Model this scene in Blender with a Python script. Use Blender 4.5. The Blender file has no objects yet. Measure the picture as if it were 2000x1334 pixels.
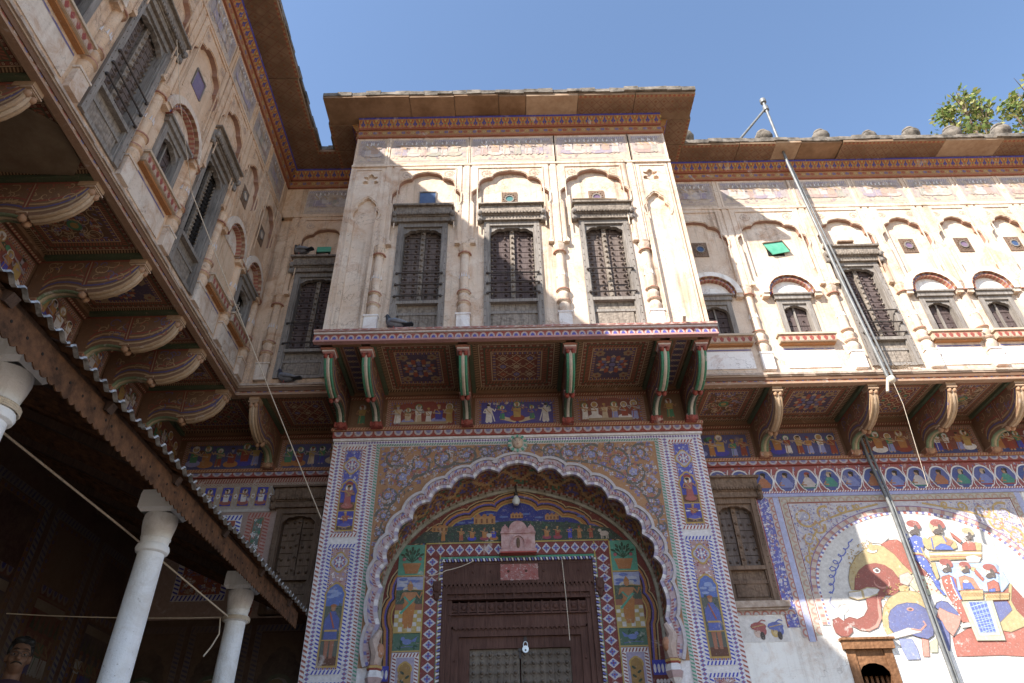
import bpy, math, random
from mathutils import Vector, Matrix
random.seed(7)
scene = bpy.context.scene
COL = scene.collection

# ---------------------------------------------------------------- camera, sky, sun, exposure
def rad(a): return math.radians(a)
YAW, PITCH, ROLL = rad(0.527), rad(36.547), rad(-1.504)
fw = Vector((math.sin(YAW)*math.cos(PITCH), math.cos(YAW)*math.cos(PITCH), math.sin(PITCH)))
r0 = Vector((math.cos(YAW), -math.sin(YAW), 0)); u0 = r0.cross(fw)
rt = r0*math.cos(ROLL) + u0*math.sin(ROLL); up = -r0*math.sin(ROLL) + u0*math.cos(ROLL)
cam = bpy.data.cameras.new("camera"); cam.lens = 24.154; cam.sensor_width = 36; cam.clip_end = 3000
camo = bpy.data.objects.new("camera", cam); COL.objects.link(camo)
mw = Matrix((rt, up, -fw)).transposed().to_4x4(); mw.translation = Vector((0, 0, 1.6))
camo.matrix_world = mw; scene.camera = camo

SUN = Vector((1.0, 1.0, -1.2)).normalized()       # direction the light travels
elev = math.asin(-SUN.z); azim = math.atan2(-SUN.x, -SUN.y)   # azimuth of the sun from +Y towards +X
world = bpy.data.worlds.new("World"); scene.world = world; world.use_nodes = True
wn = world.node_tree.nodes; wl = world.node_tree.links
sky = wn.new("ShaderNodeTexSky"); sky.sky_type = 'NISHITA'; sky.sun_disc = False
sky.sun_elevation = elev; sky.sun_rotation = azim; sky.air_density = 1.0; sky.dust_density = 0.6; sky.ozone_density = 1.5
bg = wn["Background"]; bg.inputs[1].default_value = 0.118
wl.new(sky.outputs[0], bg.inputs[0])
sd = bpy.data.lights.new("sun", 'SUN'); sd.energy = 4.4; sd.angle = rad(0.53); sd.color = (1.0, 0.94, 0.85)
so = bpy.data.objects.new("sun", sd); COL.objects.link(so)
so.rotation_euler = SUN.to_track_quat('-Z', 'Y').to_euler(); so.location = (-12, -12, 25)
scene.view_settings.view_transform = 'Standard'; scene.view_settings.look = 'None'
scene.view_settings.exposure = 1.42; scene.view_settings.gamma = 1.0
scene.cycles.use_denoising = True
scene.cycles.max_bounces = 8; scene.cycles.diffuse_bounces = 5; scene.cycles.glossy_bounces = 2; scene.cycles.transmission_bounces = 4
scene.cycles.sample_clamp_indirect = 6.0

# ---------------------------------------------------------------- materials
def nodes_of(name):
    m = bpy.data.materials.new(name); m.use_nodes = True
    nt = m.node_tree; return m, nt, nt.nodes["Principled BSDF"]
class G:
    """tiny node-graph helper"""
    def __init__(s, name, rough=0.85):
        s.m, s.t, s.b = nodes_of(name); s.b.inputs['Roughness'].default_value = rough
        s.b.inputs['Specular IOR Level'].default_value = 0.25
        s.pos = s.t.nodes.new("ShaderNodeNewGeometry").outputs['Position']
    def L(s, a, b): s.t.links.new(a, b)
    def map(s, scale, vec=None):
        n = s.t.nodes.new("ShaderNodeMapping"); n.inputs['Scale'].default_value = scale
        s.L(vec or s.pos, n.inputs['Vector']); return n.outputs[0]
    def noise(s, scale, detail=4, rough=0.6, vec=None, dist=0.0):
        n = s.t.nodes.new("ShaderNodeTexNoise"); n.inputs['Scale'].default_value = scale
        n.inputs['Detail'].default_value = detail; n.inputs['Roughness'].default_value = rough
        n.inputs['Distortion'].default_value = dist
        s.L(vec or s.pos, n.inputs['Vector']); return n.outputs['Fac']
    def voro(s, scale, feature='F1', vec=None, out='Distance'):
        n = s.t.nodes.new("ShaderNodeTexVoronoi"); n.feature = feature; n.inputs['Scale'].default_value = scale
        s.L(vec or s.pos, n.inputs['Vector']); return n.outputs[out]
    def ramp(s, fac, *stops):
        n = s.t.nodes.new("ShaderNodeValToRGB"); e = n.color_ramp.elements
        while len(e) < len(stops): e.new(0.5)
        for i, (p, c) in enumerate(stops):
            e[i].position = p; e[i].color = (c, c, c, 1) if isinstance(c, (int, float)) else (*c, 1)
        s.L(fac, n.inputs[0]); return n.outputs[0]
    def mix(s, fac, a, b, mode='MIX'):
        n = s.t.nodes.new("ShaderNodeMix"); n.data_type = 'RGBA'; n.blend_type = mode
        for k, x in ((0, fac), (6, a), (7, b)):
            if isinstance(x, (int, float)): n.inputs[k].default_value = x if k == 0 else (x, x, x, 1)
            elif isinstance(x, tuple): n.inputs[k].default_value = (*x, 1)
            else: s.L(x, n.inputs[k])
        return n.outputs[2]
    def math(s, op, a, b=0.0):
        n = s.t.nodes.new("ShaderNodeMath"); n.operation = op
        for k, x in enumerate((a, b)):
            if isinstance(x, (int, float)): n.inputs[k].default_value = x
            else: s.L(x, n.inputs[k])
        return n.outputs[0]
    def attr(s, name='Col'):
        n = s.t.nodes.new("ShaderNodeAttribute"); n.attribute_name = name; return n.outputs['Color']
    def bump(s, h, strength=0.5, dist=0.01):
        n = s.t.nodes.new("ShaderNodeBump"); n.inputs['Strength'].default_value = strength; n.inputs['Distance'].default_value = dist
        s.L(h, n.inputs['Height']); s.L(n.outputs[0], s.b.inputs['Normal'])
    def done(s, col):
        if isinstance(col, tuple): s.b.inputs['Base Color'].default_value = (*col, 1)
        else: s.L(col, s.b.inputs['Base Color'])
        return s.m

MAT = {}
def plaster(name, base, light, dark, stain=0.5, print_=0.0, patch=.5, crack=.6):
    g = G(name, 0.9)
    c = g.mix(g.ramp(g.noise(1.3, 7, .7), (.38, 0), (.62, 1)), base, light)
    c = g.mix(g.ramp(g.noise(2.6, 8, .75, dist=.8), (.5, 0), (.66, .9)), c, dark)
    # flaked patches with a hard edge where an older coat shows
    fl = g.ramp(g.noise(3.4, 9, .78, dist=.4), (.585, 0), (.60, patch))
    c = g.mix(fl, c, tuple(x*.86 for x in light))
    fl2 = g.ramp(g.noise(4.7, 9, .8, vec=g.map((1, 1, .6))), (.64, 0), (.65, patch))
    c = g.mix(fl2, c, tuple(x*.62 for x in dark))
    streak = g.ramp(g.noise(1.0, 7, .7, vec=g.map((11, 11, .45))), (.50, 0), (.66, stain))
    streak = g.math('MULTIPLY', streak, g.ramp(g.noise(.9, 3), (.38, .15), (.62, 1)))
    c = g.mix(streak, c, (.24, .17, .12))
    if print_:
        a = g.ramp(g.voro(17, 'DISTANCE_TO_EDGE', vec=g.map((1, 1, 1))), (.02, 1), (.07, 0))
        a = g.math('MULTIPLY', a, g.ramp(g.noise(1.8, 4), (.45, 0), (.65, print_)))
        c = g.mix(a, c, (.36, .26, .22))
    specks = g.ramp(g.noise(38, 3, .7), (.62, 0), (.69, .7))
    specks = g.math('MULTIPLY', specks, g.ramp(g.noise(1.7, 3), (.47, 0), (.58, 1)))
    c = g.mix(specks, c, (.13, .09, .07))
    cr = g.ramp(g.noise(1.5, 8, .62, dist=.3), (.494, 0), (.5, crack), (.506, 0))
    c = g.mix(g.math('MULTIPLY', cr, g.ramp(g.noise(2.1, 2), (.5, 0), (.58, 1))), c, (.12, .08, .06))
    g.bump(g.math('ADD', g.noise(9, 8, .75), g.math('ADD', g.math('MULTIPLY', g.noise(60, 3), .35), g.math('MULTIPLY', fl, -.25))), .7, .014)
    return g.done(c)
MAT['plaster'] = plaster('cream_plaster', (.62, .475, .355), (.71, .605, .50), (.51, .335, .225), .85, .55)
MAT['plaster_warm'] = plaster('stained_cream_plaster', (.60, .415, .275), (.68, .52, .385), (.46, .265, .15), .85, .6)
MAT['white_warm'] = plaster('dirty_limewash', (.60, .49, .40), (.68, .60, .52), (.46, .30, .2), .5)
MAT['white'] = plaster('white_limewash', (.80, .77, .72), (.84, .82, .78), (.66, .56, .48), .4)
MAT['dado'] = plaster('pitted_limewash', (.76, .72, .69), (.82, .79, .76), (.55, .42, .36), .3)
MAT['column'] = plaster('column_limewash', (.80, .81, .84), (.85, .85, .86), (.62, .60, .58), .3, 0, .2, 0)

def fresco(name, wear, wearcol, soot, dust=.14, dustcol=(.40, .33, .32)):
    g = G(name, 0.8)
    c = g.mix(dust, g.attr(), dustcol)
    c = g.mix(g.ramp(g.noise(11, 7, .75, vec=g.map((1, 1, .7)), dist=1.2), (.38, .0), (.68, .38)), c, g.mix(.5, c, (.95, .9, .85), 'MULTIPLY'))
    c = g.mix(g.ramp(g.noise(34, 5, .7, dist=.8), (.40, .3), (.56, 0)), c, g.mix(1.0, c, (.68, .66, .66), 'MULTIPLY'))
    n = g.noise(5.5, 8, .72, dist=.5)
    c = g.mix(g.ramp(n, (.62 - wear*.25, 0), (.72 - wear*.2, .85)), c, wearcol)
    c = g.mix(g.ramp(g.noise(55, 3, .7), (.60, 0), (.72, .5)), c, wearcol)
    c = g.mix(g.ramp(g.noise(1.4, 5, .6), (.38, soot), (.65, 0)), c, (.10, .065, .045))
    c = g.mix(g.ramp(g.noise(22, 3), (.35, .22), (.65, 0)), c, (.14, .10, .08))
    g.bump(g.noise(26, 5, .7), .35, .008)
    return g.done(c)
MAT['fresco'] = fresco('fresco_paint', .12, (.60, .52, .48), .12, .05)
MAT['faded'] = fresco('faded_fresco_paint', .42, (.58, .46, .35), .10)
MAT['reveal_shade'] = fresco('red_edge_shade_paint', .3, (.42, .27, .19), .3)  # red-brown edge paint that also carries the shadow under the arch cusps
MAT['sooty'] = fresco('sooty_fresco_paint', .08, (.42, .29, .20), .22, .10, (.36, .25, .17))
MAT['shade_fresco'] = fresco('shade_darkened_fresco', .0, (.09, .06, .045), .8, .74, (.012, .009, .008))  # near-black mix puts the shade under the verandah roof into the paint
MAT['mural'] = fresco('mural_paint', .06, (.66, .62, .58), .03, .10, (.58, .52, .48))

def wood(name, base, light, dark, carve=0.0):
    g = G(name, .8)
    v = g.map((9, 9, .8))
    c = g.mix(g.ramp(g.noise(3.0, 6, .7, vec=v), (.35, 0), (.7, 1)), base, light)
    c = g.mix(g.ramp(g.noise(8.0, 4, .7, vec=v), (.52, 0), (.72, .9)), c, dark)
    c = g.mix(g.ramp(g.noise(1.2, 3), (.45, 0), (.7, .5)), c, dark)
    if carve:
        d = g.voro(26, 'SMOOTH_F1', vec=g.map((1, 1, 1.2)))
        c = g.mix(g.ramp(d, (.35, 0), (.8, carve*.6)), c, dark)
        g.bump(g.math('ADD', g.math('MULTIPLY', d, -1.0), g.math('MULTIPLY', g.noise(30, 3), .4)), .7, .012)
    else:
        g.bump(g.noise(5, 5, .7, vec=v), .6, .01)
    return g.done(c)
MAT['greywood'] = wood('weathered_grey_wood', (.20, .175, .155), (.33, .30, .27), (.075, .06, .05))
MAT['carved'] = wood('carved_grey_wood', (.24, .20, .165), (.34, .29, .24), (.06, .045, .035), .95)
MAT['darkwood'] = wood('dark_shutter_wood', (.075, .052, .05), (.14, .108, .102), (.028, .019, .018))
MAT['darkwood2'] = wood('faded_shutter_wood', (.115, .085, .075), (.20, .16, .14), (.045, .032, .028))
MAT['doorwood'] = wood('maroon_door_wood', (.095, .045, .035), (.15, .08, .062), (.035, .016, .013))
MAT['brownwood'] = wood('brown_window_wood', (.15, .095, .065), (.25, .17, .12), (.045, .028, .02))
MAT['browncarved'] = wood('carved_brown_wood', (.17, .11, .075), (.26, .18, .13), (.05, .03, .02), .9)
MAT['brassy'] = wood('grey_studded_door', (.17, .14, .115), (.25, .21, .17), (.05, .035, .03))
MAT['redwood'] = wood('carved_orange_wood', (.22, .105, .05), (.31, .16, .08), (.09, .04, .018), .8)
MAT['beam'] = wood('dark_beam_wood', (.06, .035, .025), (.09, .055, .04), (.02, .012, .01))
def simple(name, c1, c2, scale=6, rough=.8, metal=0.0, bump=.3):
    g = G(name, rough); g.b.inputs['Metallic'].default_value = metal
    g.bump(g.noise(scale*4, 4), bump, .006)
    return g.done(g.mix(g.ramp(g.noise(scale, 6, .7), (.35, 0), (.68, 1)), c1, c2))
MAT['slab'] = simple('brown_eave_stone', (.18, .115, .07), (.28, .19, .125), 3)
MAT['brownslab'] = simple('bare_brown_eave_stone', (.17, .10, .055), (.31, .20, .125), 2.5)
MAT['bare'] = simple('pale_patched_stone', (.30, .20, .13), (.44, .33, .23), 5)
MAT['coping'] = simple('blackened_lime_coping', (.055, .048, .04), (.26, .225, .19), 7, .95, 0, .8)
MAT['ledge_edge'] = simple('worn_ledge_edge', (.30, .22, .17), (.52, .43, .36), 9, .95, 0, .8)
MAT['rust'] = simple('rusty_sheet_iron', (.05, .025, .014), (.17, .08, .04), 12, .8, .1)
MAT['tin'] = simple('galvanised_roof_sheet', (.16, .15, .14), (.55, .55, .54), 14, .5, .35)
MAT['pipe'] = simple('grey_painted_pipe', (.13, .135, .135), (.22, .225, .225), 9, .5, .2)
MAT['iron'] = simple('dark_iron', (.05, .045, .045), (.11, .09, .08), 20, .55, .5)
MAT['steel'] = simple('padlock_steel', (.45, .46, .47), (.62, .62, .63), 14, .35, .7)
MAT['rope'] = simple('pale_cotton_rope', (.50, .42, .33), (.66, .58, .48), 40, .95)
MAT['ground'] = simple('courtyard_stone', (.20, .165, .13), (.28, .23, .18), 1.5, .95)
MAT['darkfloor'] = simple('shade_darkened_floor', (.07, .055, .045), (.11, .09, .07), 2, .95)  # floor colour set dark to stand in for shade under the roof
MAT['road'] = simple('dry_earth', (.24, .18, .13), (.3, .23, .17), .6, .95)
MAT['bark'] = simple('tree_bark', (.12, .085, .06), (.2, .15, .11), 9, .95)
MAT['glass_blue'] = simple('dull_blue_glass', (.05, .08, .16), (.07, .11, .2), 9, .25)
MAT['glass_teal'] = simple('dull_teal_glass', (.07, .17, .17), (.10, .22, .21), 9, .25)
MAT['glass_mauve'] = simple('dull_mauve_glass', (.15, .10, .16), (.2, .14, .2), 9, .25)
MAT['green_flap'] = simple('green_painted_shutter', (.07, .30, .20), (.13, .40, .28), 8, .7)
MAT['dark'] = simple('dark_room', (.012, .010, .009), (.02, .016, .014), 4)
MAT['pink'] = simple('pink_stained_marble', (.36, .17, .16), (.58, .42, .40), 10, .7)
MAT['bulb'] = simple('white_glass_bulb', (.60, .60, .56), (.7, .7, .66), 5, .25)
MAT['twig'] = simple('dry_twig', (.22, .16, .11), (.32, .25, .18), 20, .95)
MAT['plain'] = fresco('painted_colour', .0, (.5, .4, .3), .08)
def leafmat():
    g = G('leaf_green', .55); c = g.attr(); g.b.inputs['Transmission Weight'].default_value = 0
    tr = g.t.nodes.new("ShaderNodeBsdfTranslucent"); ad = g.t.nodes.new("ShaderNodeMixShader"); ad.inputs[0].default_value = .35
    g.L(c, tr.inputs[0]); g.L(g.b.outputs[0], ad.inputs[1]); g.L(tr.outputs[0], ad.inputs[2])
    g.L(ad.outputs[0], g.t.nodes['Material Output'].inputs[0]); return g.done(c)
MAT['leaf'] = leafmat()
def body(name, c1, c2, rough=.6):
    g = G(name, rough); g.bump(g.noise(60, 3), .2, .003)
    return g.done(g.mix(g.ramp(g.noise(14, 4), (.35, 0), (.7, 1)), c1, c2))
MAT['skin'] = body('brown_skin', (.15, .075, .045), (.20, .105, .065), .55)
MAT['hair'] = body('black_hair', (.012, .010, .009), (.03, .026, .023), .5)
MAT['shirt'] = body('dark_plum_shirt', (.05, .025, .035), (.07, .035, .045), .9)
MAT['trousers'] = body('grey_trousers', (.07, .07, .075), (.1, .1, .105), .9)
MAT['feather'] = body('slate_feathers', (.15, .16, .19), (.25, .265, .30), .6)
MAT['feather_dark'] = body('dark_neck_feathers', (.035, .05, .05), (.05, .045, .07), .4)
MAT['bone'] = body('dull_eye_white', (.25, .22, .19), (.3, .27, .24), .3)
MAT['beak'] = body('grey_beak', (.12, .11, .11), (.16, .15, .15), .5)
MAT['feet'] = body('red_bird_feet', (.35, .08, .07), (.42, .12, .1), .6)

# palette (real-world base colours)
WHT = (.80, .77, .77); CRM = (.62, .50, .37); BLU = (.045, .06, .46); LBL = (.29, .33, .66); RED = (.30, .05, .035)
MAR = (.16, .03, .025); ORG = (.46, .20, .065); OCH = (.50, .33, .11); GRN = (.04, .25, .14); DGR = (.02, .085, .05)
PNK = (.50, .26, .25); BRN = (.15, .07, .035); DBR = (.075, .036, .02); NVY = (.025, .03, .14); BLK = (.02, .016, .014); GLD = (.50, .33, .10)
SKN = (.42, .22, .12); GRY = (.30, .28, .28); TEA = (.12, .38, .30)

# ---------------------------------------------------------------- mesh helper
FACE = lambda Y: (Vector((0, Y, 0)), Vector((1, 0, 0)), Vector((0, 0, 1)), Vector((0, -1, 0)))    # wall facing the courtyard from the back
SIDE = lambda X: (Vector((X, 0, 0)), Vector((0, 1, 0)), Vector((0, 0, 1)), Vector((1, 0, 0)))     # left wall, faces +X
WORLD = (Vector((0, 0, 0)), Vector((1, 0, 0)), Vector((0, 1, 0)), Vector((0, 0, 1)))
def under(fr, v):           # frame of a soffit below the height v of a wall frame: (u, outward, down)
    return (fr[0] + fr[2]*v, fr[1], fr[3], -fr[2])
def shift(fr, n): return (fr[0] + fr[3]*n, fr[1], fr[2], fr[3])
class M:
    def __init__(s, fr=WORLD): s.v = []; s.f = []; s.c = []; s.fr = fr; s.k = 0
    def P(s, u, v, n): O, U, V, N = s.fr; return O + U*u + V*v + N*n
    def face(s, pts, col=None):
        b = len(s.v); s.v.extend(s.P(*p) for p in pts); s.f.append(tuple(range(b, b+len(pts)))); s.c.append(col)
    def box(s, a0, a1, b0, b1, c0, c1, col=None, jit=0):
        b = len(s.v); j = (lambda: random.uniform(-jit, jit)) if jit else (lambda: 0)
        for w in (c0, c1):
            for (x, y) in ((a0, b0), (a1, b0), (a1, b1), (a0, b1)): s.v.append(s.P(x+j(), y+j(), w+j()))
        for q in ((0, 3, 2, 1), (4, 5, 6, 7), (0, 1, 5, 4), (1, 2, 6, 5), (2, 3, 7, 6), (3, 0, 4, 7)):
            s.f.append(tuple(b+i for i in q)); s.c.append(col)
    def bar(s, a, bb, w, h, col=None):       # box beam between two local points
        A = s.P(*a); B = s.P(*bb); d = (B-A).normalized(); x = d.cross(Vector((0, 0, 1)))
        if x.length < 1e-3: x = d.cross(Vector((0, 1, 0)))
        x.normalize(); y = x.cross(d); b = len(s.v)
        for Pt in (A, B):
            for sx, sy in ((-1, -1), (1, -1), (1, 1), (-1, 1)): s.v.append(Pt + x*(sx*w/2) + y*(sy*h/2))
        for q in ((0, 3, 2, 1), (4, 5, 6, 7), (0, 1, 5, 4), (1, 2, 6, 5), (2, 3, 7, 6), (3, 0, 4, 7)):
            s.f.append(tuple(b+i for i in q)); s.c.append(col)
    def prism(s, poly, n0, n1, col=None, back=False, side=None):
        poly = [q for i, q in enumerate(poly) if math.dist(q, poly[i-1]) > 1e-5]
        k = len(poly); b = len(s.v)
        s.v.extend(s.P(u, v, n1) for u, v in poly); s.v.extend(s.P(u, v, n0) for u, v in poly)
        s.f.append(tuple(range(b, b+k))); s.c.append(col)
        for i in range(k):
            j = (i+1) % k; s.f.append((b+j, b+i, b+k+i, b+k+j)); s.c.append(side if side is not None else col)
        if back: s.f.append(tuple(range(b+2*k-1, b+k-1, -1))); s.c.append(col)
    def strip(s, A, B, n0, n1, cols=None, col=None):
        """band between two polylines of equal length (2D), raised from n0 to n1"""
        for i in range(len(A)-1):
            s.prism([A[i], A[i+1], B[i+1], B[i]], n0, n1 + (i*3 % 7)*.0005, cols[i % len(cols)] if cols else col)
    def lathe(s, prof, cu, cn, segs=12, cols=None, flute=0):
        """profile of (r, v) about a vertical axis at (cu, cn)"""
        b = len(s.v)
        for i, (r, v) in enumerate(prof):
            for a in range(segs):
                t = 2*math.pi*a/segs; rr = r*(1 - flute*(a % 2)); s.v.append(s.P(cu+rr*math.cos(t), v, cn+rr*math.sin(t)))
        for i in range(len(prof)-1):
            for a in range(segs):
                a2 = (a+1) % segs
                s.f.append((b+i*segs+a, b+(i+1)*segs+a, b+(i+1)*segs+a2, b+i*segs+a2)); s.c.append(cols[i] if cols else None)
        s.f.append(tuple(b+(len(prof)-1)*segs+a for a in range(segs-1, -1, -1))); s.c.append(cols[-1] if cols else None)
        s.f.append(tuple(b+a for a in range(segs))); s.c.append(cols[0] if cols else None)
    def tube(s, path, r, segs=6, col=None, cap=True):
        pts = [s.P(*p) for p in path]; b = len(s.v); n = len(pts)
        rr = r if isinstance(r, (list, tuple)) else [r]*n; prev = None
        for i, p in enumerate(pts):
            d = (pts[min(i+1, n-1)] - pts[max(i-1, 0)]).normalized()
            x = prev - d*prev.dot(d) if prev else d.cross(Vector((0, 0, 1)) if abs(d.z) < .9 else Vector((1, 0, 0)))
            x.normalize(); prev = x; y = d.cross(x)
            for a in range(segs):
                t = 2*math.pi*a/segs; s.v.append(p + (x*math.cos(t) + y*math.sin(t))*rr[i])
        for i in range(n-1):
            for a in range(segs):
                a2 = (a+1) % segs; s.f.append((b+i*segs+a, b+i*segs+a2, b+(i+1)*segs+a2, b+(i+1)*segs+a)); s.c.append(col)
        if cap:
            s.f.append(tuple(b+a for a in range(segs-1, -1, -1))); s.c.append(col)
            s.f.append(tuple(b+(n-1)*segs+a for a in range(segs))); s.c.append(col)
    def blob(s, c, r, col=None, nu=8, nv=6):
        b = len(s.v); rx, ry, rz = r if isinstance(r, (tuple, list)) else (r, r, r)
        for i in range(nv+1):
            ph = math.pi*i/nv
            for a in range(nu):
                t = 2*math.pi*a/nu; s.v.append(s.P(c[0]+rx*math.sin(ph)*math.cos(t), c[1]+ry*math.cos(ph), c[2]+rz*math.sin(ph)*math.sin(t)))
        for i in range(nv):
            for a in range(nu):
                a2 = (a+1) % nu; s.f.append((b+i*nu+a, b+(i+1)*nu+a, b+(i+1)*nu+a2, b+i*nu+a2)); s.c.append(col)
    def stud(s, u, v, n, r, h, col=None, k=6):     # low pyramid boss
        b = len(s.v)
        for a in range(k): s.v.append(s.P(u+r*math.cos(2*math.pi*a/k), v+r*math.sin(2*math.pi*a/k), n))
        for a in range(k): s.v.append(s.P(u+.5*r*math.cos(2*math.pi*a/k), v+.5*r*math.sin(2*math.pi*a/k), n+h*.8))
        s.v.append(s.P(u, v, n+h))
        for a in range(k):
            a2 = (a+1) % k; s.f.append((b+a, b+a2, b+k+a2, b+k+a)); s.c.append(col); s.f.append((b+k+a, b+k+a2, b+2*k)); s.c.append(col)
    # ---- flat paint (each stroke of colour a thin sheet a little above the one below)
    def q(s, pts, col, layer=0):
        if len(pts) > 4: pts = [q for i, q in enumerate(pts) if math.dist(q, pts[i-1]) > 1e-5]
        s.k += 1; n = .002 + layer*.0016 + (s.k % 40)*3e-5
        s.face([(u, v, n) for u, v in pts], col)
    def rect(s, a0, b0, a1, b1, col, layer=0): s.q([(a0, b0), (a1, b0), (a1, b1), (a0, b1)], col, layer)
    def ell(s, cu, cv, ru, rv, col, layer=1, n=10, rot=0.0):
        c, w = math.cos(rot), math.sin(rot)
        s.q([(cu+ru*math.cos(t)*c-rv*math.sin(t)*w, cv+ru*math.cos(t)*w+rv*math.sin(t)*c) for t in (2*math.pi*i/n for i in range(n))], col, layer)
    def stroke(s, pts, w, col, layer=1, closed=False, taper=False):
        m = len(pts); rng = range(m) if closed else range(m-1)
        def off(i, sgn):
            a = pts[(i-1) % m] if closed or i > 0 else pts[i]; b = pts[(i+1) % m] if closed or i < m-1 else pts[i]
            dx, dy = b[0]-a[0], b[1]-a[1]; l = math.hypot(dx, dy) or 1; ww = w*(1-i/m*.8) if taper else w
            return (pts[i][0]-dy/l*ww/2*sgn, pts[i][1]+dx/l*ww/2*sgn)
        for i in rng:
            j = (i+1) % m; s.q([off(i, -1), off(j, -1), off(j, 1), off(i, 1)], col, layer)
    def build(s, name, mat, parent=None, smooth=False):
        me = bpy.data.meshes.new(name); me.from_pydata([tuple(v) for v in s.v], [], s.f)
        if any(c is not None for c in s.c):
            at = me.color_attributes.new('Col', 'FLOAT_COLOR', 'CORNER'); buf = []
            for f, c in zip(s.f, s.c): buf.extend((*(c or (.5, .4, .3)), 1.0)*len(f))
            at.data.foreach_set('color', buf)
        if smooth: me.polygons.foreach_set('use_smooth', [True]*len(me.polygons))
        me.materials.append(MAT[mat] if isinstance(mat, str) else mat); me.update()
        if smooth: me.set_sharp_from_angle(angle=rad(42))
        o = bpy.data.objects.new(name, me); COL.objects.link(o)
        if parent is not None:
            o.parent = parent; o.matrix_parent_inverse = Matrix.Translation(-Vector(parent['_w']))
            o['_w'] = (0, 0, 0)
        else: o['_w'] = (0, 0, 0)
        return o
def thing(name, label, cat, loc=(0, 0, 0), group=None):
    o = bpy.data.objects.new(name, None); COL.objects.link(o); o.location = loc; o['_w'] = tuple(loc); o.empty_display_size = .3
    o['label'] = label; o['category'] = cat
    if group: o['group'] = group
    return o
def part(name, parent):
    """an Empty part that groups its sub-parts (a window, a bracket)"""
    o = bpy.data.objects.new(name, None); COL.objects.link(o); o.parent = parent; o['_w'] = (0, 0, 0); o.empty_display_size = .1
    o.matrix_parent_inverse = Matrix.Translation(-Vector(parent['_w'])); return o
def tag(o, label=None, cat=None, group=None, kind=None):
    for k, x in (('label', label), ('category', cat), ('group', group), ('kind', kind)):
        if x: o[k] = x
    return o

# ---------------------------------------------------------------- ornament
def cusped(u0, u1, vs, va, k=3, bul=.22, m=5, tend=66, tip=.35, clamp=None):
    """points of a cusped arch from the left springing over the apex to the right springing"""
    uc = (u0+u1)/2; a = (u1-u0)/2; h = (va-vs)*.93
    nd = [(uc - a*math.cos(rad(tend*i/k)), vs + h*math.sin(rad(tend*i/k))) for i in range(k+1)]
    left = []
    for i in range(k):
        (x0, y0), (x1, y1) = nd[i], nd[i+1]; dx, dy = x1-x0, y1-y0
        for j in range(m):
            t = j/m; b = bul*4*t*(1-t); left.append((x0+dx*t-dy*b, y0+dy*t+dx*b))
    x0, y0 = nd[-1]; dx, dy = uc-x0, va-y0
    for j in range(m+1):
        t = j/m; b = (tip*4*t*(1-t))*(1-.75*t); left.append((x0+dx*t-dy*b*.6, y0+dy*t+dx*b*.6))
    if clamp is not None: left = [(max(x, u0-clamp), y) for x, y in left]
    return left + [(2*uc-x, y) for x, y in reversed(left[:-1])]
def ellarc(uc, a, vs, h, n=16, t0=0, t1=180):
    return [(uc - a*math.cos(rad(t0+(t1-t0)*i/n)), vs + h*math.sin(rad(t0+(t1-t0)*i/n))) for i in range(n+1)]
def offset(pts, d):
    out = []
    for i, p in enumerate(pts):
        a = pts[max(i-1, 0)]; b = pts[min(i+1, len(pts)-1)]; dx, dy = b[0]-a[0], b[1]-a[1]; l = math.hypot(dx, dy) or 1
        out.append((p[0]-dy/l*d, p[1]+dx/l*d))
    return out
def scale_about(pts, uc, vc, su, sv): return [(uc+(u-uc)*su, vc+(v-vc)*sv) for u, v in pts]
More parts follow.
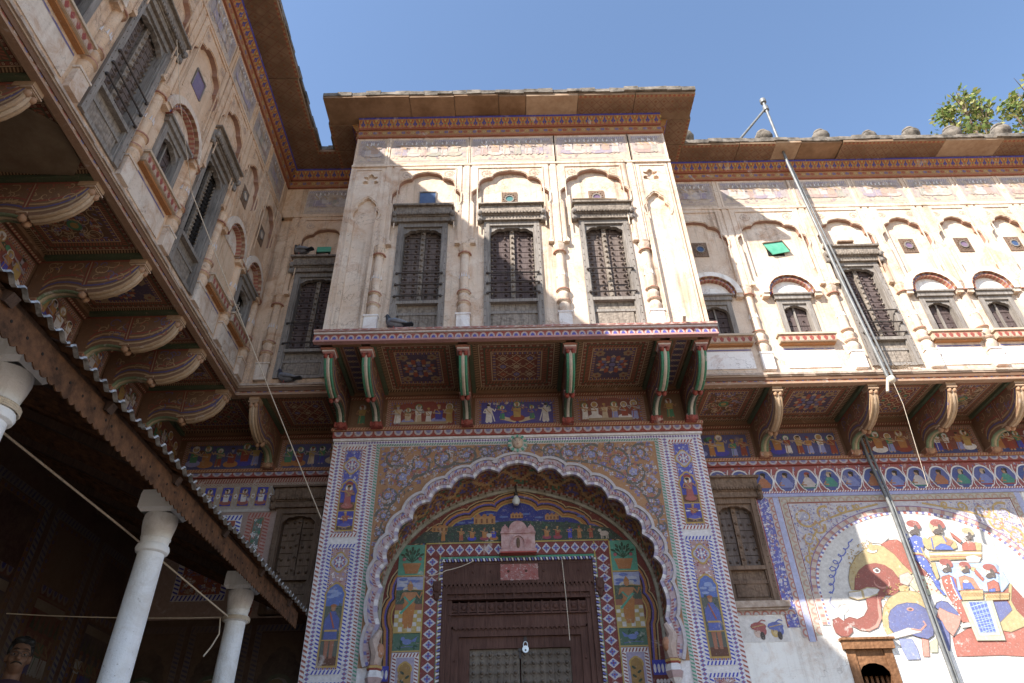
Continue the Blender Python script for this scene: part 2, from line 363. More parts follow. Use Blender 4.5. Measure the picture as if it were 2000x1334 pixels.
def border(p, a, b, w, kind='leaf', cols=(WHT, RED, BLU), layer=1, step=None):
    dx, dy = b[0]-a[0], b[1]-a[1]; L = math.hypot(dx, dy)
    if L < 1e-4: return
    dx /= L; dy /= L; nx, ny = -dy, dx
    at = lambda s, t: (a[0]+dx*s+nx*t, a[1]+dy*s+ny*t)
    p.q([at(0, -w/2), at(L, -w/2), at(L, w/2), at(0, w/2)], cols[0], layer)
    if kind == 'plain': return
    st = (step or w*.8)*(.72 if kind in ('leaf', 'dash', 'diamond') and w < .12 else 1); n = max(1, int(L/st)); st = L/n
    for i in range(n):
        s = i*st
        if kind == 'leaf':
            p.q([at(s+.05*st, -w*.42), at(s+.5*st, -w*.42), at(s+.98*st, w*.42), at(s+.55*st, w*.42)], cols[1 + (i % (len(cols)-1) if len(cols) > 3 else 0)], layer+1)
        elif kind == 'diamond':
            p.q([at(s+.04*st, 0), at(s+.5*st, -w*.44), at(s+.96*st, 0), at(s+.5*st, w*.44)], cols[1], layer+1)
            p.q([at(s+.28*st, 0), at(s+.5*st, -w*.2), at(s+.72*st, 0), at(s+.5*st, w*.2)], cols[2], layer+2)
        elif kind == 'scallop':
            q = [at(s+st*(.5-.46*math.cos(math.pi*j/5)), -w*.46+w*.86*math.sin(math.pi*j/5)) for j in range(6)]
            p.q(q, cols[1], layer+1)
            q = [at(s+st*(.5-.26*math.cos(math.pi*j/5)), -w*.46+w*.55*math.sin(math.pi*j/5)) for j in range(6)]
            p.q(q, cols[2], layer+2)
        elif kind == 'lotus':
            p.q([at(s+.5*st, -w*.48), at(s+.82*st, -w*.05), at(s+.5*st, w*.48), at(s+.18*st, -w*.05)], cols[1], layer+1)
            p.q([at(s+.02*st, -w*.48), at(s+.34*st, -w*.48), at(s+.12*st, w*.2), at(s-.0*st, w*.2)], cols[2], layer+1)
            p.q([at(s+.66*st, -w*.48), at(s+.98*st, -w*.48), at(s+1.0*st, w*.2), at(s+.88*st, w*.2)], cols[2], layer+1)
        elif kind == 'dash':
            p.q([at(s+.15*st, -w*.35), at(s+.75*st, -w*.35), at(s+.75*st, w*.35), at(s+.15*st, w*.35)], cols[1 + i % (len(cols)-1)], layer+1)
        elif kind == 'flower':
            u, v = at(s+.5*st, 0); flower(p, u, v, min(w, st)*.46, cols[1 + i % (len(cols)-1)], cols[0], layer+1, 5)
        elif kind == 'chevron':
            for g in (-1, 1):
                p.q([at(s, 0), at(s+.45*st, 0), at(s+.9*st, g*w*.45), at(s+.45*st, g*w*.45)], cols[1], layer+1)
def frame(p, u0, v0, u1, v1, w, kind='leaf', cols=(WHT, RED, BLU), layer=1, step=None):
    h = w/2
    border(p, (u0, v1-h), (u1, v1-h), w, kind, cols, layer, step); border(p, (u1, v0+h), (u0, v0+h), w, kind, cols, layer, step)
    border(p, (u0+h, v0+w), (u0+h, v1-w), w, kind, cols, layer, step); border(p, (u1-h, v1-w), (u1-h, v0+w), w, kind, cols, layer, step)
def flower(p, u, v, r, c1, c2, layer=2, n=5, rot=None):
    r0 = random.uniform(0, 1) if rot is None else rot
    for i in range(n):
        t = 2*math.pi*(i/n)+r0; c, s = math.cos(t), math.sin(t); w = r*.42
        p.q([(u+.12*r*c, v+.12*r*s), (u+.65*r*c-w*s, v+.65*r*s+w*c), (u+r*c, v+r*s), (u+.65*r*c+w*s, v+.65*r*s-w*c)], c1, layer)
    p.ell(u, v, r*.27, r*.27, c2, layer+1, 6)
def scroll(p, u, v, r, turns=1.7, dirn=1, a0=0.0, w=.03, cols=(GRY, LBL, WHT, RED), layer=2, petals=True):
    pts = []
    for i in range(26):
        t = i/25; a = a0+dirn*turns*2*math.pi*t; q = r*(1-.88*t); pts.append((u+q*math.cos(a), v+q*math.sin(a)))
    p.stroke(pts, w, cols[0], layer, taper=True)
    if petals:
        flower(p, u, v, r*.34, cols[1], cols[2], layer+1)
        for i in range(9):
            a = a0+dirn*2*math.pi*i/9; q = r*.66; flower(p, u+q*math.cos(a), v+q*math.sin(a), r*.16, random.choice(cols[1:]), cols[3], layer+1, 4)
def inside(pt, poly):
    x, y = pt; c = False; j = len(poly)-1
    for i in range(len(poly)):
        xi, yi = poly[i]; xj, yj = poly[j]
        if (yi > y) != (yj > y) and x < (xj-xi)*(y-yi)/(yj-yi)+xi: c = not c
        j = i
    return c
def foliage(p, poly, count, size, cols, layer=2, leafy=.5):
    us = [q[0] for q in poly]; vs = [q[1] for q in poly]; n = t = 0
    while n < count and t < count*6:
        t += 1; u = random.uniform(min(us), max(us)); v = random.uniform(min(vs), max(vs))
        if not inside((u, v), poly): continue
        n += 1; s = size*random.uniform(.6, 1.3)
        if random.random() < leafy:
            a = random.uniform(0, 6.28); c, w = math.cos(a)*s, math.sin(a)*s
            p.q([(u-c, v-w), (u-w*.35, v+c*.35), (u+c, v+w), (u+w*.35, v-c*.35)], random.choice(cols), layer)
        else: flower(p, u, v, s, random.choice(cols), random.choice(cols), layer, 4)
def vines(p, u0, v0, u1, v1, n, cols, w=.012, layer=2, amp=.4):
    """wandering tendrils that fill a rectangle"""
    for k in range(n):
        u = random.uniform(u0, u1); v = random.uniform(v0, v1); r = min(u1-u0, v1-v0)*random.uniform(.12, .28)*amp*2.5
        a = random.uniform(0, 6.28); d = random.choice((-1, 1)); pts = []
        for i in range(12):
            t = i/11; aa = a+d*t*5; q = r*(1-.7*t); x = u+q*math.cos(aa); y = v+q*math.sin(aa)
            pts.append((min(max(x, u0), u1), min(max(y, v0), v1)))
        p.stroke(pts, w, random.choice(cols), layer, taper=True)
def figure(p, u, v, h, robe=BLU, robe2=ORG, skin=SKN, turban=RED, halo=None, layer=3, face=1, seated=False):
    w = h*.17
    if halo: p.ell(u, v+h*.87, h*.17, h*.17, halo, layer, 12); p.ell(u, v+h*.87, h*.13, h*.13, WHT if halo != WHT else OCH, layer+1, 12)
    L = layer+2
    if seated:
        p.ell(u, v+h*.16, h*.34, h*.17, robe, L, 12); p.q([(u-w*.9, v+h*.2), (u+w*.9, v+h*.2), (u+w*1.05, v+h*.66), (u-w*1.05, v+h*.66)], robe2, L+1)
    else:
        p.q([(u-w*.95, v+h*.05), (u+w*.95, v+h*.05), (u+w*.75, v+h*.48), (u-w*.75, v+h*.48)], robe, L)
        p.q([(u-w*.8, v+h*.04), (u-w*.1, v+h*.04), (u-w*.1, v+h*.16), (u-w*.7, v+h*.16)], skin, L-1)
        for s in (-1, 1): p.q([(u+s*w*.2, v), (u+s*w*.75, v), (u+s*w*.6, v+h*.08), (u+s*w*.25, v+h*.08)], skin, L+1)
        p.q([(u-w*.72, v+h*.45), (u+w*.72, v+h*.45), (u+w*1.05, v+h*.76), (u-w*1.05, v+h*.76)], robe2, L+1)
        p.stroke([(u-w*.3, v+h*.45), (u-w*.5, v+h*.1)], h*.03, robe2, L+1)
    p.stroke([(u-w*1.0, v+h*.73), (u-w*1.5*face, v+h*.55), (u-w*.6*face+w*face, v+h*.5)], h*.06, skin, L+2)
    p.stroke([(u+w*1.0, v+h*.73), (u+w*1.6, v+h*.6), (u+w*1.9*face, v+h*.74)], h*.06, skin, L+2)
    p.q([(u-w*.3, v+h*.74), (u+w*.3, v+h*.74), (u+w*.3, v+h*.84), (u-w*.3, v+h*.84)], skin, L+2)
    p.ell(u, v+h*.87, h*.068, h*.085, skin, L+3, 10)
    p.ell(u-face*h*.02, v+h*.93, h*.085, h*.055, turban, L+4, 10)
    p.ell(u+face*h*.03, v+h*.875, h*.012, h*.012, BLK, L+4, 6)
    p.stroke([(u-w*.7, v+h*.74), (u+w*.5, v+h*.5)], h*.035, OCH, L+3)
def scene_panel(p, u0, v0, u1, v1, bg, n, layer=1, ground=DGR, faded=False, seated=.5, hal=True):
    p.rect(u0, v0, u1, v1, bg, layer)
    h = (v1-v0); p.rect(u0, v0, u1, v0+h*.18, ground, layer+1)
    for i in range(6): p.ell(random.uniform(u0+.05, u1-.05), v0+h*random.uniform(.6, .85), h*.11, h*.09, random.choice((DGR, GRN, BRN)), layer+1, 8)
    for i in range(n):
        u = u0+(u1-u0)*(i+.5)/n+random.uniform(-.02, .02); s = random.random() < seated
        figure(p, u, v0+h*random.uniform(.06, .14), h*(random.uniform(.8, .95) if s else random.uniform(.72, .85)),
               random.choice((WHT, CRM, BLU, LBL, RED, ORG)), random.choice((WHT, ORG, RED, OCH, GRN)), random.choice((SKN, (.55, .38, .26), (.35, .30, .36))),
               random.choice((RED, OCH, WHT, BLK)), random.choice((GRN, OCH, WHT, None)) if hal else None, layer+2, random.choice((-1, 1)), s)
def lattice(p, u0, v0, u1, v1, n, m, cols, layer=2, w=.012):
    """ogee lattice with a flower in every cell"""
    for i in range(n):
        for j in range(m):
            cu = u0+(u1-u0)*(i+.5)/n; cv = v0+(v1-v0)*(j+.5)/m; a = (u1-u0)/n/2; b = (v1-v0)/m/2
            p.stroke([(cu-a, cv), (cu-a*.45, cv+b*.45), (cu, cv+b), (cu+a*.45, cv+b*.45), (cu+a, cv), (cu+a*.45, cv-b*.45), (cu, cv-b), (cu-a*.45, cv-b*.45)], w, cols[0], layer, True)
            flower(p, cu, cv, min(a, b)*.52, cols[1+(i+j) % (len(cols)-1)], cols[0], layer+1, 6, rot=.5)
            for s in (-1, 1): p.ell(cu+s*a*.55, cv+b*.75, a*.12, b*.12, cols[-1], layer+1, 6)
def rosette(p, cu, cv, r, cols, layer=2):
    for k, (q, n) in enumerate(((1, 16), (.78, 12), (.5, 8))):
        for i in range(n):
            t = 2*math.pi*i/n; c, s = math.cos(t), math.sin(t); w = r*q*math.pi/n*.8
            p.q([(cu+.55*q*r*c, cv+.55*q*r*s), (cu+.8*q*r*c-w*s, cv+.8*q*r*s+w*c), (cu+q*r*c, cv+q*r*s), (cu+.8*q*r*c+w*s, cv+.8*q*r*s-w*c)], cols[(k+i % 2) % len(cols)], layer+k)
    p.ell(cu, cv, r*.2, r*.2, cols[-1], layer+3, 10)
def coffer_paint(p, u0, v0, u1, v1, style, layer=0):
    """painted ceiling panel: nested borders about a flowered field"""
    line = (.62, .45, .27)
    p.rect(u0, v0, u1, v1, (.20, .10, .055), layer)
    w = min(u1-u0, v1-v0)*.058
    seq = [('leaf', (DBR, (.50, .32, .17), RED)), ('plain', (line,)), ('flower', ((.17, .04, .03), (.60, .46, .30), (.40, .10, .06))), ('plain', ((.05, .12, .06),)), ('leaf', (BRN, (.44, .12, .07), NVY)), ('plain', (line,)), ('dash', (MAR, (.58, .42, .27), (.14, .14, .34)))]
    x0, y0, x1, y1 = u0, v0, u1, v1
    for i, (kd, cl) in enumerate(seq):
        ww = w*.22 if kd == 'plain' else w*(.85 if i % 4 else 1.1)
        if min(x1-x0, y1-y0) < ww*3: break
        frame(p, x0, y0, x1, y1, ww, kd, cl, layer+1); x0 += ww; y0 += ww; x1 -= ww; y1 -= ww
    cu, cv = (x0+x1)/2, (y0+y1)/2
    p.rect(x0, y0, x1, y1, ((.20, .05, .04), (.07, .06, .13), (.14, .07, .04))[style % 3], layer+1)
    if style % 4 == 0:
        n = max(2, round((x1-x0)/.17)); m = max(2, round((y1-y0)/.17)); lattice(p, x0, y0, x1, y1, n, m, (line, (.46, .12, .07), (.18, .19, .42), (.56, .44, .3)), layer+2, .014)
    elif style % 4 == 1:
        rosette(p, cu, cv, min(x1-x0, y1-y0)*.48, ((.60, .44, .27), (.44, .11, .07), (.18, .19, .40)), layer+2)
        for sx in (-1, 1):
            for sy in (-1, 1): flower(p, cu+sx*(x1-x0)*.4, cv+sy*(y1-y0)*.4, .07, (.40, .28, .16), RED, layer+2, 6)
    elif style % 4 == 2:
        vines(p, x0, y0, x1, y1, 34, (line, (.52, .36, .2), (.42, .12, .07)), .013, layer+2, .5)
        foliage(p, [(x0, y0), (x1, y0), (x1, y1), (x0, y1)], 60, .03, (line, (.42, .10, .06), (.18, .19, .42), (.56, .48, .4)), layer+3)
        p.ell(cu, cv, .07, .07, GRN, layer+4); p.ell(cu, cv, .04, .04, OCH, layer+5)
    else:
        n = max(3, round((x1-x0)/.12)); m = max(3, round((y1-y0)/.12))
        for i in range(n):
            for j in range(m):
                a = x0+(x1-x0)*(i+.5)/n; b = y0+(y1-y0)*(j+.5)/m; r = (x1-x0)/n*.46
                p.stroke([(a+r*math.cos(t*math.pi/3), b+r*math.sin(t*math.pi/3)) for t in range(6)], .012, line, layer+2, True)
                p.ell(a, b, r*.42, r*.42, ((.44, .11, .07), (.17, .18, .40), (.06, .30, .18))[(i+j) % 3], layer+2, 8)

# ---------------------------------------------------------------- building pieces
def wall_holes(m, u0, u1, v0, v1, holes, n0=-.3, n1=0.0, col=None):
    us = sorted({u0, u1, *[h[0] for h in holes], *[h[1] for h in holes]}); vs = sorted({v0, v1, *[h[2] for h in holes], *[h[3] for h in holes]})
    us = [u for u in us if u0 <= u <= u1]; vs = [v for v in vs if v0 <= v <= v1]
    for i in range(len(us)-1):
        for j in range(len(vs)-1):
            a, b, c, d = us[i], us[i+1], vs[j], vs[j+1]; cu, cv = (a+b)/2, (c+d)/2
            if any(h[0] < cu < h[1] and h[2] < cv < h[3] for h in holes): continue
            m.face([(a, c, n1), (b, c, n1), (b, d, n1), (a, d, n1)], col)
    for a, b, c, d in holes:
        m.face([(a, c, n1), (a, d, n1), (a, d, n0), (a, c, n0)], col); m.face([(b, c, n0), (b, d, n0), (b, d, n1), (b, c, n1)], col)
        m.face([(a, c, n0), (b, c, n0), (b, c, n1), (a, c, n1)], col); m.face([(a, d, n1), (b, d, n1), (b, d, n0), (a, d, n0)], col)
        m.face([(a, c, n0), (b, c, n0), (b, d, n0), (a, d, n0)], col)
def shutter_leaf(fr, u0, u1, v0, v1, n, rows, cols, name, mat, parent, stud=.016, planks=True):
    m = M(fr); m.box(u0, u1, v0, v1, n-.02, n)
    rh = (v1-v0)/rows
    for r in range(rows):      # raised boards with a joint between each
        m.box(u0+.006, u1-.006, v0+r*rh+.006, v0+(r+1)*rh-.006, n, n+.012+random.uniform(0, .004))
        for c in range(cols): m.stud(u0+(u1-u0)*(c+.5)/cols, v0+(r+.5)*rh, n+.012, stud, stud*1.5)
    return m.build(name, mat, parent)
def tall_window(parent, fr, uc, w=.68, v0=6.86, v1=8.78, bars=True, hood=True, rows=13, wmat='greywood', leafmat='darkwood', leaves=True, open_mesh=False, panel_top=7.33, hoodmat='carved', hv=.28, bright=False):
    win = part('window', parent); a, b = uc-w/2, uc+w/2; jw = .075
    m = M(fr)
    m.box(a, a+jw, v0, v1, -.12, .035); m.box(b-jw, b, v0, v1, -.12, .033); m.box(a+jw, b-jw, v1-.075, v1, -.12, .03)
    m.box(a+jw, a+jw+.014, v0, v1-.075, -.12, .012); m.box(b-jw-.014, b-jw, v0, v1-.075, -.12, .012)
    m.box(a+jw, b-jw, v0, v0+.05, -.12, .02)
    for s in (a+.02, b-.02):
        for k in range(16): m.stud(s, v0+.1+k*(v1-v0-.2)/15, .034, .009, .012, k=5)
    m.build('frame', wmat, win)
    ia, ib = a+jw+.012, b-jw-.012; pt = panel_top
    if leafmat == 'darkwood' and random.random() < .45: leafmat = 'darkwood2'
    m = M(fr); m.box(ia-.03, ib+.03, pt-.03, pt+.02, -.12, .03); m.box(ia-.01, ib+.01, pt-.20, pt-.16, -.12, -.005); m.build('transom', wmat, win)
    m = M(fr); m.box(ia, ib, v0+.05, pt-.03, -.12, -.03)
    m.box(ia+.03, ib-.03, v0+.08, pt-.2, -.03, -.015); m.build('lower_panel', 'carved' if wmat == 'greywood' else 'browncarved', win)
    top = v1-.075
    if leaves:
        mid = (ia+ib)/2
        for (x0, x1) in ((ia, mid-.03), (mid+.03, ib)): shutter_leaf(fr, x0, x1, pt+.02, top, -.11, rows, 2, 'shutter', leafmat, win, .024)
        m = M(fr); m.box(mid-.03, mid+.03, pt+.02, top, -.13, -.06)
        for k in range(rows): m.stud(mid, pt+.05+(k+.5)*(top-pt-.06)/rows, -.06, .024, .03)
        for s in (ia+.018, ib-.018):
            for k in range(rows): m.stud(s, pt+.05+(k+.5)*(top-pt-.06)/rows, -.09, .018, .02)
        m.build('mullion', 'carved' if wmat == 'greywood' else 'browncarved', win)
    # cusped head board
    arch = cusped(ia, ib, top-.15, top-.03, 2, .2, 4, clamp=.0)
    m = M(fr); m.prism([(ia, top-.15), *arch, (ib, top-.15), (ib+.01, top), (ia-.01, top)], -.06, .0); m.build('cusped_head', wmat, win)
    if bars:
        for v in (pt+.09, pt+.28, pt+.47):
            if random.random() < .1: continue
            v += random.uniform(-.02, .02)
            m = M(fr); m.tube([(a+.04, v+random.uniform(-.01, .01), .055), (b-.04, v+random.uniform(-.01, .01), .055)], .011, 6)
            for s in (a+.05, b-.05): m.blob((s, v, .05), .02, None, 6, 4)
            m.build('bar', 'iron', win)
    if hood:
        m = M(fr); h0, h1 = v1, v1+hv; x0, x1 = a-.03, b+.03
        m.box(x0, x1, h0, h0+.08, -.05, .07); m.box(x0-.02, x1+.02, h0+.10, h1-.03, -.05, .11); m.box(x0-.05, x1+.05, h1-.03, h1, -.05, .15, jit=.006)
        m.box(x0-.01, x1+.01, h0+.08, h0+.10, -.05, .085)
        n = 18
        for k in range(n):
            u = x0+(x1-x0)*(k+.5)/n; m.prism([(u-.014, h0+.125), (u, h0+.085), (u+.014, h0+.125)], .11, .125)
        m.build('hood', hoodmat, win)
        for s in (x0-.03, x1+.03):
            m = M(fr); m.box(s-.035, s+.035, h0-.02, h0+.17, -.04, .09); m.blob((s, h0+.0, .08), (.03, .04, .035), None, 7, 5); m.blob((s, h0+.11, .11), (.035, .05, .04), None, 7, 5); m.build('hood_bracket', wmat, win)
    return win
def hood_arch(win, fr, uc, a, vs, h, name='arched_hood'):
    """curved plaster hood of stacked mouldings over a small window"""
    def band(d0, d1, n0, n1, col=None, mt=None, cols=None):
        A = ellarc(uc, a+d0, vs, h+d0, 30); B = ellarc(uc, a+d1, vs, h+d1, 30); m = M(fr); m.strip(A, B, n0, n1, cols, col); return m
    m = band(.135, .155, 0, .04)
    for s in (-1, 1): m.box(uc+s*(a+.09)-.05, uc+s*(a+.09)+.05, vs-.06, vs+.004, 0, .08)
    m.build(name, 'plaster', win)
    m = band(.04, .13, 0, .10); m.build(name, 'white', win)
    m = band(.03, .04, 0, .108, cols=((.36, .16, .08), (.5, .36, .22), (.30, .12, .07))); m.build('painted_rim', 'fresco', win)
    m = band(.0, .03, 0, .06, cols=((.16, .17, .42), (.5, .46, .5), (.36, .10, .08), (.3, .3, .5), (.55, .5, .5))); m.build('painted_band', 'fresco', win)
    m = band(-.02, .0, 0, .075, cols=((.36, .10, .07), (.45, .26, .16))); m.build('painted_lip', 'fresco', win)
    m = M(fr); m.prism(ellarc(uc, a-.02, vs, h-.02, 14), 0, .012); m.build('tympanum', 'white', win)
def small_window(parent, fr, uc, blind=False, wmat='greywood', w=.50, v0=7.44, v1=8.06, rows=3, hoodw=.28, sw=.40, broken=False):
    win = part('window', parent); a, b = uc-w/2, uc+w/2
    if not blind:
        m = M(fr); m.box(a, a+.07, v0, v1, -.10, .03); m.box(b-.07, b, v0, v1, -.10, .03); m.box(a+.07, b-.07, v1-.07, v1, -.1, .028); m.box(a-.02, b+.02, v1, v1+.07, -.05, .06); m.box(a-.03, b+.03, v1+.07, v1+.10, -.05, .085)
        m.box(a+.07, b-.07, v0, v0+.03, -.1, .02)
        arch = cusped(a+.07, b-.07, v1-.25, v1-.09, 1, .22, 4, clamp=0); m.prism([(a+.07, v1-.25), *arch, (b-.07, v1-.25), (b-.06, v1-.07), (a+.06, v1-.07)], -.05, .005)
        m.build('frame', wmat, win)
        if broken:
            m = M(fr); m.box(a+.07, b-.07, v0+.03, v1-.07, -.1, -.09); m.build('dark_opening', 'dark', win)
            m = M(fr)
            for k in range(26):
                u = random.uniform(a+.08, b-.08); v = random.uniform(v0+.03, v0+.35); t = random.uniform(0, 6.28); l = random.uniform(.05, .14)
                m.tube([(u, v, -.07), (u+l*math.cos(t)*.5, v+l*.5*math.sin(t), -.04), (u+l*math.cos(t), v+l*math.sin(t), -.06)], .006, 4)
            m.build('rag_stuffing', 'white', win)
        else:
            mid = uc
            for (x0, x1) in ((a+.07, mid-.012), (mid+.012, b-.07)): shutter_leaf(fr, x0, x1, v0+.03, v1-.07, -.09, rows, 1, 'shutter', 'darkwood', win, .02)
            m = M(fr); m.box(mid-.012, mid+.012, v0+.03, v1-.07, -.1, -.05); m.build('mullion', wmat, win)
    hood_arch(win, fr, uc, hoodw, v1+.10, .29)
    m = M(fr); s0, s1 = uc-sw, uc+sw
    m.box(s0, s1, 7.26, 7.37, 0, .09, CRM); m.box(s0-.02, s1+.02, 7.37, 7.40, 0, .11, CRM); m.box(s0+.02, s1-.02, 7.235, 7.26, 0, .06, ORG)
    p = shift(fr, .09); pm = M(p); border(pm, (s0, 7.315), (s1, 7.315), .10, 'lotus', ((.42, .20, .12), (.30, .05, .04), (.55, .40, .30)), 0, .09)
    m.v += [v for v in pm.v]; b0 = len(m.v)-len(pm.v); m.f += [tuple(i+b0 for i in f) for f in pm.f]; m.c += pm.c
    m.build('painted_sill', 'fresco', win)
    m = M(fr); m.rect(s0+.04, 7.17, s1-.04, 7.195, (.12, .12, .30), 0); m.build('blue_line', 'faded', win)
    m = M(fr); m.box(s0+.04, s1-.04, 6.86, 7.15, 0, .012); m.build('dado_panel', 'dado', win)
    return win
def vent(parent, fr, uc, vc, w=.115, h=.15, kind='ring', glass='glass_blue'):
    o = part('vent', parent)
    if kind in ('ring', 'white'):
        m = M(fr); m.box(uc-w, uc+w, vc-h, vc+h, -.03, .012)
        for k in range(14):
            t = 2*math.pi*k/14; m.stud(uc+w*.78*math.cos(t), vc+h*.74*math.sin(t), .012, .012, .01, k=5)
        m.build('lattice', 'brownwood', o)
        m = M(fr); pts = [(uc+.068*math.cos(2*math.pi*k/16), vc+.075*math.sin(2*math.pi*k/16)) for k in range(17)]
        pin = [(uc+(u-uc)*.78, vc+(v-vc)*.78) for u, v in pts]; m.strip(pts, pin, .012, .026); m.build('ring', 'greywood', o)
        m = M(fr); m.prism(pin[:-1], .0, .017); m.build('pane', 'white' if kind == 'white' else glass, o)
    elif kind == 'pane':
        m = M(fr); m.box(uc-w-.012, uc+w+.012, vc+h, vc+h+.02, -.03, .02); m.box(uc-w-.012, uc-w, vc-h, vc+h, -.03, .02); m.box(uc+w, uc+w+.012, vc-h, vc+h, -.03, .02); m.build('frame', 'greywood', o)
        m = M(fr); m.box(uc-w, uc+w, vc-h, vc+h, -.03, .008); m.build('pane', glass, o)
    elif kind == 'flap':     # loose green shutter hanging askew
        m = M(fr); m.box(uc-w, uc+w, vc-h, vc+h, -.06, .004); m.build('dark_hole', 'dark', o)
        m = M(fr); m.prism([(uc-w*1.35, vc+h*.75), (uc+w*1.0, vc+h*1.1), (uc+w*1.6, vc-h*.55), (uc-w*.55, vc-h*1.0)], .03, .045, back=True); m.build('green_shutter', 'green_flap', o)
        m = M(fr); m.bar((uc-w*1.4, vc+h*.8, .05), (uc+w*1.05, vc+h*1.14, .05), .018, .018); m.bar((uc+w*1.05, vc+h*1.1, .05), (uc+w*1.62, vc-h*.5, .05), .014, .014); m.build('batten', 'brownwood', o)
    elif kind == 'hole':
        m = M(fr); m.box(uc-w, uc+w, vc-h, vc+h, -.2, .002, None); m.build('dark_hole', 'dark', o)
        m = M(fr); m.box(uc-w*.9, uc+w*.8, vc-h, vc-h*.15, .0, .03, jit=.012); m.box(uc-w-.02, uc-w, vc-h, vc+h, 0, .02); m.box(uc+w, uc+w+.02, vc-h, vc+h, 0, .02); m.build('broken_brick', 'plaster', o)
        m = M(fr); m.box(uc-w*.95, uc+w*.95, vc+h*.3, vc+h, .0, .018); m.build('green_shutter', 'green_flap', o)
    elif kind == 'niche':
        m = M(fr); m.box(uc-w, uc+w, vc-h, vc+h*.9, -.01, .003); m.build('dark_hole', 'brownwood', o)
        m = M(fr); m.box(uc-w*1.25, uc+w*1.25, vc+h*.85, vc+h*1.05, 0, .05); m.build('lintel', 'brownwood', o)
        m = M(fr); m.box(uc-w*.55, uc+w, vc-h, vc+h*.6, .0, .012); m.build('plaster_patch', 'plaster', o)
    return o
def pilaster(parent, fr, u, v0=6.82, cap=8.3, r=.062, n=.0, top=9.98):
    o = part('pilaster', parent); w = .085
    m = M(fr); m.box(u-w, u+w, v0, v0+.26, -.02, .06); m.box(u-w-.012, u+w+.012, v0+.26, v0+.285, -.02, .07); m.build('plinth', 'dado', o)
    b = v0+.285
    prof = [(r*1.15, b), (r*1.35, b+.05), (r*1.45, b+.10), (r*1.1, b+.15), (r*1.5, b+.17), (r*1.5, b+.2), (r*1.05, b+.215), (r*1.25, b+.26), (r*1.35, b+.30), (r*1.0, b+.34), (r*1.4, b+.355), (r*1.4, b+.385), (r, b+.40), (r*1.03, b+.55), (r*.96, cap-.16)]
    m = M(fr); m.lathe(prof, u, n, 14); m.build('shaft', 'plaster', o, True)
    m = M(fr); prof = [(r*.96, cap-.16), (r*1.25, cap-.155), (r*1.25, cap-.135), (r*1.05, cap-.12), (r*1.5, cap-.04), (r*1.55, cap-.02), (r*1.2, cap), (r*1.4, cap+.03)]
    m.lathe(prof, u, n, 14, flute=.1); m.build('capital', 'plaster', o, False)
    for t in (b+.17, b+.355, cap-.155):
        m = M(fr); m.lathe([(r*1.53, t+.004), (r*1.53, t+.022)], u, n, 14, [(.45, .20, .13)]*2); m.build('painted_ring', 'faded', o)
    m = M(fr)
    for k in range(-2, 3): m.prism([(u+k*.03-.014, b+.62), (u+k*.03+.014, b+.62), (u+k*.03, b+.70)], .0, r*math.sqrt(max(0, 1-(k*.03/r)**2))+.004 if abs(k*.03) < r else .01, WHT)
    m.build('painted_leaves', 'faded', o)
    m = M(fr); m.box(u-.075, u+.075, cap+.03, top, 0, .05); m.box(u-.04, u+.04, cap+.03, top, .05, .066); m.build('upper_strip', 'plaster', o)
    return o
def arch_plate(parent, fr, ua, ub, apex, v0=8.34, top=9.98, margin=.11, k=2, th=.065, spring=9.12):
    a, b = ua+margin, ub-margin; arch = cusped(a, b, spring, apex, k, .26, 6, 60, .42, clamp=min(.04, margin-.012))
    m = M(fr); m.prism([(ua, v0), (a+.03, v0), (a+.03, v0+.04), (a, v0+.09), *arch, (b, v0+.09), (b-.03, v0+.04), (b-.03, v0), (ub, v0), (ub, top), (ua, top)], 0, th)
    o = m.build('cusped_arch', 'plaster', parent)
    rv = offset(arch, -.0015); m = M(fr)
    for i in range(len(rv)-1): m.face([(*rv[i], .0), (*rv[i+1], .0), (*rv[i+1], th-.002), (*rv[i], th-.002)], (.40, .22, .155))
    m.build('arch_reveal', 'reveal_shade', o)  # thin red-brown strip with the cusp shadow worked into its colour
    m = M(shift(fr, th)); inner = offset(arch, .012); lip = offset(arch, .026); m.strip(inner, lip, 0, .008); m.box(a-.026, a-.012, v0+.05, spring, 0, .006); m.box(b+.012, b+.026, v0+.05, spring, 0, .006); m.build('arch_moulding', 'plaster', o)
    m = M(shift(fr, th)); e = .05
    m.box(ua+e+.03, ub-e-.03, top-.085, top-.065, 0, .014); m.box(ua+e+.03, ua+e+.045, v0+.3, top-.085, 0, .012); m.box(ub-e-.045, ub-e-.03, v0+.3, top-.085, 0, .012); m.build('panel_moulding', 'plaster', o)
    # faint printed scrollwork in the spandrels
    uc = (ua+ub)/2; hw = (ub-ua)/2
    for s in (-1, 1):
        m = M(shift(fr, th)); scroll(m, uc+s*hw*.62, top-.2, hw*.17, 1.5, s, 0, .014, ((.52, .36, .25), (.50, .38, .30), (.6, .46, .35), (.50, .32, .24)), 0); m.build('faded_scroll', 'faded', o)
    return o
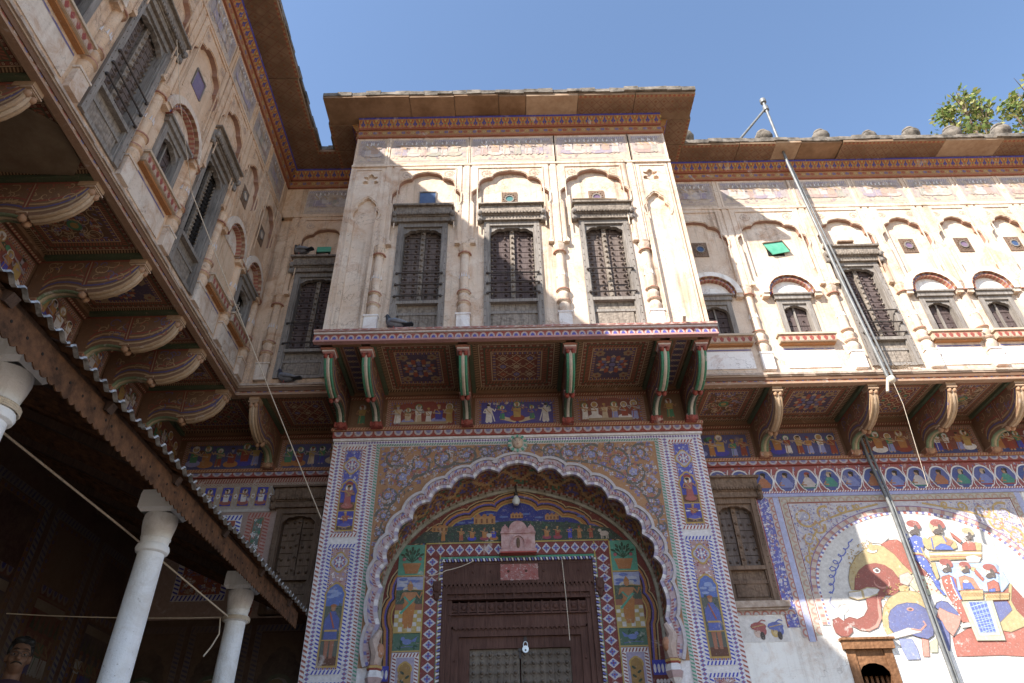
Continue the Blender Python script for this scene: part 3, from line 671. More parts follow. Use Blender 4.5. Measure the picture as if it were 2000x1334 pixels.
def frieze(parent, fr, ua, ub, v0=10.13, v1=10.70, blue=.5):
    m = M(fr); g = lambda c, t=.55: tuple(a*t*.5+b*(1-t*.5) for a, b in zip(c, (.42, .355, .32)))
    base = (.30, .29, .34); m.rect(ua, v0, ub, v1, (.55, .44, .34), 0)
    h0 = v0+(v1-v0)*.30; m.rect(ua+.05, h0, ub-.05, v1-.03, g(base, .45+.35*blue), 1)
    border(m, (ua+.03, v1-.045), (ub-.03, v1-.045), .06, 'leaf', (g(WHT), g(BLU, .7), g(BLU)), 1, .045)
    for s in (ua+.04, ub-.04): border(m, (s, h0-.05), (s, v1-.08), .045, 'leaf', (g(WHT), g(RED, .5), g(BLU)), 1, .04)
    n = max(2, round((ub-ua)/.2))
    for i in range(n):
        u = ua+.12+(ub-ua-.24)*(i+.5)/n
        figure(m, u, h0-.02, (v1-h0)*.92, g(random.choice((BLU, WHT, GRN, RED)), .5), g(random.choice((WHT, ORG, CRM)), .6), g(SKN, .5), g(NVY, .6), g(GRN, .4), 2, random.choice((-1, 1)), random.random() < .5)
    foliage(m, [(ua+.06, h0-.1), (ub-.06, h0-.1), (ub-.06, v1-.1), (ua+.06, v1-.1)], int((ub-ua)*70), .028, [g(BLU, .6), g(NVY, .5), g(WHT), g(GRN, .5), g(RED, .4)], 1)
    border(m, (ua+.05, h0-.12), (ub-.05, h0-.12), .03, 'dash', ((.58, .47, .37), g(RED, .25), g(BLU, .25)), 0)
    o = m.build('painted_frieze_panel', 'faded', parent)
    for a, b in ((ua-.035, ua-.012), (ub+.012, ub+.035)): m = M(fr); m.box(a, b, v0-.1, v1+.03, 0, .014); m.build('panel_moulding', 'plaster', o)
def cornice(parent, fr, ua, ub, u0e=None, u1e=None, seed=0, slabs=None, edge=.50, bare=(), mats=None, cap=True):
    """painted bands, eave slabs and a blackened edge; slabs = list of joint positions"""
    u0e = ua if u0e is None else u0e; u1e = ub if u1e is None else u1e
    o = part('cornice', parent)
    m = M(fr); m.box(ua, ub, 10.745, 10.775, 0, .035, (.36, .12, .06)); m.box(ua, ub, 10.775, 10.91, 0, .03, (.42, .20, .07)); m.box(ua, ub, 10.91, 10.935, 0, .06, (.33, .10, .05))
    b = M(shift(fr, .03)); border(b, (ua, 10.845), (ub, 10.845), .125, 'flower', ((.40, .20, .08), (.10, .12, .34), (.35, .06, .04), (.5, .36, .16)), 0, .075)
    for t in (m, b): pass
    m.build('lower_band', 'fresco', o); b.build('flower_band', 'fresco', o)
    # tilted lotus band
    O, U, V, N = fr; T = (V*.16 + N*.085).normalized(); tf = (O + V*10.935 + N*.045, U, T, (N*.16 - V*.085).normalized())
    m = M(tf); m.box(ua, ub, 0, .195, -.12, 0, (.46, .24, .08)); m.build('cove', 'fresco', o)
    b = M(tf); st = .135; n = max(1, int((ub-ua)/st)); st = (ub-ua)/n
    b.rect(ua, .165, ub, .195, BLU, 0); b.rect(ua, 0, ub, .02, (.33, .06, .04), 0)
    for i in range(n):
        u = ua+(i+.5)*st
        b.q([(u, .02), (u+st*.27, .075), (u+st*.1, .1), (u, .165), (u-st*.1, .1), (u-st*.27, .075)], (.05, .06, .30), 0)
        b.q([(u-.012, .02), (u+.012, .02), (u, .09)], (.36, .08, .04), 1)
        b.stroke([(u-st*.5, .02), (u-st*.42, .1), (u-st*.2, .155)], .012, (.40, .07, .04), 0); b.stroke([(u+st*.5, .02), (u+st*.42, .1), (u+st*.2, .155)], .012, (.40, .07, .04), 0)
        b.ell(u+st*.5, .13, .016, .022, (.55, .42, .12), 1, 6); b.ell(u+st*.5, .075, .012, .014, (.10, .26, .12), 1, 6)
    b.build('lotus_band', 'fresco', o)
    # slabs
    joints = slabs or [u0e+(u1e-u0e)*i/max(1, round((u1e-u0e)/.95)) for i in range(max(1, round((u1e-u0e)/.95))+1)]
    for i in range(len(joints)-1):
        a, c = joints[i]+.004, joints[i+1]-.004; z = 11.10+random.uniform(-.012, .014); e = edge+random.uniform(-.02, .02)
        mt = (mats[i] if mats else ('bare' if i in bare else 'slab'))
        m = M(fr); fr2 = (O, N, V, U); m.fr = fr2
        m.prism([(.0, z+.02), (e, z), (e+.005, z+.05), (0, z+.13)], a, c, back=True); s = m.build('eave_slab', mt if mt != 'painted' else 'slab', o)
        if mt in ('painted', 'slab'):
            b = M(under(fr, z+.004)); d0 = .135
            if mt == 'painted' or True:
                border(b, (c, e-.035), (a, e-.035), .05, 'lotus', ((.34, .18, .09), (.34, .08, .05), (.42, .26, .13)), 0, .07)
                nn = max(1, int((c-a)/.13)); w = (c-a)/nn
                for k in range(nn):
                    for r in range(2):
                        cu = a+(k+.5)*w; cv = d0+(e-.07-d0)*(r+.5)/2; hh = (e-.07-d0)/4
                        b.stroke([(cu-w/2, cv), (cu, cv+hh), (cu+w/2, cv), (cu, cv-hh)], .011, (.17, .075, .04) if mt == 'slab' else (.20, .07, .05), 0, True)
                        b.ell(cu, cv, .022, .022, (.24, .10, .05), 0, 6)
            b.build('faded_pattern', 'sooty', s)
    m = M(fr); k = max(2, int((u1e-u0e)/.22)); ed = edge
    for i in range(k):
        a, c = u0e+(u1e-u0e)*i/k, u0e+(u1e-u0e)*(i+1)/k; m.box(a, c, 11.135+random.uniform(0, .014), 11.225+random.uniform(-.015, .02), 0, ed+.03+random.uniform(-.014, .014), jit=.006)
    m.build('eave_coping', 'coping', o)
    return o
def finial(parent, x, y, z, s=1.0):
    s *= random.uniform(.82, 1.15); x += random.uniform(-.05, .05)
    m = M((Vector((x, y, z)), Vector((1, 0, 0)), Vector((0, 0, 1)), Vector((0, -1, 0))))
    m.lathe([(.11*s, 0), (.11*s, .10*s), (.07*s, .13*s), (.13*s, .20*s), (.145*s, .26*s), (.13*s, .31*s), (.08*s, .335*s), (.10*s, .36*s), (.085*s, .40*s), (.0, .43*s)], 0, 0, 12)
    return m.build('finial', 'coping', parent, True)
def parapet(parent, fr, ua, ub, n=-.12, top=11.75):
    m = M(fr); k = max(2, int((ub-ua)/.3))
    for i in range(k):
        a, c = ua+(ub-ua)*i/k, ua+(ub-ua)*(i+1)/k; m.box(a, c, 11.1, top+random.uniform(-.015, .015), n-.25, n)
    m.build('parapet', 'coping', parent)
def ledge(parent, fr, ua, ub, v, proud=.15, colour='bright', lo=-.05):
    """projecting floor slab with painted face"""
    o = part('ledge', parent); N = proud
    m = M(fr); k = max(2, int((ub-ua)/.16))
    for i in range(k):
        a, c = ua+(ub-ua)*i/k, ua+(ub-ua)*(i+1)/k; m.box(a, c, v+.105, v+.135+random.uniform(-.006, .008), -.3, N+.03+random.uniform(-.012, .006))
    m.build('slab_edge', 'ledge_edge' if colour != 'bright' else 'pink', o)
    cc = CRM if colour == 'bright' else (.42, .28, .18)
    m = M(fr); m.box(ua, ub, v+.085, v+.105, lo, N+.012, WHT if colour == 'bright' else (.45, .33, .24)); m.box(ua, ub, v, v+.085, lo, N-.015, (.42, .16, .10) if colour == 'bright' else (.34, .19, .11)); m.box(ua, ub, v-.025, v, lo, N+.0, PNK if colour == 'bright' else (.4, .25, .16)); m.build('face', 'fresco', o)
    b = M(shift(fr, N-.015))
    if colour == 'bright':
        border(b, (ua, v+.042), (ub, v+.042), .084, 'scallop', ((.34, .07, .05), (.52, .40, .38), (.07, .08, .36)), 0, .10)
    else:
        border(b, (ua, v+.042), (ub, v+.042), .084, 'flower', ((.38, .19, .10), (.52, .42, .36), (.30, .06, .05), (.12, .13, .32)), 0, .07)
    b.build('painted_band', 'fresco', o)
    if colour == 'bright':
        b = M(shift(fr, N+.03)); b.fr = shift(fr, N+.034); border(b, (ub, v+.12), (ua, v+.12), .026, 'scallop', ((.55, .40, .36), (.40, .13, .11), (.45, .18, .15)), 0, .11); b.build('edge_paint', 'faded', o)
    return o
BR = [(.02, 5.985), (.13, 5.985), (.155, 6.05), (.20, 6.11), (.28, 6.145), (.38, 6.15), (.48, 6.13), (.55, 6.10), (.62, 6.10), (.72, 6.11), (.82, 6.145), (.91, 6.20), (.975, 6.275), (1.01, 6.35), (1.02, 6.42)]
def bracket(parent, fr, u, sof, bright=True, w=.13, proj=1.0, dv=0.0, upper='cream'):
    o = part('bracket', parent); O, U, V, N = fr; fr2 = (O, N, V, U)
    C = [(a*proj, b+dv) for a, b in BR]
    web = C + [(1.03*proj, sof), (.0, sof)]
    wc = (.23, .12, .07) if not bright else (.15, .07, .05)
    m = M(fr2); m.prism(web, u-w*.38, u+w*.38, wc, back=True)
    b0 = m
    m.build('web', 'sooty', o)
    for s in (-1, 1):       # painted arcs on the two cheeks
        f = (O+U*(u+s*w*.38), N, V, U*s); b = M(f)
        for k, c in enumerate(((.56, .38, .21), (.09, .09, .27), (.54, .34, .17), (.36, .08, .06))):
            d = .05+k*.045; pts = [(a, bb+d) for a, bb in C[2:]]; pts = [q for q in pts if q[1] < sof-.03]
            if len(pts) > 2: b.stroke(pts, .021, c, 0)
        vines(b, .12*proj, 6.26+dv, .95*proj, sof-.04, 30, ((.56, .38, .22), (.42, .12, .08), (.14, .14, .34), (.5, .33, .18)), .014, 0, .45); b.stroke([(.55*proj, 6.2+dv), (.53*proj, sof-.03)], .05, (.27, .06, .045), 1); b.stroke([(.55*proj, 6.2+dv), (.53*proj, sof-.03)], .012, (.45, .33, .2), 2)
        b.rect(.02, sof-.035, .98*proj, sof-.012, (.32, .07, .05), 0)
        b.build('cheek_paint', 'sooty', o)
    g, l, c2 = (DGR, WHT, (.05, .16, .08)) if bright else ((.16, .22, .13), (.50, .40, .28), (.42, .30, .17))
    for du, rr, cols in ((-.034, .020, 0), (0, .026, 1), (.034, .020, 0)):
        m = M(fr2); lo = [(a, b-.004, u+du) for a, b in C[1:8]]; hi = [(a, b-.004, u+du) for a, b in C[8:]]
        gl = [(DGR if bright else (.17, .24, .13)), ((.62, .58, .50) if bright else (.46, .38, .24))][cols]
        m.tube(lo, rr, 7, gl)
        if bright or upper == 'green': m.tube(hi, rr, 7, [GRN if bright else (.10, .20, .12), (.60, .52, .42)][cols] if bright else gl)
        else: m.tube(hi, rr, 7, [(.42, .28, .16), (.52, .38, .25)][cols])
        m.build('rib', 'fresco', o, True)
    rc = RED if bright else (.44, .25, .14)
    for i, rr in ((7, .042), (14, .036)):
        m = M(fr2); a, b = C[i]
        for du in (-.032, .032): m.blob((a+.01, b-.01, u+du), (rr, rr, rr*.8), rc, 9, 7)
        m.box(a-.045, a+.05, b+.025, b+.04, u-w*.5, u+w*.5, (PNK if bright else (.5, .34, .22))); m.build('ball_moulding', 'fresco', o, True)
    m = M(fr)    # flared head and foot
    def flare(v, h0, h1, n0, n1, col): m.box(u-h0, u+h0, v[0], v[1], n0, n1, col)
    t = C[-1][1]
    hw = 1.0 if bright else .72; m.box(u-.065*hw, u+.065*hw, t+.015, t+.035, proj*1.0-.09, proj*1.0+.06, PNK if bright else (.50, .36, .24)); m.box(u-.075*hw, u+.075*hw, t+.035, t+.055, proj-.08, proj+.075*hw, WHT if bright else (.48, .34, .22)); m.box(u-.09*hw, u+.09*hw, t+.055, sof, proj-.10, proj+.095*hw, (.48, .2, .14) if bright else (.46, .30, .18))
    m.build('head', 'fresco', o)
    m = M(fr); m.box(u-.075, u+.075, 5.955+dv, 6.02+dv, 0, .17, RED if bright else (.36, .16, .09)); m.blob((u, 5.985+dv, .15), (.06, .045, .05), rc, 8, 6); m.box(u-.055, u+.055, 6.02+dv, 6.05+dv, 0, .16, WHT if bright else (.45, .3, .18)); m.build('foot', 'fresco', o)
    return o
def coffer(parent, fr, ua, ub, n0, n1, sof, style):
    """recessed ceiling panel between two brackets"""
    o = part('coffer', parent); f = under(fr, sof+.05)
    m = M(f); m.box(ua, ub, n0, n1, -.05, 0, BRN); coffer_paint(m, ua+.05, n0+.05, ub-.05, n1-.05, style, 0); m.build('ceiling_panel', 'sooty', o)
    m = M(f); c = (.20, .10, .05)
    m.box(ua, ub, n0, n0+.05, 0, .05, c); m.box(ua, ub, n1-.05, n1, 0, .05, c); m.box(ua, ua+.05, n0+.05, n1-.05, 0, .048, (.05, .11, .06)); m.box(ub-.05, ub, n0+.05, n1-.05, 0, .048, (.05, .11, .06)); m.build('frame', 'sooty', o)
    b = M(shift(fr, n0)); b.rect(ua, sof-.045, ub, sof, (.28, .05, .035), 0); border(b, (ua, sof-.022), (ub, sof-.022), .035, 'leaf', ((.22, .04, .03), (.45, .33, .2), RED), 1, .05); b.build('red_border', 'sooty', o)
    return o

# ================================================================= the setting
m = M(); m.box(-400, 400, -400, 400, -.3, 0); tag(m.build('ground', 'road'), kind='structure')
m = M(); m.box(-4.8, 11.2, -8, 8.9, 0, .004); tag(m.build('courtyard_floor', 'ground'), kind='structure')

# ================================================================= gate block (projecting centre of the facade)
GC = .11
gate = thing('gate_block', 'tall central gate block with a cusped painted arch and three shuttered windows above', 'building', (GC, 8.0, 0))
UF = FACE(6.85); GF = FACE(8.0); IF = FACE(8.6)
L, R = -2.30, 2.545
wins = [(-1.15, .70), (.10, .78), (1.40, .70)]
m = M(UF); wall_holes(m, L, R, 6.72, 11.15, [(u-w/2, u+w/2, 6.86, 8.78) for u, w in wins])
for x in (L, R): m.face([(x, 6.72, 0), (x, 11.15, 0), (x, 11.15, -2.2), (x, 6.72, -2.2)])
m.face([(L, 11.15, 0), (R, 11.15, 0), (R, 11.15, -2.2), (L, 11.15, -2.2)])
m.build('upper_wall', 'plaster', gate)
for i, (u, w) in enumerate(wins): tall_window(gate, UF, u, w)
for u in (-1.72, -.55, .75, 1.92): pilaster(gate, UF, u)
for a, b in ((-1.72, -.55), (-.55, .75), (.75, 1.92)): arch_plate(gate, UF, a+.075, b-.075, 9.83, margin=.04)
for k, (u, kd, gl) in enumerate(((-1.12, 'pane', 'glass_blue'), (.08, 'ring', 'glass_teal'), (1.36, 'ring', 'glass_mauve'))): vent(gate, UF, u, 9.26 + (.03 if k == 0 else 0), kind=kd, glass=gl)
for s, uc in ((-1, -1.985), (1, 2.205)):        # narrow side panels with a slim niche and a trefoil
    a, b = uc-.27, uc+.19
    if s > 0: a, b = uc-.20, uc+.28
    n0, n1 = uc-.15, uc+.15; arch = cusped(n0, n1, 8.85, 9.31, 2, .2, 4)
    m = M(UF); m.prism([(a, 6.84), (n0, 6.84), *arch, (n1, 6.84), (b, 6.84), (b, 9.5), (a, 9.5)], 0, .05)
    h = [(0, .07), (-.05, .10), (-.105, .105), (-.12, .15), (-.09, .185), (-.05, .175), (-.045, .20), (-.10, .235), (-.105, .275), (-.05, .27), (-.03, .31), (0, .34)]
    for sg in (-1, 1):
        e = a if sg < 0 else b
        m.prism([(uc, 9.5), *[(uc+(x if sg < 0 else -x), 9.5+y) for x, y in h], (uc, 9.98), (e, 9.98), (e, 9.5)], 0, .05)
    m.build('niche_panel', 'plaster', gate)
    m = M(shift(UF, .05)); m.box(a+.04, b-.04, 9.91, 9.925, 0, .012); m.strip(offset(arch, .02), offset(arch, .035), 0, .008); m.box(a+.04, a+.05, 6.9, 9.9, 0, .01); m.box(b-.05, b-.04, 6.9, 9.9, 0, .01); m.build('panel_moulding', 'plaster', gate)
for a, b in ((L, L+.045), (R-.045, R)): m = M(UF); m.box(a, b, 6.84, 9.98, 0, .056); m.build('corner_strip', 'plaster', gate)
m = M(UF); m.box(L, R, 9.98, 10.02, 0, .075); m.box(L, R, 10.02, 10.05, 0, .045); m.box(L, R, 10.06, 10.075, 0, .02); m.build('string_course', 'plaster', gate)
for a, b in ((-2.27, -1.83), (-1.75, -.56), (-.50, .78), (.83, 1.95), (2.0, 2.52)): frieze(gate, UF, a, b, blue=.8 if a > .5 else .35)
E0, E1 = L-.50, R+.50
cornice(gate, UF, L, R, E0, E1, slabs=[E0, -1.45, -.75, -.05, .38, 1.2, 2.1, E1], mats=['brownslab']*4 + ['bare', 'painted', 'painted'])
for x, sg in ((L, -1), (R, 1)):                  # returns of the eave along the two flanks
    fr = (Vector((x, 0, 0)), Vector((0, -sg, 0)), Vector((0, 0, 1)), Vector((sg, 0, 0)))
    a, b = sorted((-sg*6.85, -sg*7.85)); cornice(gate, fr, a, b, a, b, slabs=[a, (a+b)/2, b], mats=['painted', 'painted'])
parapet(gate, UF, L+.05, R-.05, -.12, 11.62)
for x in (-2.27, 2.50): finial(gate, x, 7.1, 11.62, 1.45)

# ledge, brackets, painted ceiling
ledge(gate, UF, L-.06, R+.045, 6.645, .16, 'bright', lo=.09)
m = M(GF); m.box(L, R, 6.665, 6.75, -.3, 1.2, BRN); m.build('floor_slab', 'sooty', gate)
BX = [-2.20, -1.735, -.545, .78, 1.945, 2.405]
for u in BX: bracket(gate, GF, u, 6.63, True, .14, 1.08, .13)
for i in range(5):
    a, b = BX[i]+.06, BX[i+1]-.06; coffer(gate, GF, a, b, .02, 1.24, 6.615, (2, 1, 0, 1, 2)[i] if i in (1, 2, 3) else 7)
# painted wall between the brackets
m = M(GF); m.box(L, R, 6.05, 6.67, -.5, 0, BRN); m.build('bracket_wall', 'sooty', gate)
for i in range(5):
    a, b = BX[i]+.09, BX[i+1]-.09; p = M(GF); p.rect(a, 6.14, b, 6.6, (.20, .11, .06), 0)
    if b-a > .5:
        frame(p, a+.01, 6.14, b-.01, 6.57, .045, 'leaf', ((.40, .30, .24), (.30, .06, .05), BLU), 1, .04)
        frame(p, a+.06, 6.17, b-.06, 6.53, .03, 'dash', ((.42, .26, .14), BLU, RED), 1, .03)
        if i == 2:
            p.rect(a+.09, 6.17, b-.09, 6.5, (.05, .06, .34), 3)
            for s in (-1, 1):
                figure(p, (a+b)/2+s*.38, 6.18, .29, WHT, WHT, WHT, BLK, None, 5, -s); p.stroke([((a+b)/2+s*.30, 6.2), ((a+b)/2+s*.36, 6.42)], .014, WHT, 6); figure(p, (a+b)/2+s*.2, 6.22, .22, GRN, BLU, SKN, OCH, GRN, 5, s)
                for k in range(4): p.ell((a+b)/2+s*(.06+.045*k), 6.215+.012*k, .05, .028, (.62, .5, .36), 5, 8, s*.5)
            figure(p, (a+b)/2, 6.2, .3, RED, OCH, SKN, OCH, GRN, 6, 1, True); foliage(p, [(a+.1, 6.4), (b-.1, 6.4), (b-.1, 6.5), (a+.1, 6.5)], 30, .022, (OCH, GRN, WHT), 4)
        else:
            arch = cusped(a+.09, b-.09, 6.36, 6.53, 2, .2, 3); p.q([(a+.09, 6.17), (b-.09, 6.17), *reversed(arch)], (.26, .05, .05) if i == 1 else (.20, .06, .06), 3)
            for k in range(6):
                u = a+.16+(b-a-.32)*k/5; figure(p, u, 6.19, random.uniform(.24, .30), random.choice((CRM, WHT, LBL, OCH)), random.choice((CRM, OCH, RED, BLU, WHT)), random.choice(((.55, .42, .30), SKN, (.4, .4, .45))), OCH, random.choice((GRN, None, WHT)), 4, random.choice((1, -1)), k % 3 == 1)
            p.rect(a+.2, 6.18, b-.2, 6.22, (.40, .30, .2), 9)
    else: figure(p, (a+b)/2, 6.2, .3, GRN, OCH, SKN, RED, GRY, 2)
    p.build('painted_panel', 'sooty', gate)
# cornice over the arch
o = part('arch_cornice', gate); m = M(GF); m.box(L-.03, R+.02, 6.075, 6.12, -.1, .07, (.42, .20, .10)); m.box(L-.01, R, 5.985, 6.075, -.1, .045, RED); m.box(L+.0, R-.01, 5.95, 5.985, -.1, .025, WHT); m.build('moulding', 'fresco', o)
p = M(shift(GF, .07)); border(p, (L-.03, 6.098), (R+.02, 6.098), .042, 'leaf', ((.48, .28, .15), RED, ORG), 0, .05); p.build('rope_band', 'fresco', o)
p = M(shift(GF, .045)); border(p, (R, 6.03), (L, 6.03), .085, 'scallop', (RED, (.50, .42, .42), (.22, .2, .36)), 0, .13); p.build('petal_band', 'fresco', o)

# ---- the arch wall
def resample(pts, n):
    d = [0]
    for i in range(1, len(pts)): d.append(d[-1]+math.dist(pts[i], pts[i-1]))
    out = []; j = 0
    for i in range(n):
        t = d[-1]*i/(n-1)
        while j < len(d)-2 and d[j+1] < t: j += 1
        f = (t-d[j])/((d[j+1]-d[j]) or 1); out.append((pts[j][0]+(pts[j+1][0]-pts[j][0])*f, pts[j][1]+(pts[j+1][1]-pts[j][1])*f))
    return out
A0, A1 = GC-1.60, GC+1.60
base = cusped(A0, A1, 4.05, 5.60, 7, .25, 8, 81, .34)
def jamb(u, v0, v1, n, sg):
    out = []
    for i in range(n):
        for j in range(6):
            t = (i+j/6)/n; out.append((u+sg*.045*math.sin(math.pi*j/6), v0+(v1-v0)*t))
    return out
lj = jamb(A0, 3.25, 4.05, 2, -1); rj = [(2*GC-u, v) for u, v in reversed(lj)]
CUR = lj + base + rj
m = M(GF); m.prism([(L+.01, 0), (A0-.02, 0), (A0-.02, 3.25), *CUR, (A1+.02, 3.25), (A1+.02, 0), (R-.035, 0), (R-.035, 6.0), (L+.01, 6.0)], -.06, 0, WHT, side=PNK)
for x in (L+.01, R-.035): m.face([(x, 0, 0), (x, 6.05, 0), (x, 6.05, -.9), (x, 0, -.9)], WHT)
m.build('arch_wall', 'fresco', gate)
o = part('arch_moulding', gate)
m = M(GF); m.strip(offset(CUR, .10), offset(CUR, .135), -.02, .055, col=(.55, .51, .52)); m.build('white_lip', 'fresco', o)
m = M(GF); m.strip(offset(CUR, .03), offset(CUR, .10), -.02, .035, col=(.50, .38, .40))
p = M(shift(GF, .035)); QA, QB, QC = (resample(offset(CUR, d), 420) for d in (.036, .066, .096))
for i in range(419): p.q([QA[i], QA[i+1], QB[i+1], QB[i]], ((.34, .10, .10), (.48, .40, .41), (.26, .08, .10), (.42, .30, .31))[i % 4], 0); p.q([QB[i], QB[i+1], QC[i+1], QC[i]], ((.15, .15, .40), (.45, .41, .47), (.47, .36, .36))[i//2 % 3], 0)
p.build('leaf_pattern', 'fresco', o)
m.k = 0; m.build('painted_band', 'fresco', o)
m = M(GF); m.strip(offset(CUR, -.012), offset(CUR, .03), -.03, .02, cols=(WHT, (.55, .50, .54), (.40, .36, .5))); m.build('beaded_edge', 'fresco', o)
for s in (-1, 1):      # leaf curls riding on the lip
    pass
# spandrels
OUT = offset(CUR, .135); SU0, SU1 = GC-1.79, GC+1.79
p = M(GF)
half = len(OUT)//2; mono = []
for u, v in OUT[:half+1]:
    if not mono or v > mono[-1][1]: mono.append((max(u, SU0+.03), v))
sp = [(SU0, mono[0][1]), *mono, (GC, 5.86), (SU0, 5.86)]
p.q(sp, (.40, .21, .10), 0); p.q([(2*GC-u, v) for u, v in reversed(sp)], (.40, .21, .10), 0)
vine = (.13, .125, .11)
for s in (-1, 1):
    F = lambda u: GC+s*u
    for (u, v, r, d) in ((.42, 5.745, .095, 1), (.66, 5.72, .125, -1), (.95, 5.685, .155, 1), (1.27, 5.60, .17, -1), (1.58, 5.70, .13, 1), (1.46, 5.43, .17, 1), (1.63, 5.18, .13, -1), (1.66, 4.92, .10, 1), (1.70, 4.70, .07, -1), (1.20, 5.78, .07, 1), (.25, 5.80, .05, 1)):
        scroll(p, F(u), v, r, 1.5, d*s, random.uniform(0, 6), .036, (vine, (.32, .33, .55), (.55, .52, .55), (.42, .14, .12)), 2)
    reg = [(F(.1), 5.75), (F(.1), 5.84), (F(1.75), 5.84), (F(1.75), 4.4), (F(1.72), 4.4), (F(1.66), 4.75), (F(1.5), 5.08), (F(1.2), 5.40), (F(.7), 5.60)]
    foliage(p, reg, 520, .026, ((.30, .31, .52), (.56, .54, .58), (.26, .10, .08), vine, (.48, .30, .2), (.14, .15, .40)), 1, .5)
    p.stroke([(F(.2), 5.82), (F(.6), 5.62), (F(1.0), 5.56), (F(1.3), 5.42), (F(1.55), 5.15), (F(1.68), 4.8), (F(1.72), 4.2)], .022, vine, 2)
p.build('spandrel_painting', 'fresco', gate)
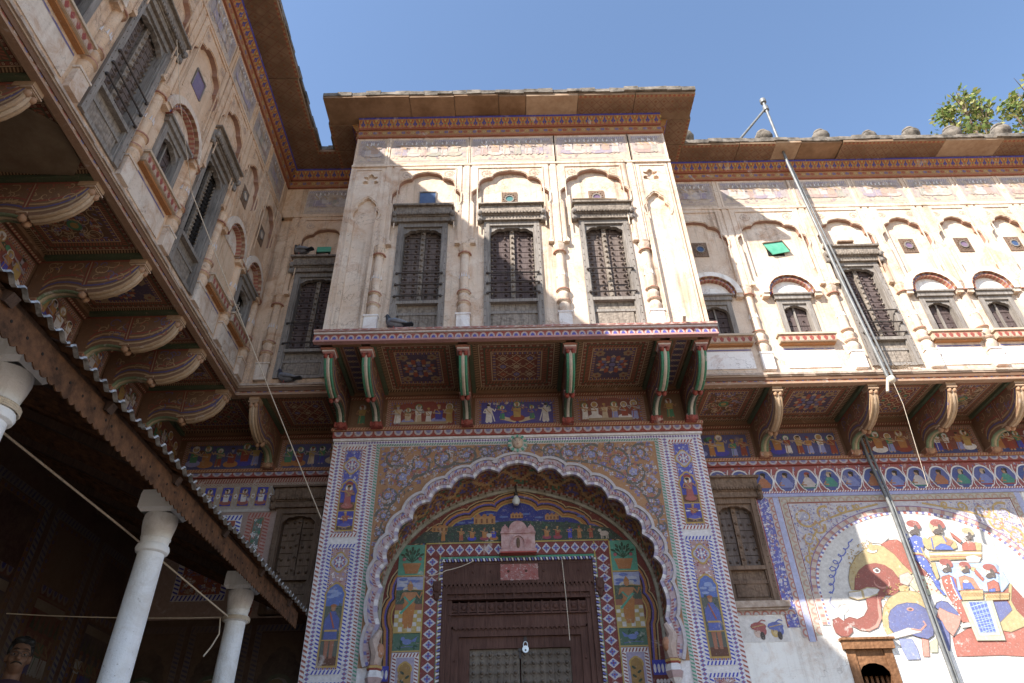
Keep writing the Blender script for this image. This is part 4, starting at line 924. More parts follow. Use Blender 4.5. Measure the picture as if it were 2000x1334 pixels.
# frames about spandrel and piers
p = M(GF)
border(p, (L+.02, 5.925), (R-.05, 5.925), .045, 'diamond', (WHT, (.16, .17, .50), RED), 1, .05)
border(p, (SU0-.05, 5.885), (SU1+.05, 5.885), .035, 'leaf', ((.52, .50, .48), (.06, .30, .20), GRN), 2, .045)
for s in (-1, 1):
    q = lambda d: GC+s*d
    border(p, (q(1.812), 2.4), (q(1.812), 5.865), .05, 'leaf', ((.52, .50, .48), (.07, .30, .2), GRN), 2, .055)
    border(p, (q(1.862), 2.4), (q(1.862), 5.9), .05, 'leaf', (WHT, (.36, .08, .06), RED), 1, .05)
    border(p, (q(1.922), 2.4), (q(1.922), 5.9), .07, 'diamond', (WHT, (.14, .15, .48), (.40, .12, .12)), 1, .06)
    border(p, (q(2.375), 2.4), (q(2.375), 5.9), .055, 'leaf', (WHT, (.40, .12, .09), RED), 1, .07)
    border(p, (q(2.318), 2.4), (q(2.318), 5.9), .06, 'diamond', (WHT, (.16, .17, .50), (.40, .12, .12)), 1, .06)
    # upper panel
    a, b = sorted((q(1.96), q(2.285)))
    for (v0, v1, blue) in ((4.66, 5.88, False), (3.15, 4.58, True), (2.2, 3.08, True)):
        p.rect(a, v0, b, v1, (.50, .46, .55), 1)
        frame(p, a, v0, b, v1, .05, 'leaf', (WHT, BLU if blue else (.36, .06, .05), LBL), 2, .055)
        frame(p, a+.05, v0+.05, b-.05, v1-.05, .02, 'dash', ((.55, .45, .42), RED, BLU), 2, .03)
        p.rect(a+.07, v0+.07, b-.07, v1-.07, (.10, .11, .42) if not blue else (.48, .30, .28), 2)
        foliage(p, [(a+.07, v0+.07), (b-.07, v0+.07), (b-.07, v1-.07), (a+.07, v1-.07)], 150, .017, (WHT, LBL, (.5, .4, .5), (.12, .13, .45)) if not blue else (WHT, RED, LBL), 3)
    uc = (a+b)/2
    # medallion and arched niche picture, upper
    for (vm, vs, va, vb, big) in ((5.60, 5.20, 5.42, 4.73, False), (4.36, 3.95, 4.13, 3.22, True)):
        for c, g2, ly in ((GLD, 1.0, 5), ((.50, .48, .55), .82, 6)):
            p.q([(uc+g2*.105*math.cos(t)*(1+.12*math.cos(4*t)), vm+g2*.115*math.sin(t)*(1+.12*math.cos(4*t))) for t in (2*math.pi*i/24 for i in range(24))], c, ly)
        rosette(p, uc, vm, .075, ((.14, .15, .46), (.40, .12, .14), WHT), 7)
        ar = cusped(uc-.115, uc+.115, vs, va, 2, .18, 4); p.q([(uc-.115, vb), (uc+.115, vb), *reversed(ar)], GLD, 5)
        ar = cusped(uc-.095, uc+.095, vs, va-.025, 2, .18, 4)
        if not big:
            p.q([(uc-.095, 5.0), (uc+.095, 5.0), *reversed(ar)], (.05, .07, .36), 6); p.rect(uc-.095, 5.0, uc+.095, 5.1, BRN, 7); p.ell(uc, 5.345, .05, .03, RED, 7)
            figure(p, uc, 5.03, .30, (.36, .10, .09), (.35, .12, .12), SKN, BLK, OCH, 8, s); p.ell(uc, 5.05, .075, .035, (.40, .12, .1), 12)
            p.rect(uc-.095, 4.75, uc+.095, 4.985, (.05, .06, .36), 6); p.rect(uc-.095, 4.75, uc+.095, 4.80, (.10, .07, .05), 7); p.rect(uc-.09, 4.885, uc+.09, 4.90, WHT, 7)
            figure(p, uc, 4.755, .225, (.05, .07, .36), (.36, .10, .08), SKN, OCH, None, 8, -s); p.ell(uc, 4.80, .075, .032, (.10, .11, .42), 12); p.stroke([(uc-.075, 4.79), (uc, 4.775), (uc+.075, 4.79)], .012, OCH, 14)
        else:
            p.q([(uc-.095, 3.24), (uc+.095, 3.24), *reversed(ar)], (.10, .17, .45), 6)
            for k in range(7): p.ell(uc+random.uniform(-.06, .06), random.uniform(3.88, 4.04), .045, .016, (.28, .36, .60), 7, 8)
            p.rect(uc-.095, 3.24, uc+.095, 3.86, (.10, .12, .10), 7); foliage(p, [(uc-.09, 3.7), (uc+.09, 3.7), (uc+.09, 3.88), (uc-.09, 3.88)], 26, .018, (DGR, (.10, .14, .12), (.2, .22, .2)), 8)
            rb = (.10, .14, .42) if s > 0 else (.09, .12, .34)
            p.q([(uc-.075, 3.50), (uc+.075, 3.50), (uc+.06, 3.74), (uc+.03, 3.80), (uc-.03, 3.80), (uc-.06, 3.74)], rb, 9); p.q([(uc-.085, 3.60), (uc-.055, 3.58), (uc-.05, 3.76), (uc-.08, 3.72)], rb, 9); p.q([(uc+.085, 3.60), (uc+.055, 3.58), (uc+.05, 3.76), (uc+.08, 3.72)], rb, 9)
            p.rect(uc-.07, 3.585, uc+.07, 3.605, OCH, 10); p.ell(uc, 3.835, .026, .034, SKN, 10); p.ell(uc, 3.862, .034, .018, (.36, .14, .06), 11); p.stroke([(uc-.03, 3.79), (uc+.03, 3.62)], .016, (.40, .12, .06), 11)
            for d in (-.03, .03): p.q([(uc+d-.018, 3.31), (uc+d+.018, 3.31), (uc+d+.025, 3.5), (uc+d-.025, 3.5)], (.36, .15, .09), 9)
            p.rect(uc-.095, 3.24, uc+.095, 3.33, (.12, .05, .03), 8); p.stroke([(uc-.09, 3.495), (uc+.09, 3.495)], .012, OCH, 12)
p.build('pier_painting', 'fresco', gate)
# sun face over the arch
o = part('sun_face', gate)
m = M(GF)
for k in range(20):
    t = 2*math.pi*k/20; c, s = math.cos(t), math.sin(t); m.prism([(GC+.085*c-.014*s, 5.84+.085*s+.014*c), (GC+.085*c+.014*s, 5.84+.085*s-.014*c), (GC+.125*c+.012*s, 5.84+.125*s-.012*c), (GC+.125*c-.012*s, 5.84+.125*s+.012*c)], .0, .075, (.10, .36, .26) if k % 2 else (.55, .55, .48))
m.prism([(GC+.128*math.cos(2*math.pi*k/24), 5.84+.128*math.sin(2*math.pi*k/24)) for k in range(24)], 0, .06, (.62, .60, .52)); m.build('rays', 'fresco', o)
m = M(GF); m.blob((GC, 5.84, .07), (.07, .078, .05), (.60, .46, .34), 14, 10); m.blob((GC, 5.835, .12), (.01, .022, .014), (.55, .40, .30), 6, 5)
for s in (-1, 1): m.blob((GC+s*.026, 5.855, .108), (.012, .007, .008), BLK, 6, 4); m.blob((GC+s*.026, 5.875, .105), (.018, .005, .006), BLK, 6, 4)
m.blob((GC, 5.806, .11), (.02, .006, .008), RED, 6, 4); m.build('face', 'plain', o, True)

# ---- ornate underside of the arch
C1 = [(-1.70, 3.25)] ; PT = ellarc(0, 1.70, 4.05, 1.40, 40); PT = [(u, v + .05*max(0, 1-abs(u)/.5)) for u, v in PT]
PA = [(-1.70, 3.25), (-1.70, 3.5), (-1.70, 3.8)] + PT + [(1.70, 3.8), (1.70, 3.5), (1.70, 3.25)]
PA = [(GC-.02+u, v) for u, v in PA]
NA, ND = 260, 14; ca = resample(CUR, NA); cb = resample(PA, NA)
m = M(GF); pal = [(.22, .10, .05), (.13, .06, .04), (.42, .20, .08), (.09, .09, .30), (.06, .20, .12), (.30, .07, .05), (.48, .30, .13), (.16, .09, .06)]
for j in range(ND):
    t0, t1 = j/ND, (j+1)/ND
    for i in range(NA-1):
        def at(i, t):
            bulge = .06*math.sin(math.pi*t); u = ca[i][0]*(1-t)+cb[i][0]*t; v = ca[i][1]*(1-t)+cb[i][1]*t
            return (u+(u-GC)*bulge*.4, v+bulge*.5, -.03-.52*t)
        k = (i//9) % 2; w = math.sin(i*.35)*3+6
        if j in (0, 12): c = pal[5] if i % 3 else (.45, .38, .34)
        elif j == 13: c = (.40, .38, .30) if i % 4 else (.12, .10, .06)
        elif abs(j-w) < .8: c = (.50, .32, .14)
        elif j > w: c = random.choice((pal[1], pal[0], pal[2], pal[3] if k else pal[4]))
        else: c = random.choice((pal[1], pal[2], pal[4] if k else pal[3], pal[5], (.30, .2, .12)))
        m.face([at(i, t0), at(i+1, t0), at(i+1, t1), at(i, t1)], c)
m.build('arch_soffit', 'fresco', gate)

# ---- inner painted wall with the door opening
IC = .08; DU0, DU1, DV = -.90, 1.06, 4.57
m = M(IF); wall_holes(m, -1.9, 2.1, 0, 5.75, [(DU0, DU1, -.2, DV)], -.5, 0, (.22, .04, .03)); m.build('inner_wall', 'fresco', gate)
p = M(IF)
HEAD = [(u, v) for u, v in PA if v > 4.62]; p.q([(HEAD[0][0], 4.60), *HEAD, (HEAD[-1][0], 4.60)], MAR, 0)
for s in (-1, 1): p.rect(*sorted((IC+s*.985, IC+s*1.70))[:1], 2.4, sorted((IC+s*.985, IC+s*1.70))[1], 4.60, MAR, 0)
foliage(p, HEAD, 260, .022, ((.36, .20, .08), (.30, .06, .04), (.4, .3, .2)), 1)
IA = cusped(IC-1.50, IC+1.50, 3.75, 5.33, 6, .17, 5, 80, .3); IA = [(IC-1.47, 3.3)] + IA + [(IC+1.47, 3.3)]
NV = [(u, v) for u, v in IA if v > 4.66]; p.q([(NV[0][0], 4.64), *NV, (NV[-1][0], 4.64)], (.02, .035, .22), 2)
for d, w, c in ((.0, .02, (.46, .30, .08)), (.03, .03, (.40, .17, .05)), (.055, .014, BLK), (.075, .022, (.10, .08, .34)), (.10, .03, (.42, .19, .06)), (.125, .012, BLK), (.14, .016, (.48, .36, .2))): p.stroke(offset(IA, d), w, c, 4)
# tympanum landscape
p.q([(IC-1.36, 4.78), (IC+1.36, 4.78), (IC+1.2, 4.93), (IC+.7, 5.02), (IC, 5.06), (IC-.7, 5.02), (IC-1.2, 4.93)], (.03, .06, .05), 5)
foliage(p, [(IC-1.3, 4.80), (IC+1.3, 4.80), (IC+1.15, 4.95), (IC+.6, 5.04), (IC-.6, 5.04), (IC-1.15, 4.95)], 260, .02, ((.03, .09, .05), (.05, .13, .07), (.02, .05, .04), (.09, .12, .08)), 6)
for u in (-.95, -.72, -.58, -.42, -.3, .38, .52, .68, .8, .95): figure(p, IC+u, 4.80, .17, random.choice(((.36, .10, .06), BLU, ORG, (.30, .06, .10))), random.choice((ORG, BLU, RED)), SKN, random.choice((OCH, BLK, RED)), None, 8, random.choice((-1, 1)), random.random() < .3)
for u, v, w in ((-.42, 5.02, .14), (.0, 5.09, .08), (.46, 5.06, .09), (-1.0, 4.93, .10)):
    p.rect(IC+u-w, v, IC+u+w, v+w*.75, (.46, .24, .09), 8); 
    for k in range(4): p.rect(IC+u-w+w*.5*k+.02, v+.01, IC+u-w+w*.5*k+.045, v+w*.5, (.20, .08, .04), 9)
    for k in (-1, 0, 1): p.ell(IC+u+k*w*.6, v+w*.78, w*.22, w*.2, (.40, .18, .07), 9, 8)
for s, c in ((-1, (.60, .56, .5)), (1, (.56, .48, .42))):
    u = IC+s*(.36 if s < 0 else 1.12); p.ell(u, 4.86, .06, .035, c, 9); p.ell(u-s*.055, 4.90, .024, .022, c, 10); [p.rect(u+d-.006, 4.79, u+d+.006, 4.85, c, 9) for d in (-.04, -.02, .025, .045)]
for k in range(12): p.ell(IC+random.uniform(-.9, .9), random.uniform(5.04, 5.16), .06, .014, (.10, .16, .38), 5, 8)
# side pictures: potted plant, flute player, bird, niche
for s in (-1, 1):
    q = lambda d: IC+s*d
    a, b = sorted((q(1.17), q(1.50)))
    p.rect(a, 4.38, b, 4.765, (.09, .33, .24), 5); uc = q(1.33)
    p.q([(uc-.075, 4.40), (uc+.075, 4.40), (uc+.11, 4.51), (uc-.11, 4.51)], (.40, .17, .06), 7); p.rect(uc-.115, 4.505, uc+.115, 4.53, (.44, .20, .08), 8)
    p.stroke([(uc, 4.52), (uc, 4.72)], .01, DGR, 7)
    for k in range(11):
        t = math.pi*(k+.5)/11; l = .13 if k % 2 else .09; e = (uc+l*math.cos(t)*1.0, 4.58+l*math.sin(t)); p.stroke([(uc, 4.54), e], .008, DGR, 7); p.ell(e[0], e[1], .034, .016, (.02, .07, .04), 8, 8, t)
    for d in (-.1, .1): p.ell(uc+d, 4.58, .022, .022, (.40, .12, .14), 9)
    p.rect(a-.0, 3.71, b, 4.36, (.36, .40, .60), 5)                   # sky
    for k in range(9): p.ell(random.uniform(a+.05, b-.05), random.uniform(4.22, 4.33), .06, .02, random.choice(((.12, .18, .45), (.5, .52, .62))), 6, 8)
    p.rect(a, 4.02, b, 4.20, (.06, .10, .07), 7); foliage(p, [(a, 4.04), (b, 4.04), (b, 4.2), (a, 4.2)], 30, .02, (DGR, (.08, .14, .09), (.12, .16, .12)), 8)
    p.rect(a, 3.96, b, 4.03, (.30, .12, .07), 9); p.rect(a, 3.71, b, 3.96, (.48, .36, .12), 9)
    for r in range(5):
        v0 = 3.71+.25*(r/5)**.85; v1 = 3.71+.25*((r+1)/5)**.85
        for c in range(6):
            if (c+r) % 2: p.q([(a+(b-a)*c/6, v0), (a+(b-a)*(c+1)/6-.006, v0), (a+(b-a)*(c+1)/6-.008, v1-.006), (a+(b-a)*c/6, v1-.006)], (.60, .58, .55), 10)
    uc = q(1.33); OR = (.44, .18, .05)
    p.q([(uc-.07, 3.80), (uc+.05, 3.80), (uc+.075, 4.04), (uc-.075, 4.04)], OR, 11); p.q([(uc-.05, 3.75), (uc-.005, 3.75), (uc, 3.9), (uc-.07, 3.9)], OR, 11); p.q([(uc+.005, 3.75), (uc+.04, 3.75), (uc+.06, 3.9), (uc, 3.9)], (.40, .16, .05), 12)
    p.q([(uc-.055, 4.02), (uc+.055, 4.02), (uc+.08, 4.17), (uc-.08, 4.17)], (.46, .21, .09), 12); p.stroke([(uc-.07, 4.12), (uc, 4.05), (uc+.07, 4.10), (uc-.1, 3.92)], .025, (.08, .34, .24), 13)
    p.ell(uc, 4.225, .034, .042, (.46, .22, .10), 12); p.q([(uc-.04, 4.245), (uc+.04, 4.245), (uc, 4.31)], (.42, .2, .06), 13)
    for d in (-1, 1): p.ell(uc+d*.06, 4.215, .035, .016, (.58, .52, .42), 11, 8, d*-.5)
    p.stroke([(uc+s*.0-.08, 4.16), (uc-.11, 4.08), (uc-.06, 4.14)], .022, (.46, .21, .09), 13); p.stroke([(uc+.075, 4.16), (uc+.12, 4.10), (uc+.15, 4.17)], .022, (.46, .21, .09), 13); p.stroke([(uc+.02, 4.20), (uc+.17, 4.19)], .009, OCH, 14)
    p.rect(a, 3.50, b, 3.70, (.07, .16, .11), 5); p.ell(uc, 3.60, .055, .032, (.15, .22, .48), 7); p.ell(uc+s*.05, 3.635, .024, .022, (.15, .22, .48), 8); p.q([(uc-s*.03, 3.6), (uc-s*.12, 3.66), (uc-s*.1, 3.6)], (.12, .18, .42), 7); p.stroke([(a+.05, 3.53), (uc, 3.55), (b-.05, 3.54)], .01, (.10, .14, .30), 6)
    for k in range(8): p.ell(random.uniform(a+.03, b-.03), random.uniform(3.53, 3.67), .03, .012, DGR, 6, 6, random.uniform(0, 3))
    for v in (4.37, 3.705, 3.495): p.rect(a, v-.008, b, v+.008, (.50, .36, .12), 11)
    p.rect(a, 2.4, b, 3.485, (.40, .36, .50), 5); frame(p, a+.01, 2.4, b-.01, 3.48, .05, 'leaf', (WHT, (.28, .05, .05), BLU), 6, .05)
    ar = cusped(a+.09, b-.09, 3.28, 3.38, 1, .2, 4); p.q([(a+.09, 2.4), (b-.09, 2.4), *reversed(ar)], (.34, .20, .06), 8); p.stroke(ar, .02, GLD, 9)
    for k in range(8): p.ell(uc+(-1)**k*.03, 2.95+k*.045, .03, .014, (.03, .06, .04), 10, 6, (-1)**k*.6)
    # border strips beside the door
    c0, c1 = sorted((q(.985), q(1.16))); cc = (c0+c1)/2
    border(p, (cc, 2.4), (cc, 4.60), .165, 'diamond', ((.20, .035, .035), (.60, .58, .60), (.13, .15, .46)), 6, .12)
    n = int(2.2/.12)
    for k in range(n): flower(p, cc, 2.4+(k+.5)*2.2/n, .04, (.12, .14, .44), (.30, .05, .05), 9, 4, rot=0)
    for d, w, c in ((1.168, .016, (.48, .36, .10)), (.975, .016, (.48, .36, .10))): p.rect(q(d)-w/2, 2.4, q(d)+w/2, 4.76, c, 8)
border(p, (IC-1.16, 4.685), (IC+1.16, 4.685), .155, 'diamond', ((.20, .035, .035), (.60, .58, .60), (.13, .15, .46)), 7, .12)
for k in range(19): flower(p, IC-1.16+(k+.5)*2.32/19, 4.685, .04, (.12, .14, .44), (.30, .05, .05), 10, 4, rot=0)
p.rect(IC-1.16, 4.765, IC+1.16, 4.782, (.48, .36, .10), 11)
p.build('door_wall_painting', 'fresco', gate)
p = M(IF); a0 = .02
for s in (-1, 1):
    u = DU0 if s < 0 else DU1
    p.box(*(sorted((u, u+s*.03))), 2.4, DV+.03, 0, .012, (.06, .28, .18)); 
    for k in range(60): p.prism([(u, 2.4+k*.036), (u, 2.42+k*.036), (u-s*.04, 2.432+k*.036), (u-s*.04, 2.412+k*.036)], -.01, .02, WHT if k % 2 else (.16, .17, .46))
p.box(DU0-.03, DU1+.03, DV, DV+.028, 0, .012, (.06, .28, .18))
for k in range(54): p.prism([(DU0+k*.036, DV), (DU0+.02+k*.036, DV), (DU0+.032+k*.036, DV-.035), (DU0+.012+k*.036, DV-.035)], -.01, .02, WHT if k % 2 else (.16, .17, .46))
p.build('door_surround', 'fresco', gate)
# pointed rib
m = M(IF); m.strip(offset(PA, -.03), offset(PA, .03), -.02, .03, cols=((.42, .42, .34), (.36, .34, .26), (.46, .45, .38))); m.build('arch_rib', 'fresco', gate)
# lotus corbels at the springing
for s in (-1, 1):
    o = part('lotus_corbel', gate); u = GC+s*1.60; m = M(GF)
    m.lathe([(.03, 2.98), (.07, 3.03), (.095, 3.10), (.07, 3.17), (.085, 3.19), (.085, 3.215), (.05, 3.23)], u, .03, 12, [WHT, (.5, .36, .36), WHT, RED, OCH, RED, RED], flute=.14); m.build('lotus', 'fresco', o)
    m = M(GF); m.tube([(u, 3.22, .03), (u-s*.02, 3.34, .05), (u+s*.03, 3.46, .05), (u-s*.03, 3.58, .04)], [.06, .075, .06, .03], 8, (.50, .38, .32)); m.blob((u-s*.05, 3.36, .07), (.05, .08, .05), (.46, .22, .12), 8, 6); m.blob((u+s*.04, 3.42, .06), (.03, .06, .04), (.10, .24, .16), 8, 6); m.build('parrot', 'fresco', o, True)
    p = M(IF); c0, c1 = sorted((IC+s*1.52, IC+s*1.70)); p.rect(c0, 2.3, c1, 3.3, MAR, 5)
    for r in range(18):
        for k in range(4): p.ell(c0+(k+.5+.5*(r % 2))*(c1-c0)/4.5, 2.35+r*.045, .02, .026, WHT, 6, 7)
    p.rect(c0, 3.18, c1, 3.34, BLU, 8); [p.ell(c0+(k+.5)*(c1-c0)/4, 3.25, .016, .05, WHT, 9, 8) for k in range(4)]; p.build('painted_shaft', 'fresco', gate)

# ---- door
door = part('door', gate); DF = (IF[0], IF[1], IF[2], IF[3]*.5)
def ringbox(m, a, b, top, w, n0, n1): m.box(a, a+w, 1.0, top, n0, n1); m.box(b-w, b, 1.0, top, n0, n1); m.box(a+w, b-w, top-w, top, n0, n1)
m = M(DF); m.box(DU0, DU1, 4.29, 4.555, -.4, -.03); m.box(DU0, DU1, 4.262, 4.292, -.4, -.015); m.box(DU0, DU1, 4.50, 4.52, -.03, -.02)
for k in range(36): m.prism([(DU0+.02+k*.0535, 4.262), (DU0+.062+k*.0535, 4.262), (DU0+.041+k*.0535, 4.215)], -.05, -.02)
for k in range(8): m.stud(DU0+.2+k*.22, 4.41, -.03, .022, .02)
m.build('lintel', 'doorwood', door)
m = M(DF); ringbox(m, DU0, DU1, 4.25, .10, -.42, -.06); ringbox(m, DU0+.10, DU1-.10, 4.15, .06, -.42, -.12); m.build('outer_frame', 'doorwood', door)
m = M(DF)
for v, c0, c1 in ((4.16, DU0+.10, DU1-.10), (3.985, DU0+.14, DU1-.14)):
    m.box(c0, c1, v-.045, v+.065, -.40, -.13); n = 15
    for k in range(n):
        u = c0+(c1-c0)*(k+.5)/n; m.stud(u, v+.01, -.13, .042, .04, k=8); m.box(u+(c1-c0)/n/2-.008, u+(c1-c0)/n/2+.008, v-.05, v+.07, -.13, -.075); m.blob((u+(c1-c0)/n/2, v-.055, -.09), (.014, .022, .014), None, 6, 4)
m.box(DU0+.10, DU1-.10, 4.085, 4.105, -.4, -.08); m.box(DU0+.12, DU1-.12, 3.905, 3.925, -.4, -.09); m.build('carved_rosette_rail', 'doorwood', door)
m = M(DF); m.box(DU0+.16, DU1-.16, 3.78, 3.905, -.42, -.16); m.box(DU0+.18, DU1-.18, 3.755, 3.78, -.42, -.14)
for k in range(28): m.prism([(DU0+.2+k*.055, 3.757), (DU0+.235+k*.055, 3.757), (DU0+.2175+k*.055, 3.73)], -.2, -.145)
m.build('head_panel', 'doorwood', door)
m = M(DF); ringbox(m, DU0+.16, DU1-.16, 3.755, .09, -.44, -.19); ringbox(m, DU0+.25, DU1-.25, 3.665, .13, -.44, -.26)
for v in (1.3, 1.6, 1.9, 2.2, 2.5, 2.8, 3.1, 3.4):
    for s in (DU0+.205, DU1-.205): m.stud(s, v, -.19, .016, .02)
m.build('inner_frame', 'doorwood', door)
d0, d1 = DU0+.38, DU1-.38; mid = (d0+d1)/2
for (a, b) in ((d0, mid-.008), (mid+.008, d1)):
    m = M(DF); m.box(a, b, 1.0, 3.54, -.40, -.34)
    n = 6; w = (b-a)/n; r = 0; v = 3.52
    while v > 2.3:
        for k in range(n):
            u = a+(k+.5)*w; m.prism([(u-w*.48, v-w*.5), (u, v-w*.98), (u+w*.48, v-w*.5), (u, v-w*.02)], -.34, -.30); m.stud(u, v-w*.5, -.30, w*.26, .07, k=8)
        v -= w
    m.build('door_leaf', 'brassy', door)
m = M(DF); m.box(mid-.02, mid+.02, 3.50, 3.56, -.33, -.27); m.box(mid-.012, mid+.012, 3.42, 3.5, -.33, -.28); m.build('hasp', 'iron', door)
for s in (DU0-.02, DU1+.02): m = M(DF); m.box(s-.05, s+.05, 4.13, 4.29, -.02, .1); m.blob((s, 4.21, .11), (.055, .06, .05), None, 8, 6); m.blob((s, 4.11, .08), (.035, .05, .04), None, 8, 6); m.build('horse_head_bracket', 'doorwood', door)
m = M(DF); m.rect(-.14, 4.30, .33, 4.50, (.34, .13, .12), 0); m.fr = shift(DF, -.03); m2 = M(shift(DF, -.028)); m2.rect(-.14, 4.30, .33, 4.50, (.36, .13, .12), 0); foliage(m2, [(-.14, 4.3), (.33, 4.3), (.33, 4.5), (-.14, 4.5)], 120, .018, ((.52, .40, .38), (.36, .08, .07), (.45, .25, .24)), 1, .9); m2.build('red_stain', 'fresco', door)
# shrine plaque above the door
sh = part('shrine_niche', gate); u = .09
m = M(IF); m.box(u-.235, u+.235, 4.60, 4.65, -.02, .12); m.box(u-.215, u+.215, 4.65, 4.86, -.02, .075); m.box(u-.225, u+.225, 4.86, 4.885, -.02, .09)
m.prism([(u-.12, 4.885), *ellarc(u, .12, 4.90, .13, 12), (u+.12, 4.885)], -.02, .08)
for s in (-1, 1): m.prism([(u+s*.165-.05, 4.885), *ellarc(u+s*.165, .05, 4.89, .08, 10), (u+s*.165+.05, 4.885)], -.02, .07); m.blob((u+s*.165, 4.98, .03), (.012, .025, .012), None, 6, 4)
m.strip(ellarc(u, .10, 4.73, .12, 12), ellarc(u, .075, 4.73, .095, 12), .075, .095); m.box(u-.10, u-.075, 4.66, 4.73, .075, .095); m.box(u+.075, u+.10, 4.66, 4.73, .075, .095)
m.build('marble_front', 'pink', sh)
m = M(IF); m.blob((u, 4.74, .08), (.025, .07, .03), None, 8, 6); m.build('idol', 'brownwood', sh)
m = M(IF); m.box(u-.225, u+.225, 4.595, 4.612, .0, .135, (.42, .07, .06)); m.build('red_sill', 'fresco', sh)
MC = ((.38,.11,.08),(.26,.06,.045),(.10,.13,.32),(.48,.37,.18),(.55,.25,.20),(.72,.69,.66),(.07,.06,.06),(.5,.47,.45),(.22,.27,.48),(.50,.52,.38),(.6,.45,.4),(.30,.08,.07),(.60,.42,.28),(.45,.36,.22),(.07,.13,.50),(.35,.18,.12),(.45,.28,.10),(.36,.48,.70),(.45,.22,.14),(.36,.20,.06),(.62,.58,.46),(.08,.13,.50),(.55,.45,.42))
